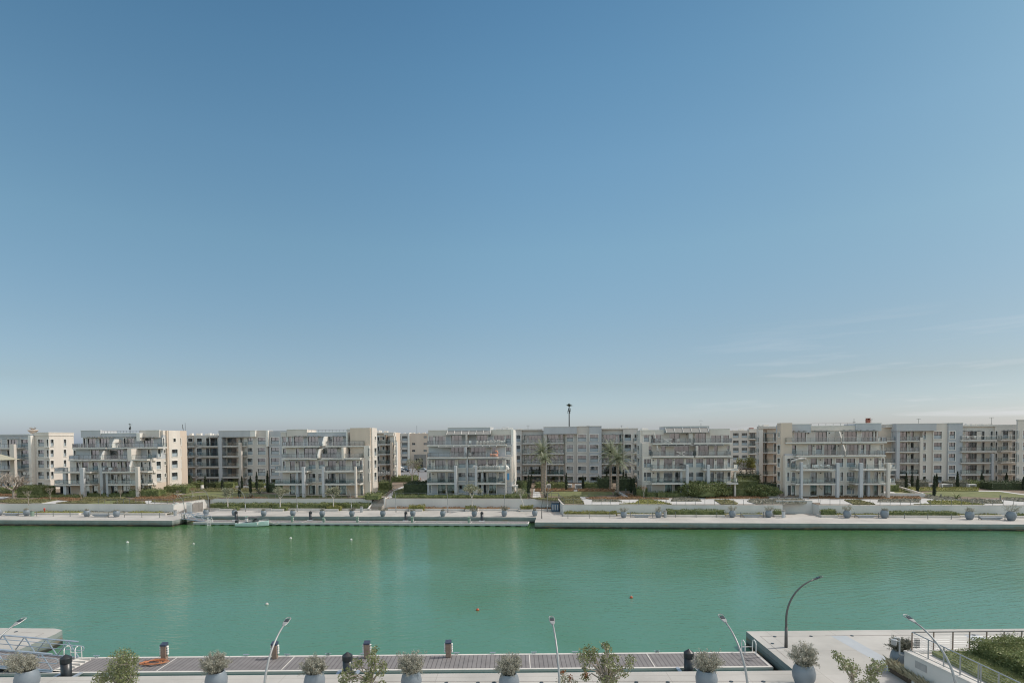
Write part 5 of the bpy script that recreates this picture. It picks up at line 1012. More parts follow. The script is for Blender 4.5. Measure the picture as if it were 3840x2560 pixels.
# ---- beds and hedges, left garden
BD = [(1, [(-60, 1108), (-60, 1058), (150, 1040), (560, 1040), (720, 1045), (520, 1082), (300, 1108)], .55, 'bed', 'olive green shrub bed at the far left of the garden'),
 (1, [(-60, 1000), (-60, 975), (170, 975), (150, 1000)], .5, 'bedred', 'rusty bed under the big bare tree'),
 (1, [(380, 1045), (560, 1020), (900, 1020), (1060, 1030), (900, 1060), (740, 1046)], .5, 'bedred', 'rust brown bed beside the left path junction'),
 (1, [(660, 1106), (680, 1088), (900, 1068), (1050, 1052), (1340, 1050), (1300, 1070), (960, 1108)], .5, 'bed', 'olive bed between the left path and the small lawn'),
 (1, [(1370, 1116), (1390, 1090), (1480, 1062), (1800, 1066), (1680, 1116)], .55, 'bed', 'wedge shaped olive bed between small lawn and light path'),
 (1, [(1000, 1040), (1100, 1006), (1560, 1012), (1640, 1040), (1500, 1050)], .5, 'bed', 'brown green bed in front of the left terrace house'),
 (1, [(1640, 1044), (1800, 1000), (2180, 985), (2340, 1000), (2180, 1052)], .5, 'bedred', 'rust bed left of the curved white path'),
 (1, [(1900, 1074), (1920, 1058), (2180, 1062), (2180, 1078)], .4, 'bed', 'narrow dark bed inside the light paving'),
 (2, [(170, 1060), (200, 1030), (300, 1000), (600, 1000), (615, 1048), (400, 1095)], .5, 'bed', 'olive bed behind the slatted gate'),
 (2, [(0, 980), (200, 900), (360, 880), (360, 940), (60, 1002)], .8, 'bed', 'sloping green bank below the sunlit end wall'),
 (2, [(640, 1050), (700, 1020), (1250, 1012), (1250, 1050)], .55, 'bedred', 'flowering rust bed on top of the recessed wall'),
 (2, [(1260, 1052), (1260, 1028), (2352, 1028), (2352, 1054)], .55, 'bed', 'long olive bed on the wall in front of the second terrace house'),
 (2, [(360, 935), (500, 905), (1380, 905), (1380, 938)], .7, 'bed', 'brown green bed along the curved white path'),
 (3, [(0, 1052), (0, 1022), (560, 1022), (560, 1052)], .55, 'bed', 'olive bed ending at the garden steps'),
 (3, [(575, 985), (620, 940), (840, 870), (870, 930), (740, 985)], .9, 'hedge', 'green shrubbery left of the garden steps'),
 (3, [(920, 990), (925, 940), (1050, 905), (1050, 990)], .5, 'hedge', 'low green bed right of the garden steps'),
 (4, [(625, 1250), (660, 1226), (980, 1220), (980, 1252)], .5, 'bed', 'brown planting on the wall left of the slanting wall'),
 (4, [(690, 1138), (700, 1108), (1180, 1108), (1180, 1132)], .6, 'bedred', 'reddish bed in front of the white utility screens'),
 (4, [(1230, 1134), (1230, 1108), (1700, 1112), (1700, 1138)], .6, 'bedred', 'reddish bed between the screens and the curved path'),
 (4, [(1060, 1308), (1030, 1262), (1000, 1215), (1250, 1212), (1318, 1308)], .5, 'bed', 'olive bed in the corner of the slanting wall'),
 (4, [(1330, 1226), (1400, 1212), (1680, 1218), (1790, 1212), (1900, 1226), (1900, 1240), (1420, 1240)], .45, 'bedred', 'rusty strip along the lawn edge below the palms'),
 (4, [(1410, 1272), (1425, 1245), (1740, 1248), (1790, 1270)], .4, 'bedgrey', 'silver planting island in the pale paving'),
 (4, [(1765, 1310), (1800, 1292), (1950, 1285), (2010, 1245), (2150, 1240), (2352, 1285), (2430, 1308)], .5, 'bedyel', 'yellow green planting island in the pale paving'),
 (4, [(1830, 1170), (1900, 1175), (2050, 1215), (2050, 1235), (1900, 1232)], .5, 'bedred', 'bright rust bed right of the curved path'),
 (5, [(0, 1035), (80, 1010), (700, 1030), (700, 1040)], .4, 'bedred', 'low rust strip in front of the clipped front hedge'),
 (5, [(725, 1062), (745, 1030), (880, 1006), (1060, 1015), (1112, 1062)], .45, 'bedgrey', 'grey green island with pale flowers'),
 (5, [(1160, 1030), (1180, 1010), (1960, 1000), (1960, 1030)], .4, 'bedred', 'long rust strip under the oleanders'),
 (5, [(1272, 1046), (1450, 1040), (1572, 1084), (1560, 1100), (1370, 1102)], .5, 'bed', 'rounded olive island in the paving'),
 (5, [(1688, 1062), (1720, 1036), (2352, 1030), (2460, 1070), (2400, 1088), (1800, 1092)], .5, 'bedgrey', 'large grey green bed above the ramp'),
 (5, [(2010, 955), (2060, 940), (2280, 975), (2352, 1000), (2230, 1008)], .4, 'bedred', 'orange red bed below the dark right hedge'),
 (6, [(1230, 1046), (1420, 1042), (1622, 1098), (1600, 1112), (1400, 1112)], .5, 'bed', 'olive island right of the ramp railing'),
 (6, [(780, 1026), (900, 1002), (2180, 1004), (2200, 1040)], .4, 'bedred', 'rust strip along the low white garden wall'),
 (6, [(1650, 1070), (1670, 1040), (2180, 1036), (2180, 1074)], .45, 'bedgrey', 'silver strip right of the olive island'),
 (7, [(1035, 1116), (1050, 1100), (1180, 1095), (1130, 1055), (1500, 1052), (1700, 1090), (2010, 1130), (1900, 1136)], .5, 'bedyel', 'ochre grass island near the right edge'),
 (7, [(1500, 1060), (1540, 1030), (2060, 1050), (2090, 1086), (1800, 1090)], .5, 'bedgrey', 'pale planting strip along the right lawn'),
 (7, [(1100, 1010), (1130, 980), (1230, 1000), (1500, 1016), (1480, 1040), (1240, 1036)], .5, 'bedgrey', 'whitish flowers at the left tip of the right lawn'),
 (7, [(770, 930), (790, 890), (1780, 890), (1780, 928), (1200, 926)], .7, 'bedyel', 'light green bank behind the right lawn'),
 (7, [(2080, 1040), (2100, 1018), (2500, 1030), (2500, 1062), (2300, 1062)], .5, 'bedgrey', 'pale bed at the right edge of the garden'),
 (7, [(780, 930), (800, 930), (1060, 960), (1100, 988), (1060, 992)], .45, 'hedge', 'thin green strip on the sloping low wall'),
]
for k, pts, h, m_, lb in BD: bed(k, pts, h, M[m_], lb)
# promenade planting strips, between kerb and wall (z 1.2)
def strip(k, x0, x1, v0, v1, h, m_, lb, name='planting_strip'):
    u0, u1 = U(k, x0, v0, 1.5), U(k, x1, v0, 1.5); rng = np.random.default_rng(sd()); n = int(min(8000, (u1-u0)*(v1-v0)*38)); p = rng.uniform(size=(n, 3))
    x = u0+p[:, 0]*(u1-u0); y = v0+p[:, 1]*(v1-v0); hh = h*(.75+.25*np.sin(x*1.7+x0)*np.sin(x*.6)); z = 1.3+hh*p[:, 2]**.6
    ex = MB(); ex.box(u0, u1, v0, v1, 1.21, 1.3+h*.45)
    return leaftop(name, np.stack([x, y, z], 1), .2, M[m_], lb, 'flower bed', (u0, v0, 1.2), kind='stuff', seed=sd(), extra=ex)
def kerbbox(k, x0, x1, v0, lb, d=.35, h=.42, name='planter_kerb', vb=10.6, ends=True):
    u0, u1 = U(k, x0, v0, 1.4), U(k, x1, v0, 1.4); b = MB(); b.bbox(u0, u1, v0, v0+d, 1.2, 1.2+h, .03)
    if ends: b.bbox(u0, u0+.3, v0+d, vb, 1.2, 1.2+h-.01, .03); b.bbox(u1-.3, u1, v0+d, vb, 1.2, 1.2+h-.01, .03)
    return b.top(name, M['kerb'], lb, 'kerb', (u0, v0, 1.2), group='stone planter kerbs')
kerbbox(1, -60, 990, 8.1, 'long pale kerb of the far left planting strip'); kerbbox(1, 1020, 1565, 8.9, 'pale kerb behind the bench and two pots on the left quay', vb=10.9); kerbbox(1, 1575, 2085, 8.1, 'pale kerb of the yellow green planter left of the bin')
strip(1, -60, 450, 8.9, 10.9, .45, 'bedyel', 'straw coloured grasses at the left end of the quay wall'); strip(1, 450, 1010, 8.6, 10.6, .8, 'bedyel', 'yellow green shrubs around the red marker'); strip(1, 1010, 1590, 9.3, 10.9, .6, 'bedgrey', 'thin grey grasses behind the left bench'); strip(1, 1600, 1990, 8.6, 10.4, .85, 'bedyel', 'bright yellow green shrub strip on the left quay'); strip(1, 1990, 2150, 8.6, 10.6, .5, 'bedgrey', 'dry grasses beside the quay bin')
kerbbox(2, 560, 752, 16.9, 'kerb right of the slatted gate', vb=19.8, ends=False); 
TP = [(2, 755, 910, 'under the first leafy tree'), (2, 1405, 1555, 'under the second leafy tree'), (3, 66, 228, 'under the leafy tree left of the steps'), (3, 1122, 1290, 'of the green mound right of the steps'), (3, 1826, 1990, 'under the leafy tree in front of the middle block'), (4, 508, 662, 'under the leaning young tree')]
for i, (k, x0, x1, w_) in enumerate(TP): kerbbox(k, x0, x1, 15.6, 'boxed stone planter '+w_, h=.5, vb=17.6, name='stone_planter')
for k, x0, x1, lb in ((2, 915, 1400, 'kerb between the first two tree planters'), (2, 1560, 2075, 'kerb right of the second tree planter'), (3, 232, 640, 'kerb ending at the foot of the steps'), (3, 850, 1118, 'kerb right of the steps'), (3, 1294, 1820, 'kerb below the brown strip in front of the middle block'), (3, 1994, 2500, 'kerb left of the leaning tree'), (4, 666, 985, 'kerb ending at the blue bin')):
    kerbbox(k, x0, x1, 17.0, lb, vb=19.8, ends=False)
def hstrip(k, x0, x1, yt, m_, lb, v=17.8, d=1.6, **kw): return hedge(k, x0, x1, 0, yt, d, M[m_], lb, v=v, z0=1.3, **kw)
hstrip(2, 625, 1400, 1102, 'hedge', 'long clipped hedge right of the slatted gate', 18.2); hstrip(2, 1400, 2352, 1104, 'hedge', 'clipped hedge behind the second leafy tree', 18.2); hstrip(3, 0, 620, 1100, 'hedge', 'clipped hedge ending left of the steps', 18.2)
for k, x0, x1, lb in ((2, 775, 975, 'low green mound under the first leafy tree'), (2, 1430, 1590, 'low green mound under the second leafy tree'), (3, 80, 255, 'low green mound under the tree left of the steps'), (3, 1118, 1305, 'bright green mound in the planter right of the steps'), (3, 1830, 1960, 'low green mound under the middle tree'), (4, 505, 665, 'low green mound under the leaning tree')):
    hedge(k, x0, x1, 0, {2: 1142, 3: 1136, 4: 1334}[k] if lb[0] == 'l' else 1126, 1.5, M['bedyel'] if k > 2 else M['hedge'], lb, v=15.95, z0=1.4, name='mound_shrub', cat='shrub')
strip(3, 840, 1840, 17.4, 19.6, .8, 'bedred', 'brown shrub strip right of the steps'); strip(3, 1960, 2380, 17.4, 19.6, .8, 'bedred', 'brown shrub strip in front of the pergola'); strip(4, 660, 975, 17.4, 19.6, .7, 'bedred', 'brown shrubs left of the blue bin')
kerbbox(4, 1050, 1715, 8.1, 'pale kerb of the hedge strip right of the slanting wall'); kerbbox(4, 1730, 2330, 8.9, 'pale kerb behind the first bench on the right quay', vb=10.9, ends=False); kerbbox(5, 640, 1412, 8.1, 'pale kerb of the long clipped hedge on the right quay'); kerbbox(5, 1420, 2030, 8.9, 'pale kerb behind the second bench on the right quay', vb=10.9, ends=False); kerbbox(5, 2030, 2180, 8.4, 'short kerb beside the bin at the ramp')
kerbbox(6, 945, 1155, 8.1, 'rounded white planter right of the ramp'); kerbbox(6, 1160, 1790, 8.9, 'pale kerb behind the third bench on the right quay', vb=10.9, ends=False); kerbbox(7, 645, 1545, 8.1, 'pale kerb of the clipped hedge near the right end'); kerbbox(7, 1550, 2240, 8.9, 'pale kerb behind the last bench', vb=10.9, ends=False); kerbbox(7, 2245, 2500, 8.1, 'pale planter kerb at the right edge')
hstrip(4, 1062, 1720, 1408, 'bedyel', 'yellow green clipped hedge right of the slanting wall', 8.7, 1.6); hstrip(5, 680, 1405, 1186, 'hedge', 'bright clipped hedge between two quay bins', 8.7, 1.6); hstrip(7, 655, 1520, 1206, 'hedge', 'clipped hedge on the quay near the right end', 8.7, 1.6); hstrip(7, 2255, 2500, 1234, 'hedge', 'small hedge cut by the right edge', 8.7, 1.5)
hstrip(6, 970, 1135, 1180, 'hedge', 'round shrub in the white planter beside the ramp', 8.7, 1.6); hstrip(5, 2035, 2130, 1186, 'hedge', 'small shrub behind the bin at the ramp', 8.9, 1.2)
strip(4, 1720, 2380, 9.3, 10.9, .6, 'bedyel', 'dry green strip behind the first bench on the right quay'); strip(5, 1410, 1900, 9.3, 10.9, .6, 'bedyel', 'dry green strip behind the second bench on the right quay'); strip(6, 1135, 1700, 9.3, 10.9, .6, 'bedyel', 'dry green strip behind the third bench on the right quay'); strip(7, 1525, 2090, 9.3, 10.9, .6, 'bedyel', 'dry straw strip behind the last bench')
# garden hedges
hedge(1, 205, 535, 1012, 888, 4, M['hedge'], 'big clipped hedge block behind the bare tree', j=.3); hedge(1, -60, 150, 975, 905, 3, M['hedge'], 'hedge at the left edge below the wing'); hedge(1, 205, 1000, 1028, 992, 1.2, M['hedge'], 'low hedge in front of the dark pavilion')
hedge(1, 1000, 1650, 1014, 975, 1.2, M['hedge'], 'low hedge along the left terrace house'); hedge(1, 1010, 1160, 985, 936, 2, M['hedge'], 'clipped green shrub behind the low left hedge'); hedge(1, 1620, 2000, 1020, 930, 3, M['hedge'], 'leafy hedge right of the bare saplings', j=.35)
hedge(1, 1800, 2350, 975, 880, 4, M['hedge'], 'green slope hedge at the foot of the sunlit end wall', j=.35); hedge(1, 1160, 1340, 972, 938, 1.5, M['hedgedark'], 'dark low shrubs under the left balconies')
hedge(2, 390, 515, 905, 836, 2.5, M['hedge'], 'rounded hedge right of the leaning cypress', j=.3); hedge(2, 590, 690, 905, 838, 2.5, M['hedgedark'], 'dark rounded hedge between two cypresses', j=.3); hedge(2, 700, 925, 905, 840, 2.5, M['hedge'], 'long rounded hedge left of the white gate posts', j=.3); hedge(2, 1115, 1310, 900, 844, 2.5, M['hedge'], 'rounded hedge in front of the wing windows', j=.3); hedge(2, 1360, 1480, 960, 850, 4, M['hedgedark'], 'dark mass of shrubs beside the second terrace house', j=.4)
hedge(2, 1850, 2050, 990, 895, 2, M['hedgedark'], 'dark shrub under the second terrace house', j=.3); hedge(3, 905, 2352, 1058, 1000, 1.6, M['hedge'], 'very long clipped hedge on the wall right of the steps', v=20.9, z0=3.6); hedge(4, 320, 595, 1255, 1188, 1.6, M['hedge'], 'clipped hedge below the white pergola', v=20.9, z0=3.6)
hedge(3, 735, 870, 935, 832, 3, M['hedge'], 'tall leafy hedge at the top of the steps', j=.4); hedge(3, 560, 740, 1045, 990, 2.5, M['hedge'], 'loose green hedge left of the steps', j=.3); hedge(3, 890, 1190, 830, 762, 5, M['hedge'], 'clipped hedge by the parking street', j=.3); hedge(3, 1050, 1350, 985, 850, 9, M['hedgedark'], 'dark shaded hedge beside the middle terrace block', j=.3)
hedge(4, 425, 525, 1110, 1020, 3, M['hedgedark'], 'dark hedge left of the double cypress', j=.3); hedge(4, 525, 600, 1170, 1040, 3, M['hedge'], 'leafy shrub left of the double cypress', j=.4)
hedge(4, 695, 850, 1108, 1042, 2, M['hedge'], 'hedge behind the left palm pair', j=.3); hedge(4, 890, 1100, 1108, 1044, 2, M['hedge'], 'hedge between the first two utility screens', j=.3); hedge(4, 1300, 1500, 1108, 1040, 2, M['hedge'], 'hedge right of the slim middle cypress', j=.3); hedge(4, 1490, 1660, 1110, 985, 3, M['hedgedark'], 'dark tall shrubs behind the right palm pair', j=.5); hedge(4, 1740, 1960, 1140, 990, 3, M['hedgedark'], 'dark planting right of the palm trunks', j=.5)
hedge(5, 285, 430, 1010, 905, 2, M['hedge'], 'clipped hedge beside the red leaved sapling', j=.3); hedge(5, 425, 550, 1018, 962, 1.5, M['hedge'], 'short clipped hedge in front of the shutters', j=.25); hedge(5, 555, 1050, 1020, 962, 1.5, M['hedge'], 'clipped front hedge left of the big round shrub', j=.25)
g0 = GG(5, 1140, 1012); bush((g0[0], g0[1], g0[2]), 6.4, 4, ZV(5, 1140, 812, g0[1])-g0[2], M['hedge'], 'largest round shrub in front of the canopy terrace block', n=9000, size=.34, cat='shrub')
hedge(5, 1290, 1790, 1005, 915, 3, M['hedge'], 'flowering oleander hedge right of the round shrub', j=.5); hedge(5, 1530, 1830, 960, 812, 5, M['hedge'], 'taller oleanders behind the front oleander hedge', j=.6)
g0 = GG(5, 1890, 1008); bush((g0[0], g0[1], g0[2]), 4.2, 3, ZV(5, 1890, 862, g0[1])-g0[2], M['hedge'], 'rounded oleander at the right end of its hedge', n=5000, size=.34, cat='shrub')
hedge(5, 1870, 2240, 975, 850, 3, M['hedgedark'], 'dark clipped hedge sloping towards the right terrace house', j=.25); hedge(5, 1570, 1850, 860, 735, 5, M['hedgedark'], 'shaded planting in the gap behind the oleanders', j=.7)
hedge(7, 725, 860, 890, 815, 3, M['bedgrey'], 'pale leaved shrubs at the left of the right lawn', j=.4); hedge(7, 945, 1160, 890, 822, 3, M['bedgrey'], 'pale leaved shrubs between two cypresses', j=.4); hedge(7, 1410, 1660, 900, 822, 3, M['bedgrey'], 'pale shrubs behind the tallest right cypress', j=.4); hedge(7, 1680, 1880, 900, 825, 3, M['hedge'], 'green shrubs behind the right screen', j=.4); hedge(7, 1945, 2500, 930, 835, 4, M['hedgedark'], 'dark hedge at the right edge below the wing', j=.4); hedge(7, 670, 785, 950, 865, 2, M['hedge'], 'clipped hedge right of the beige pillar', j=.2)
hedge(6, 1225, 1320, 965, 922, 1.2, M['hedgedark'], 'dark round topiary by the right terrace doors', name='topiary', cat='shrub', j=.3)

# ---- trees
def cypress(k, x, yb, yt, label, w_=None, lean=0):
    u, v, z = GG(k, x, yb); zt = ZV(k, x, yt, v); h = zt-z; r = w_ or max(.42, h*.085); rng = np.random.default_rng(sd()); n = int(420+h*190)
    t_ = rng.uniform(0, 1, n); a = rng.uniform(0, 6.283, n); pr = np.sin(np.clip(t_*1.02+.06, 0, 1)*math.pi)**.45*(1-.45*t_); ph = rng.uniform(0, 6)
    rr = r*pr*(.8+.2*np.sin(t_*17+a*2+ph))+rng.normal(0, .05, n)
    t = thing('cypress_tree', label, 'cypress', (u, v, z), group='slim cypresses in the gardens')
    P = np.stack([u+rr*np.cos(a)+lean*t_**1.5*h, v+rr*np.sin(a), z+.12+t_*h], 1)
    c = MB(); c.tube([(u+lean*s**1.5*h, v, z+.1+s*h*.95) for s in (0, .3, .6, 1)], [r*.5, r*.7, r*.5, .03], 6)
    leafpart('crown', P, .22, M['cyp'], t, sd(), .45, c); b = MB(); b.tube([(u, v, z-.2), (u, v, z+.6)], .09, 6); b.part('trunk', M['bark'], t)
CY = [(1, 1937, 945, 828, 'small cypress left of the trio below the sunlit end wall'), (1, 1990, 985, 798, 'middle cypress of the trio in front of the left terrace house'), (1, 2022, 965, 812, 'rear cypress of the trio in front of the left terrace house'), (1, 2113, 945, 885, 'tiny cypress under the drainpipe strip'), (1, 1780, 1012, 845, 'thin dark cypress among the bare saplings'), (1, 2236, 938, 708, 'tallest cypress against the sunlit end wall'), (1, 2279, 918, 848, 'stub cypress right of the tallest left cypress'),
 (2, 572, 920, 748, 'cypress between the two rounded hedges'), (2, 785, 930, 785, 'cypress in front of the framed balconies'), (2, 1033, 920, 760, 'thin cypress beside the tall wing pillar'), (2, 1002, 1020, 880, 'dark cypress with bare leg near the lawn'), (2, 1141, 980, 758, 'cypress right of the wing pillar'), (2, 1221, 940, 706, 'tall cypress before the last pair of wing windows'), (2, 1357, 960, 690, 'tallest cypress left of the second terrace house'), (2, 1468, 830, 738, 'short cypress beside the second terrace house balconies'),
 (4, 612, 1222, 948, 'left half of the double dark cypress'), (4, 1088, 1135, 918, 'slim cypress in front of the white window bay'), (4, 1297, 1118, 953, 'slim cypress left of the dark bay'), (4, 1598, 1080, 905, 'dark cypress left of the right palms'), (4, 1808, 1090, 880, 'dark cypress right of the right palms'), (4, 1840, 1100, 900, 'second dark cypress right of the right palms'), (4, 1903, 1168, 985, 'lighter cypress at the curved path'), (4, 1948, 1215, 1035, 'front cypress beside the clipped hedge'),
 (7, 868, 925, 722, 'stout cypress at the left of the right lawn'), (7, 940, 890, 730, 'cypress behind the stout one'), (7, 1010, 965, 758, 'front cypress left of the right lawn'), (7, 1220, 1010, 750, 'nearest cypress, at the tip of the right lawn'), (7, 1250, 900, 725, 'cypress just behind the one at the tip of the lawn'), (7, 1513, 908, 700, 'tallest cypress by the right wing'), (7, 1818, 880, 722, 'cypress in front of the right balconies'), (7, 2130, 850, 718, 'shaded cypress left of the right edge'), (7, 2344, 935, 768, 'cypress at the right edge')]
for c_ in CY: cypress(*c_)
cypress(4, 632, 1110, 938, 'right half of the double dark cypress, leaning outward', lean=.12); cypress(2, 385, 902, 735, 'broad cypress leaning left in front of the balcony corner', w_=1.25, lean=-.1)

def branches(b, p, d, L_, r_, dep, g, tips, spread=.6, up=.15, k=3, taper=.62, bend=.12):
    q = [p]; dd = d.normalized()
    for i in range(3):
        dd = (dd+Vector((g.gauss(0, bend), g.gauss(0, bend), up*.35))).normalized(); q.append(q[-1]+dd*L_/3)
    b.tube(q, [r_, r_*.88, r_*.76, r_*.66], 5 if r_ > .03 else 3, cap=dep == 0)
    if dep == 0: tips.append(q[-1]); return
    for i in range(k):
        e = (dd+Vector((g.gauss(0, spread), g.gauss(0, spread), g.gauss(up, spread*.5)))).normalized()
        branches(b, q[-1] if i < 2 else q[-2], e, L_*g.uniform(.6, .85), r_*taper, dep-1, g, tips, spread, up, k, taper, bend)
def tree(k, x, yb, yt, label, leaf=None, D=None, seed=1, dep=3, spread=.55, trunk=.45, r_=.12, bark='barkwhite', lean=0, nleaf=60, lsize=.3, lrad=.55, zg=None, kids=3, wide=1, name='tree', cat='tree', group=None, lasp=.55):
    if zg is None: u, v, z = GG(k, x, yb)
    else: v = 16.3; z = zg; u = U(k, x, v, z)
    zt = ZV(k, x, yt, v); h = zt-z; g = random.Random(seed); t = thing(name, label, cat, (u, v, z), group=group)
    b = MB(); tips = []; th = h*trunk; top = Vector((u+lean*th, v, z+th)); b.tube([(u, v, z-.2), (u+lean*th*.4, v+.02, z+th*.5), top], [r_*1.3, r_*1.05, r_*.9], 7)
    L0 = (h-th)*.42
    for i in range(kids): a = i*6.283/kids+g.uniform(0, 1); branches(b, top, Vector((math.cos(a)*spread*1.3, math.sin(a)*spread*1.3, 1)), L0, r_*.7, dep-1, g, tips, spread, .25, 3)
    # keep the crown inside the height seen in the photograph
    mz = max(p.z for p in tips)
    f = (h-th)/(mz-z-th) if mz > z+th+.01 else 1
    b.v = [(q[0], q[1], q[2]) if q[2] <= z+th else (top.x+(q[0]-top.x)*wide, top.y+(q[1]-top.y)*wide, z+th+(q[2]-z-th)*f) for q in b.v]; tips = [Vector((top.x+(p.x-top.x)*wide, top.y+(p.y-top.y)*wide, z+th+(p.z-z-th)*f)) for p in tips]
    b.part('trunk', M[bark], t)
    if leaf:
        rng = np.random.default_rng(seed); P = np.concatenate([np.array(p)+rng.normal(size=(nleaf, 3))*lrad*np.array([.5, .5, .38]) for p in tips])
        leafpart('crown', P, lsize, M[leaf], t, seed, lasp)
    return t
tree(1, 168, 1030, 690, 'large bare spreading tree at the left edge', seed=3, dep=5, spread=.8, trunk=.28, r_=.2, bark='bark', kids=5, wide=1.75)
BT = [(632, 1062, 888, 'bare pollarded sapling beside the blue post'), (360, 1110, 930, 'faint bare sapling near the left fence'), (1265, 1018, 858, 'bare sapling in front of the left terrace house'), (1022, 1052, 948, 'small bare sapling right of the dark pavilion'), (1520, 1048, 918, 'bare sapling with dense twigs under the white pergola'), (1765, 1022, 868, 'twiggy brown sapling left of the cypress trio'), (2238, 1042, 925, 'bare sapling by the curved white path')]
for i, (x, yb, yt, lb) in enumerate(BT): tree(1, x, yb, yt, lb, seed=20+i, dep=4, spread=.45, trunk=.42, r_=.06, bark='bark', kids=4, wide=.95)
tree(2, 415, 1020, 905, 'thin brown leaved sapling behind the gate railing', 'bedred', seed=31, dep=3, trunk=.4, r_=.06, nleaf=10, lsize=.16)
tree(2, 855, 1140, 925, 'first leafy pollard tree right of the slatted gate', 'olive', seed=41, dep=3, spread=.75, trunk=.5, r_=.11, nleaf=48, lsize=.3, zg=1.5)
tree(2, 1515, 1155, 902, 'second leafy pollard tree on the recessed promenade', 'olive', seed=42, dep=3, spread=.75, trunk=.5, r_=.11, nleaf=48, lsize=.3, zg=1.5)
tree(3, 170, 1138, 902, 'leafy pollard tree left of the garden steps', 'olive', seed=43, dep=3, spread=.75, trunk=.5, r_=.11, nleaf=48, lsize=.3, zg=1.5)
tree(3, 1916, 1145, 872, 'leafy pollard tree in front of the middle terrace block', 'olive', seed=44, dep=3, spread=.75, trunk=.5, r_=.11, nleaf=48, lsize=.3, zg=1.5)
tree(4, 562, 1338, 1125, 'thin young tree leaning left below the pergola', 'olive', seed=45, dep=3, spread=.5, trunk=.6, r_=.09, nleaf=16, lsize=.25, zg=1.5, lean=-.3)
tree(5, 385, 1022, 870, 'pinkish bare sapling beside the clipped hedge', 'redleaf', seed=46, dep=4, spread=.35, trunk=.3, r_=.06, nleaf=2, lsize=.14)
tree(5, 1345, 1006, 870, 'bare sapling in front of the oleander hedge', None, seed=47, dep=4, spread=.4, trunk=.4, r_=.06)
tree(6, 1322, 1020, 872, 'small pale leaved tree before the right terrace house', 'straw', seed=48, dep=3, spread=.6, trunk=.5, r_=.08, nleaf=10, lsize=.22)
tree(6, 310, 905, 788, 'bare curved sapling beside the dark right hedge', None, seed=49, dep=3, spread=.3, trunk=.6, r_=.06)
tree(3, 1160, 862, 545, 'tall half bare feathery tree beyond the garden steps', 'olive', seed=50, dep=4, spread=.6, trunk=.35, r_=.16, bark='bark', nleaf=9, lsize=.25)
tree(3, 1240, 800, 625, 'sparse dark young tree at the street corner', 'hedge', seed=51, dep=3, spread=.4, trunk=.4, r_=.08, bark='bark', nleaf=14, lsize=.3)
tree(5, 1610, 800, 540, 'pale bare tree in the gap beside the canopy terrace block', None, seed=52, dep=5, spread=.6, trunk=.35, r_=.13, bark='barkwhite')
tree(5, 1680, 790, 535, 'olive coloured round tree in the gap between the blocks', 'bedyel', seed=53, dep=3, spread=.7, trunk=.4, r_=.15, bark='bark', nleaf=50, lsize=.4, lrad=1.1)
tree(5, 1755, 780, 590, 'smaller olive coloured tree behind the dark pergola', 'bedyel', seed=54, dep=3, spread=.7, trunk=.4, r_=.15, bark='bark', nleaf=50, lsize=.4, lrad=1.0)

def palm(k, x, yb, yt, cw, label, seed=1, lean=0, nf=40, yc=None):
    u, v, z = GG(k, x, yb); zt = ZV(k, x, yc or yt, v); h = zt-z; g = random.Random(seed); t = thing('palm_tree', label, 'palm', (u, v, z), group='date palms on the lawn')
    b = MB(); n = 26; pts = [(u+lean*(i/n)**2, v, z-.2+(h-.3)*i/n) for i in range(n+1)]; b.tube(pts, [(.42 if i == 0 else .33)*(1.06 if i % 2 else .92)*(1 if i < n-3 else 1.35) for i in range(n+1)], 9); b.part('trunk', M['bark2'], t)
    R_ = cw; c = MB(); hub = Vector((u+lean, v, z+h-.4)); P = []
    for i in range(nf):
        a = i*2.399+g.uniform(-.2, .2); e = math.radians(82-105*(i/nf)**.75); L_ = R_*g.uniform(.9, 1.12); d = Vector((math.cos(a)*math.cos(e), math.sin(a)*math.cos(e), math.sin(e))); q = [hub.copy()]; m_ = 9
        for j in range(m_): d = (d+Vector((0, 0, -.075-.05*j/m_))).normalized(); q.append(q[-1]+d*L_/m_)
        c.tube(q, [.05*(1-.8*j/m_) for j in range(m_+1)], 3, False)
        for j in range(1, m_*3):
            s = j/(m_*3); i0 = min(int(s*m_), m_-1); p = q[i0].lerp(q[i0+1], s*m_-i0); dd = (q[i0+1]-q[i0]).normalized(); sd_ = dd.cross(Vector((0, 0, 1)))
            if sd_.length < .05: sd_ = Vector((1, 0, 0))
            sd_.normalize(); ll = L_*.2*math.sin(math.pi*min(1, s*.85+.15))+.12
            for sg in (-1, 1):
                o = sd_*sg; w_ = dd*.042; tip = p+(o*.8+dd*.55+Vector((0, 0, -.18))).normalized()*ll; c.v += [tuple(p-w_), tuple(p+w_), tuple(tip)]; n_ = len(c.v); c.f.append((n_-3, n_-2, n_-1))
    c.part('crown', M['palm'], t)
palm(4, 784, 1152, 560, 4.4, 'rear palm of the left pair with a full round crown', 2, yc=640); palm(4, 815, 1190, 690, 2.2, 'shorter front palm of the left pair', 3, nf=22, yc=725)
palm(4, 1645, 1112, 540, 4.2, 'rear palm of the right pair, left of its neighbour', 4, yc=635); palm(4, 1737, 1198, 600, 4.6, 'front palm of the right pair with silvery fronds', 5, yc=720)
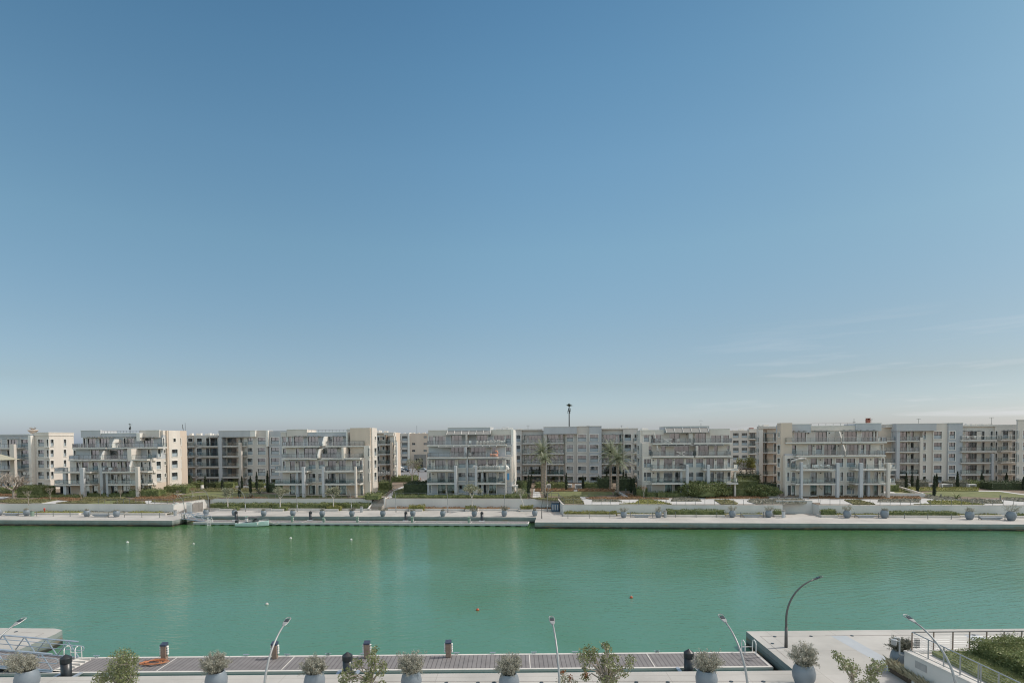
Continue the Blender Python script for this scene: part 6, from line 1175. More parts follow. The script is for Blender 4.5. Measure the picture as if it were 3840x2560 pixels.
def spiky(k, x, yb, h, label, m_='palm', n=22, zg=None, r_=1.0):
    u, v, z = GG(k, x, yb) if zg is None else GU(k, x, yb, zg); b = MB(); g = random.Random(sd())
    for i in range(n):
        a = g.uniform(0, 6.28); e = g.uniform(.35, 1.4); L_ = h*g.uniform(.8, 1.2); d = Vector((math.cos(a)*math.cos(e), math.sin(a)*math.cos(e), math.sin(e))); p = Vector((u, v, z)); q = p+d*L_*.6; t_ = q+(d+Vector((0, 0, -.5))).normalized()*L_*.45; s = Vector((-d.y, d.x, 0)).normalized()*.07
        b.v += [tuple(p-s), tuple(p+s), tuple(q+s*1.1), tuple(q-s*1.1), tuple(t_)]; n_ = len(b.v); b.f += [(n_-5, n_-4, n_-3, n_-2), (n_-2, n_-3, n_-1)]
    return b.top('spiky_plant', M[m_], label, 'plant', (u, v, z))
spiky(7, 1500, 1040, 1.8, 'dark fan palm seedling at the edge of the right lawn', 'hedge'); spiky(4, 1700, 1200, 1.4, 'spiky tuft at the foot of the silvery palm'); spiky(4, 1745, 1205, 1.5, 'second spiky tuft at the foot of the silvery palm', 'bedgrey'); spiky(4, 320, 1185, 1.9, 'agave beside the white pergola', 'bedgrey'); spiky(2, 1250, 978, 2.2, 'agave left of the dark shrub mass', 'bedgrey'); spiky(4, 830, 1225, 1.8, 'grass tuft below the left palms', 'bedgrey', 40); spiky(2, 1150, 1030, 1.4, 'flowering tuft on the recessed wall', 'bedgrey', 40); spiky(4, 620, 1240, 1.2, 'grass tuft left of the paving slabs', 'bedgrey', 30)

# ================================================================== FENCES, STEPS, GATE
def fence(path, label, hgt=1.1, step=1.5, name='railing', m='rail', z=None, gap=None, cables=0, posts='post'):
    """path of (u,v) points; z(v) or number at the foot"""
    zf = z if callable(z) else (lambda v: z)
    t = thing(name, label, 'railing', (path[0][0], path[0][1], zf(path[0][1])), group='metal railings in the garden')
    hr = MB(); 
    for i in range(len(path)-1):
        (xa, ya), (xb, yb) = path[i], path[i+1]; L_ = math.hypot(xb-xa, yb-ya); n = max(1, round(L_/step))
        hr.tube([(xa, ya, zf(ya)+hgt), (xb, yb, zf(yb)+hgt)], .035, 5)
        for j in range(n+(1 if i == len(path)-2 else 0)):
            s = j/n; x = xa+(xb-xa)*s; y = ya+(yb-ya)*s; b = MB(); b.box(x-.03, x+.03, y-.03, y+.03, zf(y), zf(y)+hgt-.03); b.part('post', M[m], t)
        for c in range(cables):
            q = hgt*(c+1)/(cables+1); hr.tube([(xa, ya, zf(ya)+q), (xb, yb, zf(yb)+q)], .012, 3)
    hr.part('handrail', M[m], t); return t
tw = lambda v: TW+.052+.03*(v-11) if v > 11.4 else TW+.052
fence([(-95+0, 11.15), (WF-.1, 11.15)], 'long thin railing on the left retaining wall', z=tw, step=1.55)
fence([(WF-.05, 11.6), (WG-.15, 19.8)], 'railing climbing back along the side wall behind the gate', z=tw, step=2.2)
fence([(WG+.5, 20.15), (S0-.5, 20.15)], 'long railing on the recessed wall left of the steps', z=3.602, step=1.75)
fence([(S1+.5, 22.1), (WH-8, 22.1), (WH+.3, 21.5)], 'thin railing behind the long clipped hedge', z=3.63, step=1.75)
fence([(WH+.25, 19.8), (WI+.3, 11.5)], 'railing on the short slanting wall above the blue bin', z=tw, step=1.7)
fence([(WI+.3, 11.15), (WR, 11.15)], 'railing in front of the paved garden in the middle right', z=tw, step=1.9)
fence([(WR-1.5, 15.0), (WR2+1.5, 15.0)], 'railing above the ramp opening', z=3.43, hgt=1.25, step=1.9)
fence([(WR2+.2, 11.15), (100, 11.15)], 'railing in front of the right hand paving', z=tw, step=1.9)
# garden steps
def steps():
    t = thing('steps', 'dark treaded steps climbing from the promenade to the garden', 'steps', ((S0+S1)/2, 18, 1.2)); n = 11; v0, v1 = 17.2, 22.4
    a = MB(); c = MB()
    for i in range(n):
        z = 1.2+2.5*(i+1)/n; va = v0+(v1-v0)*i/n; a.box(S0+.02, S1-.02, va, 24.49, z-2.5/n+.001, z-.045); c.box(S0+.02, S1-.02, va-.03, va+.5, z-.044, z)
    a.part('riser', M['barkwhite'], t); c.part('tread', M['soil'], t); b = MB()
    b.prism([(S0-.3, 17), (S0, 17), (S0, 24.5), (S0-.3, 24.5)], 1.2, lambda p: 1.7 if p[1] < 18 else 4.0); b.part('cheek_wall', M['wallwhite'], t)
    b = MB(); b.prism([(S1, 19.5), (S1+.3, 19.5), (S1+.3, 24.5), (S1, 24.5)], 1.2, 3.7); b.part('cheek_wall', M['wallwhite'], t)
    for u in (S0-.15, S1+.15):
        b = MB(); b.tube([(u, 17.3 if u < S1 else 19.8, 2.7 if u < S1 else 4.6), (u, 22.6, 4.9), (u, 25.5, 4.9)], .04, 5)
        for q in ((17.3, 1.5, 2.7), (19.9, 2.6, 3.8), (22.6, 3.6, 4.9), (25.4, 3.6, 4.9)) if u < S1 else ((19.9, 3.5, 4.62), (21.2, 3.5, 4.75), (22.6, 3.5, 4.9), (25.4, 3.6, 4.9)): b.box(u-.03, u+.03, q[0]-.03, q[0]+.03, q[1], q[2])
        b.part('handrail', M['rail'], t)
steps()
def gate():
    ua, ub, uc = U(2, 340, 12.8, 2), U(2, 415, 11.9, 2), U(2, 556, 16.5, 2)
    t = thing('slatted_gate', 'white louvred enclosure of upright slats on the quay corner', 'gate', (ub, 12, 1.2)); z1 = 3.55
    def panel(p, q, nm, n):
        b = MB(); d = Vector((q[0]-p[0], q[1]-p[1], 0)); L_ = d.length; d /= L_; nn = Vector((-d.y, d.x, 0))
        for i in range(n):
            s = L_*(i+.12)/n; e = s+L_/n*.62; b.prism([(p[0]+d.x*s, p[1]+d.y*s), (p[0]+d.x*e, p[1]+d.y*e), (p[0]+d.x*e+nn.x*.06, p[1]+d.y*e+nn.y*.06), (p[0]+d.x*s+nn.x*.06, p[1]+d.y*s+nn.y*.06)], 1.25, z1)
        for za in (1.3, z1-.12): b.prism([(p[0]+nn.x*.065, p[1]+nn.y*.065), (q[0]+nn.x*.065, q[1]+nn.y*.065), (q[0]+nn.x*.12, q[1]+nn.y*.12), (p[0]+nn.x*.12, p[1]+nn.y*.12)], za, za+.1)
        b.part(nm, M['white'], t)
    panel((ua, 12.6), (ub, 11.6), 'side_panel', 7); panel((ub, 11.6), (uc-1.2, 15.0), 'gate_leaf', 9); panel((uc-1.15, 15.1), (uc, 16.6), 'gate_leaf', 6)
    b = MB(); b.prism([(ua+.1, 12.8), (ub, 11.9), (uc-.2, 16.6), (ua+.1, 16)], 1.21, 3.2); b.part('machine_box', M['stone'], t)
gate()
# low garden wall in front of the right terrace house
def lowwall():
    a = GG(6, 540, 985); c = GG(6, 2250, 1018); d = GG(6, 1815, 930); b = MB(); h = .75
    pts = [(a[0], a[1]), (c[0], c[1]), (d[0]+3, d[1]+2)]; t = thing('garden_wall', 'low white garden wall around the right terrace lawn', 'wall', a)
    for p, q in ((pts[0], pts[1]), (pts[1], pts[2])):
        dd = Vector((q[0]-p[0], q[1]-p[1], 0)).normalized(); n = Vector((-dd.y, dd.x, 0))*.3; b.prism([p, q, (q[0]+n.x, q[1]+n.y), (p[0]+n.x, p[1]+n.y)], lambda s: gz(s[1])-.1, lambda s: gz(s[1])+h)
    b.part('wall_face', M['wallwhite'], t)
    for x in (1092, 1756): u = U(6, x, a[1]-.1, 4); e = MB(); e.box(u-.14, u+.14, a[1]-.35, a[1]-.12, gz(a[1]), gz(a[1])+.8); e.part('gate_post', M['stone'], t)
lowwall()
def screen(k, x0, x1, yb, yt, label, louv=True, m='white'):
    u0, v, z = GG(k, x0, yb); u1 = U(k, x1, v, z+.5); zt = ZV(k, (x0+x1)/2, yt, v); t = thing('utility_screen', label, 'utility cabinet', (u0, v, z), group='white utility screens'); b = MB(); b.bbox(u0, u1, v, v+1.2, z-.1, zt, .03); b.part('cabinet', M[m], t)
    if louv:
        c = MB(); n = 7
        for i in range(n): q = z+.15+(zt-z-.3)*i/n; c.box(u0+.25, u1-.25, v-.05, v-.002, q, q+(zt-z)/n*.45)
        c.part('louvre', M['stone'], t)
for a in ((4, 832, 895, 1108, 1060, 'white louvred cabinet beside the left palm trunks'), (4, 1096, 1160, 1102, 1060, 'white cabinet right of the slim cypress'), (4, 1196, 1290, 1112, 1060, 'broad white louvred cabinet at the end of the curved path'), (4, 1494, 1566, 1102, 1062, 'white louvred cabinet under the dark shrubs'),
          (7, 860, 925, 890, 848, 'white cabinet between the two left cypresses of the lawn'), (7, 1158, 1265, 892, 850, 'white cabinet behind the cypress at the lawn tip'), (7, 1320, 1456, 900, 852, 'beige louvred cabinet left of the tallest right cypress'), (7, 1658, 1754, 905, 856, 'white louvred cabinet right of the tallest right cypress'), (7, 1890, 1975, 905, 862, 'white cabinet beside the dark right hedge')): screen(*a)
screen(1, 368, 398, 1000, 962, 'small white box left of its twin by the hedge block', False); screen(1, 424, 458, 1000, 958, 'small white box right of its twin by the hedge block', False); screen(1, 1952, 1974, 968, 935, 'small white box below the cypress trio', False); screen(2, 512, 524, 918, 870, 'white post at the left end of the lawn wall', False)
def slab_wall(k, x0, x1, yb, yt, lb): 
    u0, v, z = GG(k, x0, yb); u1 = U(k, x1, v, z); b = MB(); b.bbox(u0, u1, v, v+.25, z-.1, ZV(k, x0, yt, v), .02); b.top('garden_wall', M['wallwhite'], lb, 'wall', (u0, v, z))
slab_wall(2, 530, 1480, 900, 876, 'low white wall along the terraces of the left centre wing'); slab_wall(7, 590, 1160, 885, 852, 'low white wall left of the right lawn')
# pavilion, pergolas, umbrellas
def pavilion():
    u0, v, z = GG(1, 545, 992); v += 1; u1 = U(1, 985, v, z); t = thing('pavilion', 'dark open pavilion between blue posts at the left', 'pavilion', (u0, v, z)); zt = ZV(1, 700, 880, v)
    b = MB(); b.bbox(u0-.2, u1, v+.2, v+5, zt-.25, zt, .03); b.part('roof', M['frame'], t); b = MB(); b.box(u0+.5, u1-.3, v+3.5, v+3.6, z, zt-.26); b.part('back_panel', M['lens'], t)
    for x, m_, y in ((543, 'bluepost', 872), (683, 'bluepost', 930), (808, 'mid', 880), (890, 'steel', 890), (955, 'steel', 890)): u = U(1, x, v, z+1); e = MB(); e.box(u-.12, u+.12, v-.02, v+.2, z-.1, ZV(1, x, y, v)); e.part('post', M[m_], t)
pavilion()
def pergola(k, x0, x1, yb, yt, label, m='white', depth=3, n=16, x2=None):
    u0, v, z = GG(k, x0, yb); u1 = U(k, x1, v, z+2); zt = ZV(k, (x0+x1)/2, yt, v); t = thing('pergola', label, 'pergola', ((u0+u1)/2, v, z)); b = MB()
    b.box(u0, u1, v, v+.15, zt-.25, zt-.05); b.part('beam', M[m], t); b = MB(); b.box(u0, u1, v+depth, v+depth+.15, zt-.25, zt-.05)
    b.part('beam', M[m], t); c = MB()
    for i in range(n): x = u0+(u1-u0-.12)*i/(n-1); c.box(x, x+.12, v-.3, v+depth+.4, zt-.048, zt+.1)
    c.part('slats', M[m], t)
    for u in (u0+.1, u1-.1):
        for vv in (v+.08, v+depth+.08): e = MB(); e.box(u-.07, u+.07, vv-.07, vv+.07, z-.1, zt-.251); e.part('leg', M[m], t)
pergola(4, 240, 468, 1190, 1080, 'white slatted pergola right of the middle terrace block', n=22); pergola(1, 1500, 1775, 985, 905, 'white pergola roof in front of the left terrace house', n=20); pergola(5, 1592, 1790, 790, 662, 'dark wooden pergola in the gap beyond the oleanders', 'stone', 4, 12)
# closed parasols and a half open one
def parasol_closed(k, x, yt, yb, v, label, tilt=.3):
    z1 = ZV(k, x, yt, v); z0 = ZV(k, x, yb, v); u = U(k, x, v, (z0+z1)/2); t = thing('parasol', label, 'parasol', (u, v, z0)); c = MB(); h = z1-z0; x0 = u-tilt/2
    c.tube([(x0+tilt*(1-s), v, z0+h*s) for s in (0, .15, .6, .92, 1)], [.1, .22, .2, .1, .03], 7); c.part('canopy', M['fabric'], t); b = MB(); fl = LV[4] if z0 > 16 else LV[3]; b.tube([(x0+tilt, v, fl), (x0+tilt, v, z0+.1)], .035, 5); b.part('pole', M['rail'], t)
parasol_closed(5, 520, 205, 290, 29, 'closed beige parasol on the top terrace right of the palms', .35); parasol_closed(5, 556, 360, 445, 27, 'closed beige parasol one floor below the other', .25)
def parasol_open():
    v = 23.0; z = ZV(6, 660, 535, v); u = U(6, 665, v, z); t = thing('parasol', 'half open beige cantilever parasol on the right terrace block', 'parasol', (u, v, LV[2])); b = MB()
    pk = (u+.35, v+.4, z+.3); rim = [(u-1.9, v-.3, z-.75), (u-1.6, v-.6, z-.3), (u-.7, v-.75, z), (u+.9, v-.6, z+.22), (u+1.5, v, z+.15), (u+1.3, v+.8, z-.05), (u, v+1.1, z-.05), (u-1.4, v+.8, z-.3)]
    for i in range(8): b.poly([pk, rim[i], rim[(i+1) % 8]]); p, q = rim[i], rim[(i+1) % 8]; b.quad(p, (p[0], p[1], p[2]-.25), (q[0], q[1], q[2]-.25), q)
    b.part('canopy', M['fabric'], t); c = MB(); c.tube([(u+1.9, v+.5, LV[2]), (u+2.1, v+.5, z-1.0), (u+1.8, v+.4, z-.1), (u+.5, v+.5, z+.32)], .05, 5); c.part('arm', M['white'], t)
parasol_open()
def parasol_left():
    v = 31; u = U(1, -10, v, 14); z = ZV(1, 20, 478, v); t = thing('parasol', 'olive beige canopy of a large parasol cut by the left edge', 'parasol', (u, v, LV[2])); b = MB(); b.lathe([(4.2, -1.5), (2.2, -.75), (.05, .1)], (u, v, z), 8); b.part('canopy', M['olivecloth'], t); c = MB(); c.tube([(u, v, 4), (u, v, z)], .06, 6); c.part('pole', M['rail'], t)
parasol_left()
# ---- balcony furniture
def chair(b, u, v, z, s=1):
    b.box(u-.3, u+.3, v-.3, v+.3, z+.35, z+.45); b.box(u-.3, u+.3, v+.22, v+.3, z+.45, z+.95)
    for a in (-.27, .22):
        for c in (-.27, .22): b.box(u+a, u+a+.05, v+c, v+c+.05, z, z+.349)
def furn(kind, k, x, f, v, label, m='white', w_=1.4, grp=None):
    z = LV[f]; u = U(k, x, v, z+.5); t = thing(kind, label, kind.replace('_', ' '), (u, v, z), group=grp); b = MB()
    if kind.endswith('chair'): 
        b.bbox(u-.32, u+.32, v-.3, v+.3, z+.36, z+.46, .02); b.part('seat', M[m], t); c = MB(); c.bbox(u-.32, u+.32, v+.22, v+.3, z+.461, z+1.0, .02); c.part('backrest', M[m], t)
        for a in (-.3, .24):
            for e in (-.28, .2): d = MB(); d.box(u+a, u+a+.06, v+e, v+e+.06, z, z+.359); d.part('leg', M[m], t)
    elif kind.endswith('table'):
        b.bbox(u-w_/2, u+w_/2, v-.4, v+.4, z+.68, z+.75, .02); b.part('table_top', M[m], t)
        for a in (-w_/2+.05, w_/2-.12):
            for e in (-.35, .28): d = MB(); d.box(u+a, u+a+.07, v+e, v+e+.07, z, z+.679); d.part('leg', M[m], t)
    elif kind == 'drying_rack':
        for s in (-1, 1):
            b.tube([(u-.9*s, v, z), (u+.9*s, v, z+.95)], .035, 4); b.tube([(u-.9*s, v+.5, z), (u+.9*s, v+.5, z+.95)], .035, 4)
        for i in range(6): y = v+.1*i; b.tube([(u-1.0, y, z+.95), (u+1.0, y, z+.95)], .02, 4)
        b.part('frame', M[m], t)
    elif kind == 'covered_furniture':
        g = random.Random(int(x)); n = 7
        for i in range(n): uu = u-w_/2+w_*i/(n-1); b.lathe([(.4, 0), (.45, .35), (.35, .65+g.uniform(0, .35)), (.05, .85+g.uniform(0, .35))], (uu, v+g.uniform(-.1, .1), z), 7)
        b.part('dust_sheet', M[m], t)
    return t
CB = 'furniture on the balconies'
for i, (x, m_) in enumerate(((1372, 'white'), (1392, 'white'))): furn('garden_chair', 1, x, 2, 23.9, ['white chair at the left end of the left block balcony', 'white chair next to the end one on the left block balcony'][i], m_, grp=CB)
for i, x in enumerate((1440, 1458, 1548)): furn('garden_chair', 1, x, 2, 23.9, ['wooden chair beside the white pair on the left block', 'wooden chair at the table on the left block', 'wooden chair by the corner window on the left block'][i], 'wood', grp=CB)
furn('garden_table', 1, 1500, 2, 24.2, 'wooden balcony table on the left block', 'wood', 2, CB)
for i, x in enumerate((852, 880, 915, 940, 1035)): furn('garden_chair', 6, x, 2, 22.8, ['first white chair from the half open parasol', 'second white chair from the half open parasol', 'third white chair from the half open parasol, by the table', 'fourth white chair from the parasol, by the table', 'white chair at the right end of the balcony table'][i], grp=CB)
furn('garden_table', 6, 985, 2, 22.8, 'white table on the right terrace block balcony', 'white', 2.6, CB); furn('garden_chair', 6, 735, 2, 22.9, 'tall white chair under the half open parasol', 'white', grp=CB)
furn('drying_rack', 5, 855, 3, 25.8, 'white folding drying rack on the canopy block terrace', grp=CB); furn('drying_rack', 5, 690, 4, 27.9, 'small white folding table on the top terrace of the canopy block', grp=CB); furn('garden_chair', 5, 820, 4, 28, 'pale chair on the top terrace of the canopy block', 'fabric', grp=CB); furn('garden_chair', 5, 550, 4, 28, 'grey chair beside the upper closed parasol', 'steel', grp=CB); furn('garden_table', 5, 590, 4, 28, 'grey table beside the upper closed parasol', 'steel', 1.6, CB)
furn('covered_furniture', 3, 2060, 2, 25.2, 'furniture heap under pale dust sheets on the middle block', 'fabric', 4.5, CB); furn('covered_furniture', 3, 2170, 2, 25.2, 'second sheeted heap on the middle block balcony', 'fabric', 3, CB); furn('covered_furniture', 3, 2290, 2, 25.4, 'tall sheeted heap at the corner of the middle block', 'white', 2.6, CB); furn('covered_furniture', 3, 2110, 4, 29, 'sheeted sofas on the top terrace of the middle block', 'fabric', 5, CB); furn('covered_furniture', 3, 2230, 4, 29, 'sheeted chairs at the right of the top terrace', 'fabric', 3.5, CB); furn('covered_furniture', 3, 780, 1, 57.2, 'sheeted furniture on the tan wing balcony', 'fabric', 4.5, CB)
furn('garden_chair', 3, 1890, 4, 29, 'white lounge chair on the middle top terrace', grp=CB); furn('garden_chair', 3, 1890, 3, 27, 'round backed pale chair on the third floor of the middle block', 'fabric', grp=CB); furn('garden_chair', 7, 1655, 4, 52.6, 'left white chair on the top balcony of the right wing', grp=CB); furn('garden_chair', 7, 1745, 4, 52.6, 'right white chair on the top balcony of the right wing', grp=CB); furn('garden_table', 7, 1700, 4, 52.6, 'white table on the top balcony of the right wing', 'white', 2, CB)
def flamingo():
    v = 26.9; u = U(3, 2192, v, LV[3]); z = LV[3]; t = thing('inflatable_flamingo', 'orange pink inflatable bird float on a middle block balcony', 'pool float', (u, v, z)); b = MB()
    b.tube([(u+.75*math.cos(a*math.pi/8), v+.5*math.sin(a*math.pi/8), z+.35+.08*math.cos(a)) for a in range(17)], .3, 8); b.tube([(u+.6, v, z+.4), (u+.95, v, z+.9), (u+.8, v, z+1.35), (u+.5, v, z+1.45), (u+.3, v, z+1.25)], [.2, .14, .13, .15, .06], 7); b.tube([(u-.6, v, z+.5), (u-1.0, v, z+.85)], [.25, .06], 6); b.part('float_body', M['pink'], t)
flamingo()
def bluebanner():
    v = 27.05; u0, u1 = U(4, 344, v, 8), U(4, 368, v, 8); b = MB()
    for i in range(3): z0 = ZV(4, 356, 1003-i*27, v); b.box(u0, u1, v-.08, v-.02, z0, z0+.56)
    b.top('window_poster', mat('poster_blue', (.10, .33, .62), .4, .1, 6), 'stacked bright blue panels on a right window of the middle block', 'poster', (u0, v, 7))
bluebanner()

# ================================================================== PROMENADE FURNITURE, FAR SIDE
PROF = [(.02, .02), (.40, .0), (.52, .18), (.66, .55), (.69, .85), (.62, 1.15), (.52, 1.36), (.50, 1.40), (.45, 1.40), (.45, 1.28)]
def pot(uvz, sc, plant, label, frame='b', grp='round grey blue planters on the far quay', tilt=0, seed=None, near=False):
    x, y, z = uvz; t = thing('planter_pot', label, 'planter', uvz, frame, grp)
    b = MB(); b.lathe([(r*sc, h*sc) for r, h in PROF], uvz, 32 if near else 18); b.part('pot', M['pot'], t, smooth=True)
    b = MB(); b.lathe([(.455*sc, 1.24*sc), (.02, 1.3*sc)], uvz, 20 if near else 10); b.part('soil', M['soil'], t)
    if plant:
        kind, R_, H_ = plant; g = np.random.default_rng(seed or sd()); rr = random.Random(sd()); st = MB(); P = []; zt = z+1.28*sc
        ns = 150 if near else 26; Cz = zt+H_*.5
        for i in range(ns):
            a = rr.uniform(0, 6.283); cz = rr.uniform(-.75, 1); sn = math.sqrt(1-cz*cz); k_ = rr.uniform(.6, 1.05)*(1.3 if rr.random() < .14 else 1)
            tip = Vector((x+R_*(math.cos(a)*sn*k_+tilt*6*(.3+.5*(cz+.75))), y+R_*math.sin(a)*sn*k_, Cz+H_*.55*cz*k_)); f_ = Vector((x+math.cos(a)*.2*sc, y+math.sin(a)*.2*sc, zt-.05))
            md = (f_+tip)/2+Vector((rr.gauss(0, .07), rr.gauss(0, .07), .12*H_)); q = [f_.lerp(md, .5), md, md.lerp(tip, .5)+Vector((0, 0, .04)), tip]; q.insert(0, f_)
            st.tube(q, [.013, .011, .008, .006, .003] if near else [.025, .02, .02, .015, .01], 3, False)
            nl = 52 if near else 20
            for _ in range(nl):
                s = rr.uniform(.28, 1)**.7*3.999; i0 = int(s); p = q[i0].lerp(q[i0+1], s-i0); w_ = .055*(1 if near else 1.6)*min(R_, 1.3); P.append((p.x+rr.gauss(0, w_), p.y+rr.gauss(0, w_), p.z+rr.gauss(0, w_)))
        leafpart('shrub', P, .075 if near else .14, M['silver' if kind != 'dark' else 'bedgrey'], t, sd(), .5, st)
    return t
FP = [(1, 338, 1253, .92, ('s', .5, .5), 'round planter left of the olive bin'), (1, 1097, 1263, .95, ('s', .4, .5), 'round planter left of the second quay bench'), (1, 1470, 1268, .95, ('s', .5, .4), 'round planter right of the second quay bench'), (1, -12, 1250, .95, None, 'round planter cut by the left edge of the far quay'),
 (2, 580, 1244, .85, ('s', .5, .35), 'planter closest to the slatted gate'), (2, 940, 1250, .85, ('s', .4, .4), 'planter behind the first pontoon pile'), (2, 1308, 1256, .85, ('s', .5, .5), 'planter above the small motorboat'), (2, 1675, 1257, .85, ('s', .5, .35), 'planter left of the second pontoon pile'), (2, 2045, 1261, .85, ('s', .5, .6), 'planter right of the second pontoon pile'),
 (3, 403, 1260, .85, ('dark', .9, .9), 'planter with dark bristly plant left of the grey bin'), (3, 792, 1261, .85, ('dark', 1.2, 1.0), 'planter with wide dark plant at the foot of the steps'), (3, 1170, 1260, .85, ('s', .6, .5), 'planter in front of the green mound'), (3, 1548, 1262, .85, ('s', .4, .5), 'planter with a small dry sprig'), (3, 1945, 1262, .85, ('dark', 1.1, 1.0), 'planter with dark plant in front of the middle tree'), (3, 2322, 1260, .87, ('dark', 1.2, 1.1), 'planter with dark spreading plant left of the leaning tree'),
 (4, 690, 1458, .85, ('s', .4, .5), 'planter just right of the leaning tree'), (4, 1810, 1479, .9, ('s', 1.0, 1.0), 'planter left of the first right hand bench'), (4, 2248, 1478, .93, ('s', .9, 1.1), 'planter between the right hand bench and a bin'),
 (5, 1500, 1272, .95, ('s', 1.0, 1.35), 'planter with bushy silver shrub left of the second right bench'), (5, 1958, 1272, .98, ('s', 1.02, 1.5), 'planter with bushy silver shrub beside the ramp bin'), (6, 1267, 1279, 1.05, ('s', 1.1, 1.4), 'planter with the widest silver shrub, right of the ramp'), (6, 1737, 1281, 1.1, ('s', .7, .6), 'planter with a few pale leaves right of the third bench'), (7, 1665, 1300, 1.1, ('s', .8, .9), 'nearly empty planter left of the last bench'), (7, 2190, 1312, 1.2, ('s', 1.5, 1.5), 'planter with broad silver shrub near the right edge')]
for k, x, y, sc, pl, lb in FP: pot(GU(k, x, y, 1.2), sc, pl, lb)
def bench(k, x, y, L_, label):
    u, v, z = GU(k, x, y, 1.2); t = thing('stone_bench', label, 'bench', (u, v, z), group='long stone benches on the far quay'); b = MB(); n = len(b.v)
    h = .52; top = [(u-L_/2, v), (u+L_/2, v), (u+L_/2, v+.75), (u-L_/2, v+.75)]; bot = [(u-L_/2+.5, v+.2), (u+L_/2-.5, v+.2), (u+L_/2-.5, v+.6), (u-L_/2+.5, v+.6)]
    b.v += [(p[0], p[1], z) for p in bot]+[(p[0], p[1], z+h-.14) for p in top]; b.f += [(n, n+3, n+2, n+1)]+[(n+i, n+(i+1) % 4, n+4+(i+1) % 4, n+4+i) for i in range(4)]; b.part('base', M['grey'], t)
    c = MB(); c.bbox(u-L_/2-.05, u+L_/2+.05, v-.05, v+.8, z+h-.139, z+h, .03); c.part('seat', M['pot'], t)
for a in ((1, 128, 1252, 3.3, 'stone bench left of the olive bin'), (1, 1260, 1270, 3.4, 'stone bench between two planters on the left quay'), (4, 2035, 1477, 3.3, 'first stone bench right of the slanting wall'), (5, 1748, 1273, 3.5, 'stone bench between two bushy planters'), (6, 1512, 1281, 3.5, 'stone bench right of the ramp'), (7, 1945, 1306, 3.9, 'stone bench closest to the right edge')): bench(*a)
def bin_(k, x, y, h, label, m='steel', r=.32):
    u, v, z = GU(k, x, y, 1.2); t = thing('litter_bin', label, 'litter bin', (u, v, z), group='litter bins on the far quay'); b = MB(); b.lathe([(r, 0), (r, h*.9)], (u, v, z), 14); b.part('bin_body', M[m], t); b = MB(); b.lathe([(r*1.12, h*.9+.01), (r*1.12, h), (r*.6, h+.05)], (u, v, z), 14); b.part('lid', M['stone'], t)
for a in ((1, 408, 1256, 1.25, 'olive green twin bin beside a planter', 'pedgreen', .36), (1, 1210+1000, 1254, 1.25, 'grey bin at the corner of the left quay'), (3, 525, 1208, 1.25, 'grey bin left of the garden steps'), (4, 2335, 1478, 1.35, 'grey bin at the left of the long clipped quay hedge'), (5, 2143, 1278, 1.45, 'dark grey bin at the left of the ramp opening', 'grey')): bin_(*a)
def bluebin():
    u, v, z = GU(4, 948, 1405, 1.2); t = thing('recycling_bin', 'dark blue recycling container in the corner of the slanting wall', 'recycling bin', (u, v, z)); b = MB(); b.bbox(u-.85, u+.85, v, v+1.1, z+.1, z+1.9, .08); b.part('container', M['blue'], t); b = MB(); b.bbox(u-.9, u+.9, v-.05, v+1.15, z+1.901, z+2.15, .1); b.part('lid', M['frame'], t)
    for s in (-1, 0, 1): c = MB(); c.box(u+s*.5-.12, u+s*.5+.12, v-.03, v-.002, z+.4, z+1.6); c.part('stripe', M['steel'], t)
bluebin()
def post(k, x, yb, yt, label, grp, m='rail', r=.06):
    u, v, z = GU(k, x, yb, 1.2); h = max(.8, ZV(k, x, yt, v)-z); b = MB(); b.tube([(u, v, z), (u, v, z+h)], r, 6); b.box(u-r*1.5, u+r*1.5, v-r*1.5, v+r*1.5, z, z+.04); return b.top('bollard', M[m], label, 'bollard', (u, v, z), group=grp)
NB = 'thin bollards along the far quay'
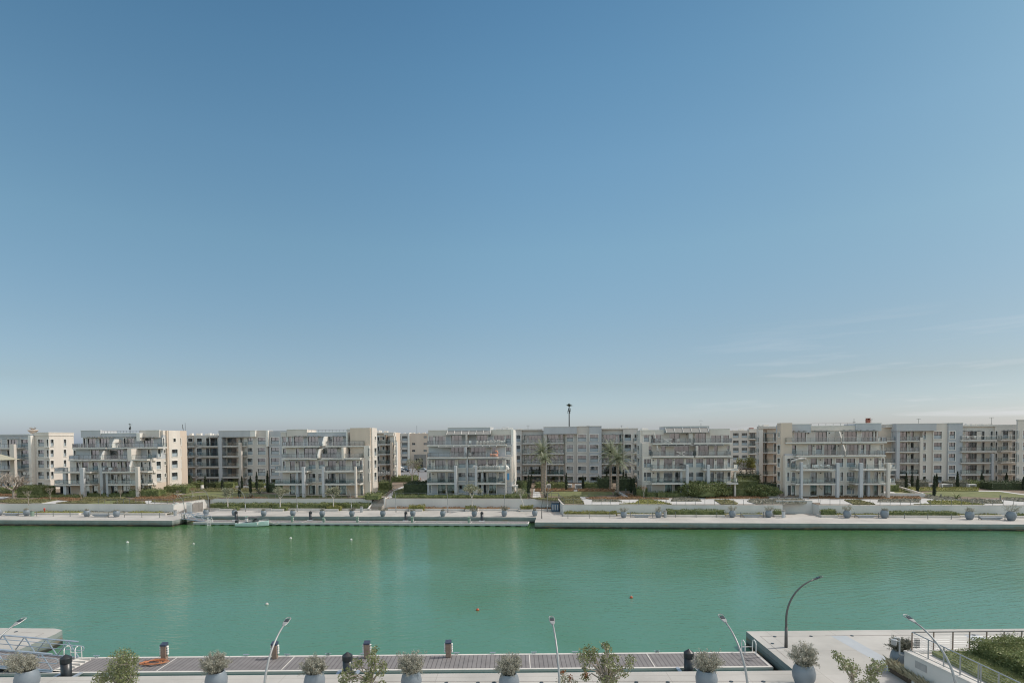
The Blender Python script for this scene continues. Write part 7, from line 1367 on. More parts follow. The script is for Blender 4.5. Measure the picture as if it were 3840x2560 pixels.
PO = [(1, 12, 1250, 1188, 'thin bollard at the left edge of the far quay'), (1, 232, 1252, 1194, 'thin bollard left of the first left planter'), (1, 462, 1257, 1195, 'thin bollard right of the olive bin'), (1, 671, 1260, 1200, 'thin bollard right of the red marker'), (1, 884, 1262, 1203, 'thin bollard near the end of the first long kerb'), (1, 1120, 1268, 1208, 'thin bollard touching the second left planter'), (1, 1370, 1270, 1210, 'thin bollard between bench and planter on the left quay'), (1, 1568, 1272, 1212, 'thin bollard at the start of the yellow green planter'), (1, 1788, 1275, 1212, 'thin bollard in the middle of the yellow green planter'), (1, 2012, 1278, 1215, 'thin bollard at the right end of the yellow green planter'),
 (2, 276, 1305, 1228, 'left grey post at the gangway head'), (2, 294, 1305, 1232, 'right grey post at the gangway head'), (4, 1108, 1487, 1412, 'thin bollard below the slanting wall end'), (4, 1382, 1484, 1410, 'thin bollard in the middle of the yellow green quay hedge'), (4, 1636, 1483, 1412, 'thin bollard at the right of the yellow green quay hedge'), (4, 1898, 1478, 1408, 'thin bollard left of the first right bench'), (4, 2176, 1478, 1410, 'thin bollard right of the first right bench'), (5, 783, 1272, 1205, 'thin bollard near the left of the long clipped quay hedge'), (5, 1043, 1272, 1205, 'thin bollard in the middle of the long clipped quay hedge'), (5, 1303, 1272, 1205, 'thin bollard at the right of the long clipped quay hedge'), (5, 1603, 1270, 1208, 'thin bollard left of the bench between bushy planters'), (5, 1890, 1272, 1200, 'thin bollard right of the bench between bushy planters'), (6, 1362, 1279, 1208, 'thin bollard left of the ramp side bench'), (6, 1662, 1281, 1213, 'thin bollard right of the ramp side bench'), (6, 1988, 1288, 1225, 'thin bollard in front of the right quay hedge'), (6, 2282, 1293, 1228, 'thin bollard further right on the quay hedge'), (7, 1436, 1296, 1232, 'thin bollard at the end of the right quay hedge'), (7, 1783, 1302, 1238, 'thin bollard left of the last bench'), (7, 2112, 1308, 1240, 'thin bollard right of the last bench')]
for k, x, yb, yt, lb in PO: post(k, x, yb, yt, lb, NB)
def marker(): u, v, z = GU(1, 560, 1208, 1.3); b = MB(); v = 9.6; u = U(1, 560, v, 2); b.lathe([(.13, 0), (.13, .55), (.2, .56), (.2, .7), (.1, .85)], (u, v, 1.7), 9); b.top('fire_hydrant', M['red'], 'small red hydrant standing in the left quay planting', 'hydrant', (u, v, 1.7))
marker()
def curvelamp(base, head_d, H, reach, label, frame='b', m='lamp', r=.055, grp=None, hl=.8, headfirst=None, near=False, power=2.2):
    """pole that rises and arches over along head_d"""
    x, y, z = base; d = Vector((head_d[0], head_d[1], 0)).normalized(); t = thing('street_lamp', label, 'street lamp', base, frame, grp); n = 22; pts = []; st = .42
    for i in range(n+1):
        s = i/n
        if s < .3: pts.append(Vector((x, y, z+H*st*s/.3)))
        else:
            a = (s-.3)/.7*math.radians(72); Rr = 1/(1-math.cos(math.radians(72))); q = (1-math.cos(a))*Rr*reach; hh = H*st+(H*(1-st))*math.sin(a)/math.sin(math.radians(72)); pts.append(Vector((x, y, z+hh))+d*q-Vector((0, 0, 0)))
    b = MB(); b.tube([pts[0], pts[0]+Vector((0, 0, H*.3))], [r*1.75, r*1.5], 10); b.part('base_sleeve', M[m], t, smooth=True)
    b = MB(); b.tube(pts, [r*(1.35-.65*i/n) for i in range(n+1)], 10 if near else 6); b.part('pole', M[m], t, smooth=True)
    # lamp head: flattened loop with a glazed lamp inside
    e = (pts[-1]-pts[-2]).normalized(); sd_ = Vector((-d.y, d.x, 0)); p0 = pts[-1]-e*.05; up = sd_.cross(e)
    hd = MB(); w_ = .14; L_ = hl; loop = []
    for a in range(17):
        q = a/16*math.pi; loop.append((math.cos(q), math.sin(q)))
    prof = [(0, .05), (.25*L_, .12), (.4*L_, w_)]
    nseg = [p0+e*s+sd_*ww for s, ww in prof]+[p0+e*(.85*L_+.15*L_*c[1])+sd_*w_*c[0] for c in loop]+[p0+e*s-sd_*ww for s, ww in prof[::-1]]
    hd.tube(nseg, .027, 6); n0 = len(hd.v)
    pl = [p0+sd_*.05, p0-sd_*.05, p0+e*.4*L_-sd_*w_, p0+e*.4*L_+sd_*w_]
    hd.v += [tuple(q+up*.03) for q in pl]+[tuple(q-up*.03) for q in pl]; hd.f += [(n0, n0+1, n0+2, n0+3), (n0+7, n0+6, n0+5, n0+4)]+[(n0+i, n0+4+i, n0+4+(i+1) % 4, n0+(i+1) % 4) for i in range(4)]
    hd.part('lamp_head', M[m], t)
    g = MB(); ce = [p0+e*.42*L_+sd_*w_*.8, p0+e*.42*L_-sd_*w_*.8, p0+e*.72*L_-sd_*w_*.8, p0+e*.72*L_+sd_*w_*.8]; n0 = 0
    g.v = [tuple(q+up*.02) for q in ce]+[tuple(q-up*.05) for q in ce]; g.f = [(0, 1, 2, 3), (7, 6, 5, 4)]+[(i, 4+i, 4+(i+1) % 4, (i+1) % 4) for i in range(4)]; g.part('lamp', M['lens'], t)
    return t
FG = 'curved lamps on the far quay'
for k, xb, yb, xh, yh, lb in ((2, 310, 1292, 200, 985, 'curved lamp at the head of the far gangway'), (2, 619, 1196, 525, 920, 'curved lamp at the end of the side wall'), (2, 1076, 1198, 985, 925, 'curved lamp between the first two leafy trees'), (2, 1729, 1200, 1660, 920, 'curved lamp right of the second leafy tree'), (3, 395, 1200, 345, 920, 'curved lamp in front of the second terrace house'), (3, 958, 1208, 925, 930, 'curved lamp right of the garden steps'), (3, 1611, 1208, 1586, 932, 'curved lamp in front of the middle terrace block'), (4, 312, 1402, 300, 1110, 'curved lamp below the white pergola'), (4, 849, 1402, 860, 1130, 'curved lamp left of the blue bin')):
    u, v, z = GU(k, xb, yb, 1.2); zt = ZV(k, xh, yh, v+2); uh = U(k, xh, v-2.4, zt)
    zt = ZV(k, xh, yh, v-2.2); curvelamp((u, v, z), (uh-u, -2.2), zt-z, math.hypot(uh-u, 2.2), lb, grp=FG)
u, v, z = GU(4, 778, 1492, 1.2); curvelamp((u, v, z), (1, .3), 5.3, 1.8, 'dark curved lamp at the right end of the far pontoon', m='lampdark', grp=FG)
# small lamp posts in the garden
for k, x, yb, yt, lb in ((4, 1373, 1212, 1180, 'low garden light at the lawn edge'), (4, 1838, 1165, 1120, 'low garden light on the curved path'), (7, 1305, 1030, 985, 'low garden light left of the palm seedling'), (7, 2053, 1055, 998, 'low garden light right on the lawn edge'), (5, 1930, 1008, 955, 'grey post by the ramp path'), (5, 2062, 1012, 975, 'short dark post by the ramp path')):
    u, v, z = GG(k, x, yb); zt = ZV(k, x, yt, v); b = MB(); b.box(u-.09, u+.09, v-.09, v+.09, z-.1, zt); b.box(u-.14, u+.14, v-.14, v+.14, zt+.001, zt+.06); b.top('garden_light', M['rail'], lb, 'garden light', (u, v, z), group='low garden lights')
# camera pole on the quay corner
u, v, z = GU(1, 2190, 1250, 1.2); t = thing('camera_post', 'white post with two cameras on the corner of the left wall', 'camera post', (u, v, z)); b = MB(); b.tube([(u, v, z), (u, v, 3.6)], .05, 6); b.part('post', M['white'], t)
for s in (-.2, .5): c = MB(); c.bbox(u+s, u+s+.6, v-.15, v+.1, 3.6+s*.4, 3.85+s*.4, .04); c.part('camera_housing', M['white'], t)

# ================================================================== FAR PONTOON, BOAT, BUOYS
def pontoon(name, u0, u1, v0, v1, z, label, frame, floats, bays, post_=None):
    t = thing(name, label, 'pontoon', ((u0+u1)/2, v0, z), frame); b = MB(); b.box(u0+.25, u1-.25, v0+.22, v1-.22, z-.08, z-.01)
    o = b.part('deck', M['planks'], t); o2 = MB()
    for y0, y1 in ((v0, v0+.22), (v1-.22, v1)): o2.bbox(u0, u1, y0, y1, z-.16, z+.02, .02)
    o2.bbox(u0, u0+.25, v0+.221, v1-.221, z-.16, z+.018, .02); o2.bbox(u1-.25, u1, v0+.221, v1-.221, z-.16, z+.018, .02); o2.part('edge_beam', M['slab'], t); c = MB()
    c.box(u0+.05, u1-.05, v0+.06, v0+.14, z-.42, z-.161); c.box(u0+.05, u1-.05, v1-.14, v1-.06, z-.42, z-.161); c.part('fascia', M['grey'], t)
    d = MB()
    for x in bays: d.box(x-.035, x+.035, v0+.221, v1-.221, z-.011, z+.004)
    d.part('joint_strip', M['slab'], t)
    n = floats
    for i in range(n): x = u0+1+(u1-u0-2)*i/(n-1); e = MB(); e.bbox(x-.5, x+.5, v0+.2, v1-.2, -.25, z-.17, .05); e.part('float', M['pedgreen'], t)
    return t
up0, up1 = U(2, 405, 2, .55), U(4, 610, 2, .55)
pontoon('pontoon', up0, up1, 2.2, 5.2, .58, 'floating timber walkway moored along the far quay', 'b', 34, [up0+i*(up1-up0)/6 for i in range(1, 6)])
def pile(k, x, yb, h, label, frame='b', r=.3, w_=None):
    if frame == 'b': u = U(k, x, 5.75, .6); v = 5.75; z = -.5
    t = thing('mooring_pile', label, 'mooring pile', (u, v, z), frame, 'black capped guide piles'); b = MB(); b.lathe([(r, 0), (r, h-.35-z)], (u, v, z), 14); b.part('sleeve', M['black'], t, smooth=True); b = MB(); b.lathe([(r*1.08, h-.35-z), (r*1.08, h-.05-z), (.02, h+.2-z)], (u, v, z), 14); b.part('cap', M['black'], t); c = MB(); c.box(u-.55, u+.55, v-.55, v-.31, .6, .7); c.box(u-.55, u+.55, v+.31, v+.42, .6, .7); c.part('guide_frame', M['alu'], t)
for a in ((2, 960, 0, 2.35, 'black pile behind the motorboat'), (2, 1897, 0, 2.35, 'black pile left of centre on the far pontoon'), (3, 1083, 0, 2.35, 'black pile below the round green mound'), (3, 2041, 0, 2.35, 'black pile near the right end of the far pontoon')): pile(*a)
def pedestal(pos, h, label, frame='b', m='pedgreen', w_=.28, grp='service pedestals on the pontoons', cap='pedgreen', near=False):
    u, v, z = pos; t = thing('service_pedestal', label, 'service pedestal', pos, frame, grp); b = MB(); b.bbox(u-w_, u+w_, v-w_*.8, v+w_*.8, z, z+h, .02); b.part('column', M[m], t); b = MB(); b.v = [(u-w_-.03, v-w_*.9, z+h+.001), (u+w_+.03, v-w_*.9, z+h+.001), (u+w_+.03, v+w_*.9, z+h+.001), (u-w_-.03, v+w_*.9, z+h+.001), (u-w_-.03, v-w_*.9, z+h+.1), (u+w_+.03, v-w_*.9, z+h+.1), (u+w_+.03, v+w_*.9, z+h+.22), (u-w_-.03, v+w_*.9, z+h+.22)]; b.f = [(0, 3, 2, 1), (4, 5, 6, 7), (0, 1, 5, 4), (1, 2, 6, 5), (2, 3, 7, 6), (3, 0, 4, 7)]; b.part('cap', M[cap], t)
    for i in range(4 if near else 2):
        for s in ((1, -1) if near else (1,)): c = MB(); q = z+h*(.35+.17*i) if near else z+h*(.4+.3*i); c.bbox(u+s*(w_+.001), u+s*(w_+.13), v-.09, v+.09, q, q+.13, .03); c.part('socket', M['white'], t)
for k, x, lb in ((2, 1092, 'pale pedestal behind the motorboat'), (2, 1665, 'pedestal with white sockets right of the boat rope'), (2, 2062, 'short green pedestal below a far quay planter'), (3, 470, 'pedestal with white sockets below the dark bristly planter'), (3, 1160, 'pedestal beside the pile under the green mound'), (3, 1875, 'pedestal left of the last far pile')):
    u = U(k, x, 2.9, 1.2); pedestal((u, 2.9, .6), 1.0 if x != 2062 else .75, lb, m='white' if x == 1092 else 'pedgreen', w_=.2)
for i, k_ in enumerate(range(14)):
    u = up0+4+i*(up1-up0-8)/13; b = MB(); b.tube([(u-.25, 2.3, .74), (u+.25, 2.3, .74)], .035, 5); b.box(u-.1, u-.05, 2.27, 2.33, .6, .72); b.box(u+.05, u+.1, 2.27, 2.33, .6, .72)
    b.top('mooring_cleat', M['alu'], 'small metal cleat on the front edge of the far pontoon', 'cleat', (u, 2.3, .6), group='cleats on the far pontoon')
def truss(t, a, b_, h, n, m, loops=True, seg=5):
    A, B = Vector(a), Vector(b_); D_ = B-A; up = Vector((0, 0, h)); mb_ = MB(); mb_.tube([A+up, B+up], .065, seg); mb_.tube([A, B], .06, seg)
    for i in range(n):
        p = A+D_*(i/n); q = A+D_*((i+.5)/n); r = A+D_*((i+1)/n); mb_.tube([p, q+up], .045, seg); mb_.tube([q+up, r], .045, seg)
    mb_.part('truss', M[m], t)
    c = MB(); off = Vector((0, -.12 if True else 0, 0)); e = D_.normalized(); h1, h2 = up*.78, up*.48; L_ = D_.length
    loop = [A+h1+e*.2, B+h1+e*.35]+[B+e*(.35+.16*math.sin(x*math.pi/6))+(h1+h2)*.5+(h1-h2)*.5*math.cos(x*math.pi/6) for x in range(1, 6)]+[B+h2+e*.35, A+h2-e*.3]+[A-e*(.3+.16*math.sin(x*math.pi/6))+(h1+h2)*.5-(h1-h2)*.5*math.cos(x*math.pi/6) for x in range(1, 6)]+[A+h1-e*.3, A+h1+e*.2]
    c.tube([p+off for p in loop], .032, seg); c.part('handrail', M[m], t)
def gangway(P0, P1, wd, h, label, frame, n=3, name='gangway', foot=(0, 0)):
    t = thing(name, label, 'gangway', ((P0[0]+P1[0])/2, P0[1], min(P0[2], P1[2])), frame)
    b = MB(); x0, y0, z0 = P0; x1, y1, z1 = P1; w2 = wd/2; b.v = [(x0, y0-w2, z0-.06), (x1, y1-w2, z1-.06), (x1, y1+w2, z1-.06), (x0, y0+w2, z0-.06), (x0, y0-w2, z0), (x1, y1-w2, z1), (x1, y1+w2, z1), (x0, y0+w2, z0)]; b.f = [(0, 3, 2, 1), (4, 5, 6, 7), (0, 1, 5, 4), (1, 2, 6, 5), (2, 3, 7, 6), (3, 0, 4, 7)]; b.part('deck', M['planks'], t)
    c = MB()
    for s in (-1, 1): c.tube([(x0, y0+s*w2, z0-.12), (x1, y1+s*w2, z1-.12)], .1, 4)
    c.part('side_beam', M['alu'], t)
    truss(t, (x0, y0-w2, z0), (x1, y1-w2, z1), h, n, 'alu'); truss(t, (x0, y0+w2, z0), (x1, y1+w2, z1), h, n, 'alu')
    f = MB(); dx = 1.1*(1 if x1 > x0 else -1); f.v = [(x1, y1-w2, z1), (x1+dx, y1-w2+.1, z1-.16), (x1+dx, y1+w2-.1, z1-.16), (x1, y1+w2, z1)]; f.f = [(0, 1, 2, 3)] if dx > 0 else [(3, 2, 1, 0)]
    for i in range(5): y = y1-w2+.25+i*(wd-.5)/4; f.box(x1, x1+dx*.95, y-.04, y+.04, z1-.15, z1+.03)
    f.part('transition_plate', M['slab'], t)
ug0 = U(2, 320, 4, 1.4); ug1 = U(2, 605, 4, .9)
gangway((ug0, 3.7, 1.28), (ug1, 3.7, .72), 1.8, 1.15, 'metal trussed gangway down to the far pontoon', 'b', 3)
def ladder(x, y, z, frame, label, rot=0):
    t = thing('swim_ladder', label, 'ladder', (x, y, z), frame)
    for s in (-.42, .42):
        b = MB(); b.tube([(x+s, y-.35, z), (x+s, y-.35, z+.75), (x+s, y-.25, z+.92), (x+s, y, z+.98), (x+s, y+.22, z+.88), (x+s, y+.3, z+.7), (x+s, y+.3, z-1.2)], .04, 7); b.part('side_rail', M['white'], t)
    c = MB()
    for q in (.35, -.1, -.4): c.tube([(x-.42, y+.3, z+q), (x+.42, y+.3, z+q)], .03, 5)
    c.part('rung', M['white'], t)
u = U(2, 625, 2.3, .6); t = thing('swim_ladder', 'swim ladder at the foot of the far gangway', 'ladder', (u, 2.1, .6))
for s in (-.4, .4): b = MB(); b.tube([(u+s, 2.6, .6), (u+s, 2.6, 1.3), (u+s, 2.3, 1.45), (u+s, 2.1, 1.2), (u+s, 2.05, -.6)], .045, 5); b.part('side_rail', M['white'], t)
b = MB(); [b.tube([(u-.4, 2.05, q), (u+.4, 2.05, q)], .035, 4) for q in (.3, 0)]; b.part('rung', M['white'], t)
def boat():
    k = 2; u0 = U(k, 975, 0.9, .3); u1 = U(k, 1372, 0.9, .6); Lb = u1-u0; vc = .95; t = thing('motorboat', 'small pale turquoise motorboat with grey sun top moored at the far pontoon', 'motorboat', ((u0+u1)/2, vc, 0))
    st = [(0, .95, .75, .72), (.15, 1.02, .8, .75), (.4, 1.05, .8, .85), (.65, .92, .65, .98), (.85, .52, .32, 1.12), (.96, .2, .08, 1.2), (1, .04, .02, 1.24)]
    b = MB(); rows = []
    for s, wt, wb, zt in st:
        x = u0+s*Lb; kl = -.25+(.5*max(0, s-.75)/.25); n = len(b.v); b.v += [(x, vc-wt, zt), (x, vc-wt*1.0, zt-.12), (x, vc-wb, .12+.3*max(0, s-.7)), (x-.15 if s > .8 else x, vc, kl), (x, vc+wb, .12+.3*max(0, s-.7)), (x, vc+wt, zt-.12), (x, vc+wt, zt)]; rows.append(n)
    for i in range(len(rows)-1):
        for j in range(6): b.f.append((rows[i]+j, rows[i+1]+j, rows[i+1]+j+1, rows[i]+j+1))
    b.f.append(tuple(rows[0]+j for j in range(7))[::-1]); b.part('hull', M['teal'], t, smooth=False)
    c = MB(); n = len(c.v)
    for s, wt, wb, zt in st: c.v += [(u0+s*Lb, vc-wt+.02, zt-.02), (u0+s*Lb, vc+wt-.02, zt-.02)]
    for i in range(3, len(st)-1): c.f.append((2*i, 2*i+2, 2*i+3, 2*i+1))
    for i in range(3): (sa, wa, _, za), (sb, wb_, _, zb) = st[i], st[i+1]; xa, xb = u0+sa*Lb, u0+sb*Lb; c.quad((xa, vc-wa+.02, za-.02), (xb, vc-wb_+.02, zb-.02), (xb, vc-wb_+.25, zb-.02), (xa, vc-wa+.25, za-.02)); c.quad((xa, vc+wa-.25, za-.02), (xb, vc+wb_-.25, zb-.02), (xb, vc+wb_-.02, zb-.02), (xa, vc+wa-.02, za-.02)); c.quad((xa, vc-wa+.25, .3), (xb, vc-wb_+.25, .3), (xb, vc+wb_-.25, .3), (xa, vc+wa-.25, .3)); c.quad((xa, vc-wa+.25, .3), (xa, vc-wa+.25, za-.02), (xb, vc-wb_+.25, zb-.02), (xb, vc-wb_+.25, .3)); c.quad((xb, vc+wb_-.25, .3), (xb, vc+wb_-.25, zb-.02), (xa, vc+wa-.25, za-.02), (xa, vc+wa-.25, .3))
    c.part('deck', M['white'], t)
    e = MB(); e.bbox(u0+.2*Lb, u0+.3*Lb, vc-.7, vc+.7, .31, .85, .06); e.bbox(u0+.45*Lb, u0+.52*Lb, vc-.6, vc+.6, .31, 1.15, .06); e.part('seat', M['fabric'], t)
    w_ = MB(); x = u0+.56*Lb; w_.quad((x+.5, vc-.75, 1.0), (x, vc-.65, 1.55), (x, vc+.65, 1.55), (x+.5, vc+.75, 1.0)); w_.part('windscreen', M['lens'], t)
    f = MB(); xa, xb = u0+.27*Lb, u0+.66*Lb; zt = ZV(2, 1150, 1272, vc); f.v = [(xa, vc-.95, zt-.15), (xb, vc-.95, zt), (xb, vc+.95, zt), (xa, vc+.95, zt-.15), (xa+.3, vc-.9, zt-.02), (xb-.3, vc-.9, zt+.1), (xb-.3, vc+.9, zt+.1), (xa+.3, vc+.9, zt-.02)]; f.f = [(0, 3, 2, 1), (4, 5, 6, 7), (0, 1, 5, 4), (1, 2, 6, 5), (2, 3, 7, 6), (3, 0, 4, 7)]; o = f.part('sun_top', M['lampdark'], t)
    g = MB()
    for s in (-.92, .92): g.tube([(u0+.45*Lb, vc+s, .85), (xa+.1, vc+s, zt-.13)], .025, 4); g.tube([(u0+.45*Lb, vc+s, .85), (xb-.1, vc+s, zt)], .025, 4)
    g.part('top_frame', M['steel'], o)
    h = MB(); h.bbox(u0-.45, u0+.15, vc-.28, vc+.28, .55, 1.25, .1); h.tube([(u0-.3, vc, .6), (u0-.35, vc, -.4)], .12, 6); h.part('outboard_motor', M['black'], t)
    i = MB(); i.tube([(u0+.7*Lb, vc-.8, 1.0), (u0+.75*Lb, vc-.7, 1.35), (u0+.92*Lb, vc-.3, 1.5), (u1-.05, vc, 1.5), (u0+.92*Lb, vc+.3, 1.5), (u0+.75*Lb, vc+.7, 1.35), (u0+.7*Lb, vc+.8, 1.0)], .025, 5); i.part('bow_rail', M['steel'], t)
    j = MB(); j.lathe([(.02, 0), (.12, .08), (.12, .5), (.02, .58)], (u0+.72*Lb, vc-1.0, .35), 8); j.part('fender', M['white'], t)
    st_ = MB(); st_.quad((u0+.02*Lb, vc-1.0, .55), (u0+.4*Lb, vc-1.07, .62), (u0+.4*Lb, vc-1.07, .68), (u0+.02*Lb, vc-1.0, .59)); 
    r = MB(); r.tube([(u1-.1, vc, 1.2), (u1+.7, vc+.4, .55), (u1+1.3, vc+.8, .35), (u1+1.9, vc+1.4, .62)], .05, 5); r.top('mooring_rope', M['fabric'], 'slack pale rope from the boat bow to the far pontoon', 'rope', (u1, vc, .6))
boat()
def buoy(px, py, r, m, label, grp):
    p = G(0, px, py, .1); t = thing('buoy', label, 'buoy', (p.x, p.y, 0), 'w', grp); b = MB(); b.lathe([(.02, -.6*r), (.6*r, -.4*r), (.95*r, 0), (r, .3*r), (.8*r, .8*r), (.35*r, 1.1*r), (.02, 1.15*r)], (p.x, p.y, 0), 14); b.part('float', M[m], t, smooth=True); c = MB(); c.tube([(p.x-.08, p.y, 1.1*r), (p.x, p.y, 1.4*r), (p.x+.08, p.y, 1.1*r)], .03, 5); c.part('ring', M['steel'], t)
for a in ((478, 2032, .24, 'buoywhite', 'white buoy furthest left on the canal', 'white mooring buoys'), (726, 2037, .17, 'buoywhite', 'tiny white buoy below the left quay corner', 'white mooring buoys'), (1090, 2016, .22, 'buoywhite', 'white buoy right of the motorboat', 'white mooring buoys'), (1317, 2022, .22, 'buoywhite', 'white buoy furthest right of the white ones', 'white mooring buoys'), (1001, 2262, .17, 'fabric', 'pale pinkish buoy near the left lamp', 'red mooring buoys'), (1791, 2283, .17, 'buoyred', 'orange red buoy near the middle of the canal', 'red mooring buoys'), (2367, 2237, .18, 'buoyred', 'brown red buoy furthest right', 'red mooring buoys')): buoy(*a)
# cars on the street behind
def car(k, x, yb, label, m, rz=0):
    z = gz(62)+.02; p = G(k, x, yb, z); u, v = toUV(p); t = thing('parked_car', label, 'car', (u, v, z), group='cars parked on the street'); L_ = 4.4; n = 0; b = MB()
    pr = [(-2.2, .35), (-2.2, .8), (-1.5, .95), (-1.0, 1.42), (.7, 1.46), (1.4, .98), (2.15, .85), (2.2, .35)]
    for s in (-.88, .88): b.v += [(u+a, v+s*(.85 if h > 1 else 1), z+h) for a, h in pr]
    k_ = len(pr); b.f = [tuple(range(k_)), tuple(range(2*k_-1, k_-1, -1))]+[(i, i+k_, (i+1) % k_+k_, (i+1) % k_) for i in range(k_)]; b.part('body', M[m], t)
    w_ = MB()
    for s in (-.9, .9): w_.poly([(u-1.35, v+s, z+.98), (u-.95, v+s*.9, z+1.36), (u+.65, v+s*.9, z+1.38), (u+1.2, v+s, z+1.0)])
    w_.part('window', M['lens'], t)
    for a in (-1.4, 1.35):
        for s in (-.9, .72): c = MB(); c.tube([(u+a, v+s, z+.32), (u+a, v+s+.18, z+.32)], .32, 12); c.part('wheel', M['tyre'], t)
for a in ((3, 1000, 702, 'silver car at the left end of the parking row', 'carwhite'), (3, 1068, 700, 'blue grey car second in the parking row', 'carblue'), (3, 1290, 700, 'silver car in front of the stone portal', 'carwhite'), (3, 990, 672, 'white car behind the silver one', 'white')): car(*a)
cone = GU(3, 1268, 797, gz(60)); b = MB(); b.lathe([(.3, 0), (.3, .05), (.16, .06), (.04, .7)], cone, 10); b.top('traffic_cone', M['orange'], 'orange cone at the edge of the parking street', 'cone', cone)

# ================================================================== NEAR SIDE (world frame)
pt = pontoon('pontoon', -39.5, 18.75, 40.5, 43.5, .6, 'near timber pontoon running along the bottom of the view', 'w', 20, [G(11, 2060, 1300, .6).x+i*9.05 for i in range(-1, 6)])
def npile(x, y, label): 
    u, v = x, y; z = -.5; h = 1.95; r = .33; t = thing('mooring_pile', label, 'mooring pile', (u, v, z), 'w', 'black capped guide piles'); b = MB(); b.lathe([(r, 0), (r, h-.35-z)], (u, v, z), 24); b.part('sleeve', M['black'], t, smooth=True); b = MB(); b.lathe([(r*1.09, h-.38-z), (r*1.09, h-.05-z), (r*1.02, h-z), (.02, h+.22-z)], (u, v, z), 24); b.part('cap', M['black'], t); c = MB(); c.box(u-.8, u+.8, v-.5, v-.36, .56, .66); c.box(u-.8, u-.55, v-.36, v+.5, .56, .66); c.box(u+.55, u+.8, v-.36, v+.5, .56, .66); c.part('guide_frame', M['alu'], t)
for k, x, lb in ((11, 835, 'black pile next to the near gangway'), (13, 348, 'black pile beside the small branching tree'), (15, 615, 'black pile left of a bushy planter on the near quay')): p = G(k, x, 1430, .6); q = PD(k, x, 1350, 40.0); npile(q.x, 40.0, lb)
for k, x, lb in ((11, 2098, 'wooden pedestal beside the coiled orange hose'), (12, 1466, 'wooden pedestal right of a curved near lamp'), (13, 605, 'wooden pedestal half hidden by the branching tree'), (13, 1625, 'wooden pedestal in the middle of the near pontoon')):
    q = PD(k, x, 1225, 43.2); pedestal((q.x, 42.95, .62), 1.04, lb, 'w', 'wood', .2, cap='navy', near=True)
for i, (k, x) in enumerate(((11, 1218), (12, 1087), (12, 1604), (12, 2118), (13, 103), (13, 543), (13, 1720), (13, 2178), (14, 680), (14, 1196), (14, 2230), (15, 215))):
    q = PD(k, x, 1195, 43.38); u, v, z = q.x, 43.38, .62; t = thing('mooring_cleat', 'small T shaped metal cleat on the far edge of the near pontoon', 'cleat', (u, v, z), 'w', 'cleats on the near pontoon'); b = MB(); b.tube([(u-.24, v, z+.16), (u-.12, v, z+.14), (u+.12, v, z+.14), (u+.24, v, z+.16)], [.025, .035, .035, .025], 6); b.part('horns', M['alu'], t)
    c = MB(); c.box(u-.1, u-.05, v-.03, v+.03, z, z+.12); c.box(u+.05, u+.1, v-.03, v+.03, z, z+.12); c.part('foot', M['alu'], t)
q = PD(11, 930, 1200, 43.3); ladder(q.x, 43.25, .62, 'w', 'white swim ladder beside the near gangway'); q = PD(15, 1365, 1180, 43.3); ladder(q.x, 43.25, .62, 'w', 'white swim ladder at the right end of the near pontoon')
def hose():
    p = G(11, 1935, 1262, .62); g = random.Random(4); b = MB(); pts = []
    for i in range(110):
        a = i*.42; r = .33+.22*math.sin(i*.37)*.5+.1*g.random(); pts.append((p.x+r*1.9*math.cos(a)+.1*math.sin(i*.09), p.y+r*1.1*math.sin(a), .64+.0012*i+.02*g.random()))
    q = PD(11, 2098, 1225, 43.2); pts += [(p.x+1.0, p.y+.35, .66), (q.x-.5, 42.8, .66), (q.x-.22, 42.9, .95)]; b.tube(pts, .024, 5); b.top('hose', M['orange'], 'tangled orange hose coiled on the near pontoon', 'hose', (p.x, p.y, .62), 'w')
hose()
# near gangway: from the left quay block down to the pontoon
pe = G(11, 640, 1350, .8); gangway((-46.6, 41.9, 2.0), (-33.4, 41.9, .74), 2.5, 1.22, 'large metal trussed gangway at the lower left', 'w', 8)
# near lamps
NG = 'curved lamps on the near quay'
for X, hx, D, lb in ((-13.45, -13.35, 32.9, 'silver curved lamp between two planters at the lower left'), (2.45, 2.28, 32.7, 'silver curved lamp seen straight on in the middle'), (12.55, 12.3, 32.8, 'silver curved lamp left of the near quay corner'), (23.5, 23.05, 32.5, 'silver curved lamp in front of the railed wall'), (-29.6, -29.4, 33.3, 'silver curved lamp head at the left edge')):
    curvelamp((X, D-2.75, 1.2), (hx-X, 2.6), 5.3, 2.6, lb, 'w', near=True, r=.062, grp=NG)
p = G(15, 1840, 1060, 1.2); curvelamp((p.x, p.y, 1.2), (1, .02), 5.15, 2.05, 'full dark curved lamp standing on the near quay corner', 'w', m='lampdark', near=True, r=.07, grp=NG)
# near planters
for k, x, D, sc, pl, tilt, sd_, lb in ((11, 338, 36.2, 1.0, ('droop', .95, 1.25), -.10, 3, 'near planter with a shrub leaning left beside the gangway'), (12, 707, 35.8, .97, ('s', .92, 1.35), -.03, 4, 'near planter with a wispy feathery shrub'), (12, 1945, 35.6, .95, ('s', .85, 1.15), 0, 5, 'near planter left of the branching tree'), (13, 1150, 35.6, .95, ('s', .95, 1.35), 0, 6, 'near planter with a tall silver shrub'), (14, 365, 35.2, .95, ('s', .88, 1.35), 0, 7, 'near planter left of the straight on lamp'), (15, 838, 35.4, .98, ('s', .95, 1.3), .02, 8, 'near planter beside the rightmost black pile'), (15, 2065, 36.0, 1.02, ('s', .98, 1.45), 0, 9, 'near planter fully in view on the quay corner'), (17, 795, 38.6, .93, ('dark', .8, 1.0), 0, 10, 'shaded near planter behind the white wall')):
    q = PD(k, x, 1400, D); pot((q.x, D, 1.2), sc, pl, lb, 'w', 'large planters on the near quay', tilt, sd_, near=True)
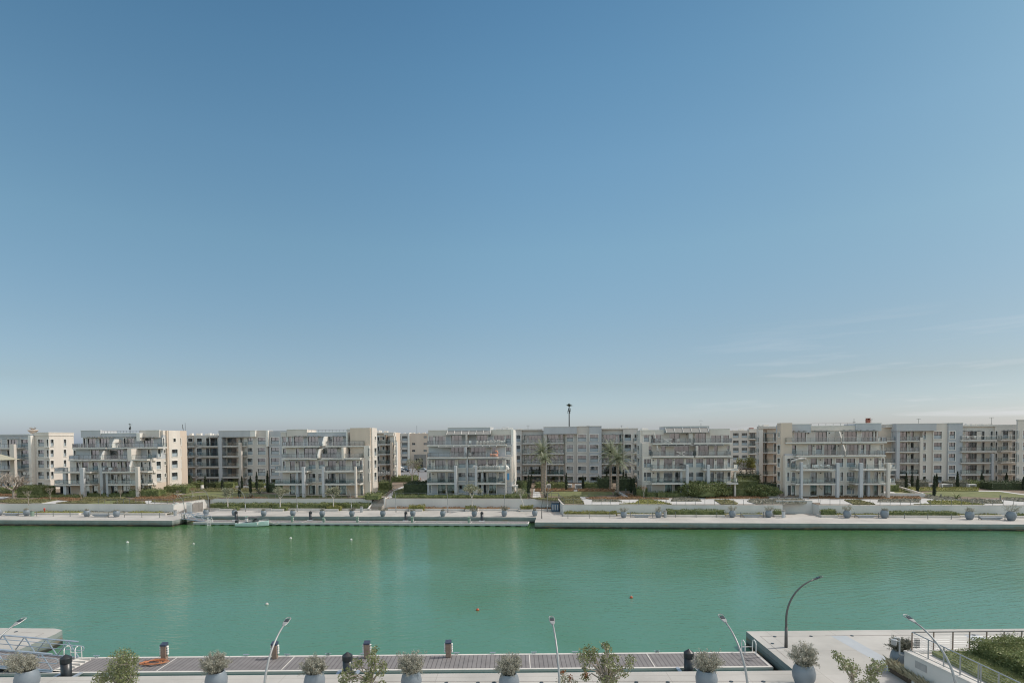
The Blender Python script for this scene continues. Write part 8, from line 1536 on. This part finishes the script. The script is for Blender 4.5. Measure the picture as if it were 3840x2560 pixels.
# near trees: branches with leaf clumps placed in depth around the trunk
def neartree(k, base, blobs, label, leaf='nearleaf', D=34, seed=1, lsize=.13, r_=.09, dens=1.0, red=(), trunk=True, dv=1.2, asp=.6):
    g = random.Random(seed); q = PD(k, base, 1500, D); t = thing('young_tree', label, 'tree', (q.x, D, 1.2), 'w', 'young trees on the near quay'); b = MB(); P = []; PR = []
    f = Vector((q.x, D, 1.2+1.5)); b.tube([(q.x, D, 1.1), (q.x+.03, D, 2.0), tuple(f)], [r_*1.2, r_, r_*.9], 8)
    rng = np.random.default_rng(seed)
    for i, (x, y, rx) in enumerate(blobs):
        dd = D+g.uniform(-dv, dv)*.8; c = PD(k, x, y, dd); R_ = rx/3.36*dd/FPX
        m_ = (f+c)/2+Vector((g.gauss(0, .12), g.gauss(0, .12), g.uniform(-.1, .25))); b.tube([f-Vector((0, 0, g.uniform(0, .5))), m_, c, c+Vector((0, 0, R_*.6))], [r_*.6, r_*.42, r_*.25, r_*.1], 6)
        n = int(dens*(170*(R_/.45)**2+25)); p = rng.normal(size=(n, 3)); p /= np.linalg.norm(p, axis=1)[:, None]; p *= (rng.uniform(.15, 1.0, n)**.45)[:, None]*R_*np.array([1, 1, .92])
        for _ in range(5): e = Vector((g.gauss(0, 1), g.gauss(0, 1), g.gauss(0, 1))).normalized()*R_*.85; b.tube([c, c+e], [r_*.16, r_*.05], 4)
        p += rng.normal(size=p.shape)*.05; P.append(p+np.array(c))
        if i in red: PR.append((rng.normal(size=(45, 3))*R_*.35)+np.array(c)+np.array([0, 0, R_*.6]))
    b.part('trunk', M['bark'], t); leafpart('crown', np.concatenate(P), lsize, M[leaf], t, sd(), asp)
    if PR: leafpart('new_leaves', np.concatenate(PR), lsize*1.2, M['redleaf'], t, sd(), asp)
neartree(11, 1500, [(1560, 1160, 105), (1480, 1200, 110), (1640, 1210, 105), (1600, 1270, 120), (1460, 1290, 110), (1640, 1340, 110), (1500, 1370, 130), (1380, 1400, 110), (1270, 1440, 100), (1560, 1430, 130), (1640, 1450, 110), (1430, 1490, 140), (1250, 1500, 90), (1600, 1520, 120)], 'dense round headed young tree at the lower left', seed=61, lsize=.11, dens=1.2, r_=.1)
neartree(13, 640, [(690, 1085, 45), (660, 1135, 62), (630, 1200, 62), (700, 1215, 55), (660, 1270, 50), (690, 1325, 50), (450, 1245, 68), (500, 1260, 50), (430, 1300, 40), (790, 1270, 62), (800, 1330, 55), (760, 1390, 52), (620, 1390, 68), (600, 1450, 60), (350, 1390, 85), (300, 1450, 75), (420, 1460, 75), (290, 1500, 60), (560, 1500, 60), (770, 1520, 50)], 'open branching young tree left of the tall silver shrub', seed=62, lsize=.125, r_=.075)
neartree(14, 1600, [(1380, 1110, 95), (1300, 1140, 85), (1440, 1130, 75), (1310, 1220, 75), (1400, 1200, 85), (1330, 1320, 60), (1590, 1050, 62), (1560, 1030, 40), (1620, 1080, 45), (1600, 1190, 85), (1700, 1190, 70), (1560, 1240, 70), (1640, 1270, 70), (1540, 1320, 90), (1650, 1340, 100), (1750, 1330, 70), (1560, 1400, 90), (1680, 1420, 100), (1620, 1480, 90), (1900, 1215, 70), (1880, 1290, 60), (1820, 1400, 50), (1330, 1440, 60), (1540, 1500, 70)], 'largest young tree with several leafy heads right of centre', seed=63, lsize=.125, red=(22,), r_=.09)
neartree(14, 1060, [(1040, 1400, 45), (1070, 1440, 60), (1010, 1475, 50), (1130, 1470, 50), (1060, 1500, 70), (1200, 1505, 45)], 'small sapling with orange new leaves beside the straight on lamp', leaf='olive', seed=64, lsize=.10, red=(0, 3), r_=.04, D=33)
neartree(16, 1340, [(1130, 1150, 55), (1160, 1200, 65), (1220, 1240, 70), (1290, 1260, 70), (1200, 1300, 60), (1340, 1310, 70), (1300, 1350, 60), (1400, 1350, 50), (1350, 1420, 50), (1330, 1480, 45)], 'pale leaved young tree leaning left on the quay corner', seed=65, lsize=.12, r_=.06, dens=.9)
neartree(16, 1560, [(1600, 1245, 55), (1690, 1270, 65), (1730, 1320, 50), (1640, 1300, 70), (1560, 1330, 60), (1540, 1390, 60), (1640, 1380, 60), (1590, 1440, 65), (1520, 1470, 60), (1620, 1500, 60), (1450, 1500, 45)], 'pale leaved young tree left of the white wall', seed=66, lsize=.12, r_=.06, dens=.9)
# near quay details: blue grey paving band, joints, ground spots
def nsheet(name, k, pts, m, z, label):
    q = [G(k, x, y, z) for x, y in pts]; q = [tuple(a) for a in q]; b = MB(); ar = sum(q[i][0]*q[(i+1) % len(q)][1]-q[(i+1) % len(q)][0]*q[i][1] for i in range(len(q))); b.poly(q if ar > 0 else q[::-1]); return b.top(name, m, label, 'paving', q[0], 'w', kind='structure')
nsheet('paving_band', 16, [(1045, 908), (1240, 905), (1900, 1270), (1990, 1330), (1640, 1240)], M['bluepave'], 1.204, 'blue grey band of paving')
nsheet('paving_band', 17, [(1590, 900), (1760, 898), (1900, 960), (1720, 985)], M['bluepave'], 1.204, 'blue grey band of paving')
for k, pts in ((16, [(170, 921), (178, 921), (520, 1200), (508, 1200)]), (16, [(170, 918), (2070, 905), (2070, 908), (170, 922)]), (17, [(-150, 909), (900, 903), (900, 906), (-150, 912)]), (15, [(-3500, 1487), (2000, 1481), (2000, 1486), (-3500, 1492)]), (11, [(190, 862), (560, 880), (395, 952), (388, 950), (545, 882), (190, 865)])):
    nsheet('paving_joint', k, pts, M['joint'], 1.205, 'dark joint line in the near paving')
GS = [(16, 355, 926), (16, 810, 921), (16, 1328, 915), (16, 325, 1013), (15, 350, 1500), (15, 1150, 1492), (15, 1555, 1492), (13, 1590, 1508), (13, 1990, 1507), (13, 2200, 1506), (14, 175, 1503), (14, 775, 1505), (14, 1970, 1500), (17, 1718, 905), (11, 200, 865)]
for k, x, y in GS:
    p = G(k, x, y, 1.2); t = MB(); t.lathe([(.13, 0), (.13, .03), (.09, .04)], (p.x, p.y, 1.2), 12); t.top('ground_spotlight', M['lens'], 'small round spotlight set flush in the near paving', 'ground light', (p.x, p.y, 1.2), 'w', group='flush spotlights in the near paving')
# raised garden at the right with cap, railing, planting
ZW = 3.2; A = G(17, 845, 1098, ZW); B = G(17, 1720, 1512, ZW); dAB = Vector((B.x-A.x, B.y-A.y, 0)).normalized(); E = Vector((A.x, A.y, 0))+dAB*16
def raised():
    t = thing('raised_garden_wall', 'white wall of the raised garden at the lower right, with a pale stone coping', 'wall', (A.x, A.y, 1.2), 'w')
    b = MB(); poly = [(A.x, A.y), (E.x, E.y), (75, E.y), (75, A.y+.3)]; b.prism(poly, 1.205, ZW-.1); b.part('wall_face', M['wallwhite'], t)
    c = MB(); n = Vector((-dAB.y, dAB.x, 0)); n = n if n.x > 0 else -n
    for o_, w_, h_ in ((-.06, .22, 0), (.22, .16, -.03), (.44, .16, .0)): p = Vector((A.x, A.y, 0))+n*o_; q = E+n*o_; c.prism([(p.x, p.y), (q.x, q.y), (q.x+n.x*w_, q.y+n.y*w_), (p.x+n.x*w_, p.y+n.y*w_)], ZW-.099, ZW+h_+.003)
    c.box(A.x+.62, 75, A.y-.35, A.y+.33, ZW-.099, ZW+.004); c.part('coping', M['slab'], t)
    d = MB(); d.bbox(A.x+.08, A.x+.5, A.y-1.6, A.y-1.2, 2.4, 2.9, .02)
    e = MB(); z = 2.45; s = Vector((A.x, A.y, 0))+dAB*.9-n*.02; e.quad((s.x, s.y, z), (s.x+dAB.x*.9, s.y+dAB.y*.9, z), (s.x+dAB.x*.9, s.y+dAB.y*.9, z+.45), (s.x, s.y, z+.45)); e.part('grille', M['steel'], t)
raised()
def ngpts(x0, x1, y0, y1): return x0, x1, y0, y1
def nbed(xr, yr, z0, h, n, size, m_, label, name, cat, wob=.15, kind='stuff', core=True):
    rng = np.random.default_rng(sd()); p = rng.uniform(size=(n, 3)); x = xr[0]+p[:, 0]*(xr[1]-xr[0]); y = yr[0]+p[:, 1]*(yr[1]-yr[0]); hh = h*(.8+wob*np.sin(x*2.1)*np.sin(y*2.6)+wob*.6*np.sin(x*5+y*3)); z = z0+hh*(.55+.5*p[:, 2]); ex = MB(); ex.box(xr[0]+.05, xr[1]-.05, yr[0]+.05, yr[1]-.05, z0, z0+h*.5)
    return leaftop(name, np.stack([x, y, z], 1), size, M[m_], label, cat, (xr[0], yr[0], z0), 'w', kind=kind, seed=sd(), extra=ex)
nn_ = Vector((-dAB.y, dAB.x, 0)); nn_ = nn_ if nn_.x > 0 else -nn_
nbed((A.x+1.35, A.x+9, ), (27.5, A.y-.5), ZW-.08, .45, 26000, .085, 'hedgenear', 'green ground cover filling the raised garden', 'ground_cover', 'ground cover')
def nhedge():
    q0 = PD(17, 1745, 1000, 35.6); rng = np.random.default_rng(5); x0, x1, y0, y1 = q0.x, q0.x+11, 31.5, 35.9; zt = PD(17, 1900, 915, 35.6).z-.25
    pts = boxpts(rng, x0, x1, y0, y1, ZW, zt, 46000, .26); c = MB(); c.box(x0+.2, x1-.2, y0+.2, y1-.2, ZW, zt-.25)
    leaftop('hedge', pts, .11, M['hedgenear'], 'dense clipped hedge block in the raised garden at the right edge', 'hedge', ((x0+x1)/2, y0, ZW), 'w', seed=9, extra=c, asp=.6)
    # loose twigs above it
    P = []; b = MB(); g = random.Random(6)
    for i in range(26):
        x = x0+1.2+g.uniform(0, 3.2); y = y1-.3; p = Vector((x, y, zt-.3)); d = Vector((g.gauss(0, .35), g.gauss(0, .2), 1)).normalized(); q = p+d*g.uniform(.5, 1.0); b.tube([p, q], [.015, .006], 3)
        for _ in range(26): s = g.uniform(.2, 1); r = p.lerp(q, s); P.append((r.x+g.gauss(0, .07), r.y+g.gauss(0, .07), r.z+g.gauss(0, .05)))
    leaftop('shrub', P, .075, M['silver'], 'wispy silver shrub showing above the near hedge block', 'shrub', (x0+2, y1, ZW), 'w', seed=10, extra=b)
nhedge()
def nrail(pts, label, posts, z):
    t = thing('railing', label, 'railing', (pts[0][0], pts[0][1], z), 'w'); h = 1.2; b = MB(); b.tube([(p[0], p[1], z+h) for p in pts], .035, 7); b.part('handrail', M['lampdark'] if 'back' in label else M['steel'], t)
    c = MB()
    for i in range(7): q = z+.12+i*.15; c.tube([(p[0], p[1], q) for p in pts], .008, 3)
    c.part('cable', M['steel'], t)
    for x, y in posts: d = MB(); d.box(x-.03, x+.03, y-.025, y+.025, z, z+h-.03); d.part('post', M['wood'] if 'back' in label else M['steel'], t)
ya = A.y-.02; xs = [PD(17, x, 1000, ya).x for x in (940, 1213, 1455, 1665, 1880, 2100, 2320, 2540)]
nrail([(xs[0], ya), (xs[-1], ya)], 'back railing with thin cables along the raised garden', [(x, ya) for x in xs], ZW+.005)
pp = Vector((xs[0], ya, 0)); ds = [0]; P2 = [(pp.x, pp.y)]
for x, y in ((1113, 1205), (1303, 1305), (1507, 1412), (1728, 1530), (1765, 1545), (2010, 1660), (2300, 1800)): g_ = G(17, x, y, ZW); P2.append((g_.x, g_.y))
nrail([P2[0], P2[-1]], 'side railing running towards the camera on the white wall coping', [(P2[0][0]+(P2[-1][0]-P2[0][0])*(p[1]-P2[0][1])/(P2[-1][1]-P2[0][1]), p[1]) for p in P2[1:-1]], ZW+.01)
# wall bracket lamp, low planter with dry grass, meter post
def bracket():
    q = G(17, 838, 1165, 2.62); x, y = A.x, A.y+.0; D = A.y-.1; p = [PD(17, *c, D) for c in ((842, 1160), (800, 1158), (785, 1145), (784, 955), (770, 940), (715, 940))]
    t = thing('wall_bracket', 'grey bent pipe bracket with a small box hanging at the wall corner', 'bracket', tuple(p[0]), 'w'); b = MB(); b.tube(p, .05, 8); b.part('pipe', M['steel'], t); p2 = [PD(17, *c, D-.35) for c in ((782, 985), (700, 968))]; c = MB(); c.tube(p2, .03, 6); c.part('arm', M['steel'], t)
    o = PD(17, 715, 988, D-.35); e = MB(); e.lathe([(.15, -.2), (.19, .12), (.17, .14)], o, 8); e.part('basket', M['steel'], t)
bracket()
def lowplanter():
    a = G(16, 1770, 1262, 1.65); c_ = G(16, 1985, 1402, 1.65); t = thing('low_planter', 'low white planter kerb with straw coloured grass against the white wall', 'planter', (a.x, a.y, 1.2), 'w'); b = MB(); b.prism([(a.x, a.y), (c_.x-.1, c_.y-6), (c_.x+.12, c_.y-6), (a.x+.2, a.y)], 1.205, 1.65); b.prism([(a.x+.2, a.y), (A.x-.02, a.y), (A.x-.02, a.y-.2), (a.x+.21, a.y-.2)], 1.205, 1.648); b.part('kerb', M['wallwhite'], t)
    s = MB(); s.box(a.x+.22, A.x-.03, a.y-6, a.y-.21, 1.205, 1.55); s.part('soil', M['soil'], t)
    g = random.Random(8); m_ = MB()
    for i in range(900):
        x = g.uniform(a.x+.3, A.x-.05); y = a.y-.3-g.uniform(0, 1)**1.5*4.2; h = g.uniform(.25, .75); dx, dy = g.gauss(-.12, .16), g.gauss(0, .18); w_ = .014; m_.v += [(x-w_, y, 1.5), (x+w_, y, 1.5), (x+dx*.5+w_*.8, y+dy*.5, 1.5+h*.65), (x+dx*1.3, y+dy*1.3, 1.5+h)]; n = len(m_.v); m_.f.append((n-4, n-3, n-2, n-1))
    m_.part('ornamental_grass', M['straw'], t)
lowplanter()
o = PD(17, 1003, 1078, 39.5); b = MB(); p = G(17, 1003, 1082, 1.2); b.bbox(p.x-.16, p.x+.16, p.y-.1, p.y+.1, 1.2, 2.0, .02); b.top('meter_box', M['stone'], 'small grey box standing on the quay behind the railing', 'meter box', (p.x, p.y, 1.2), 'w')
print('objects', len(bpy.data.objects))
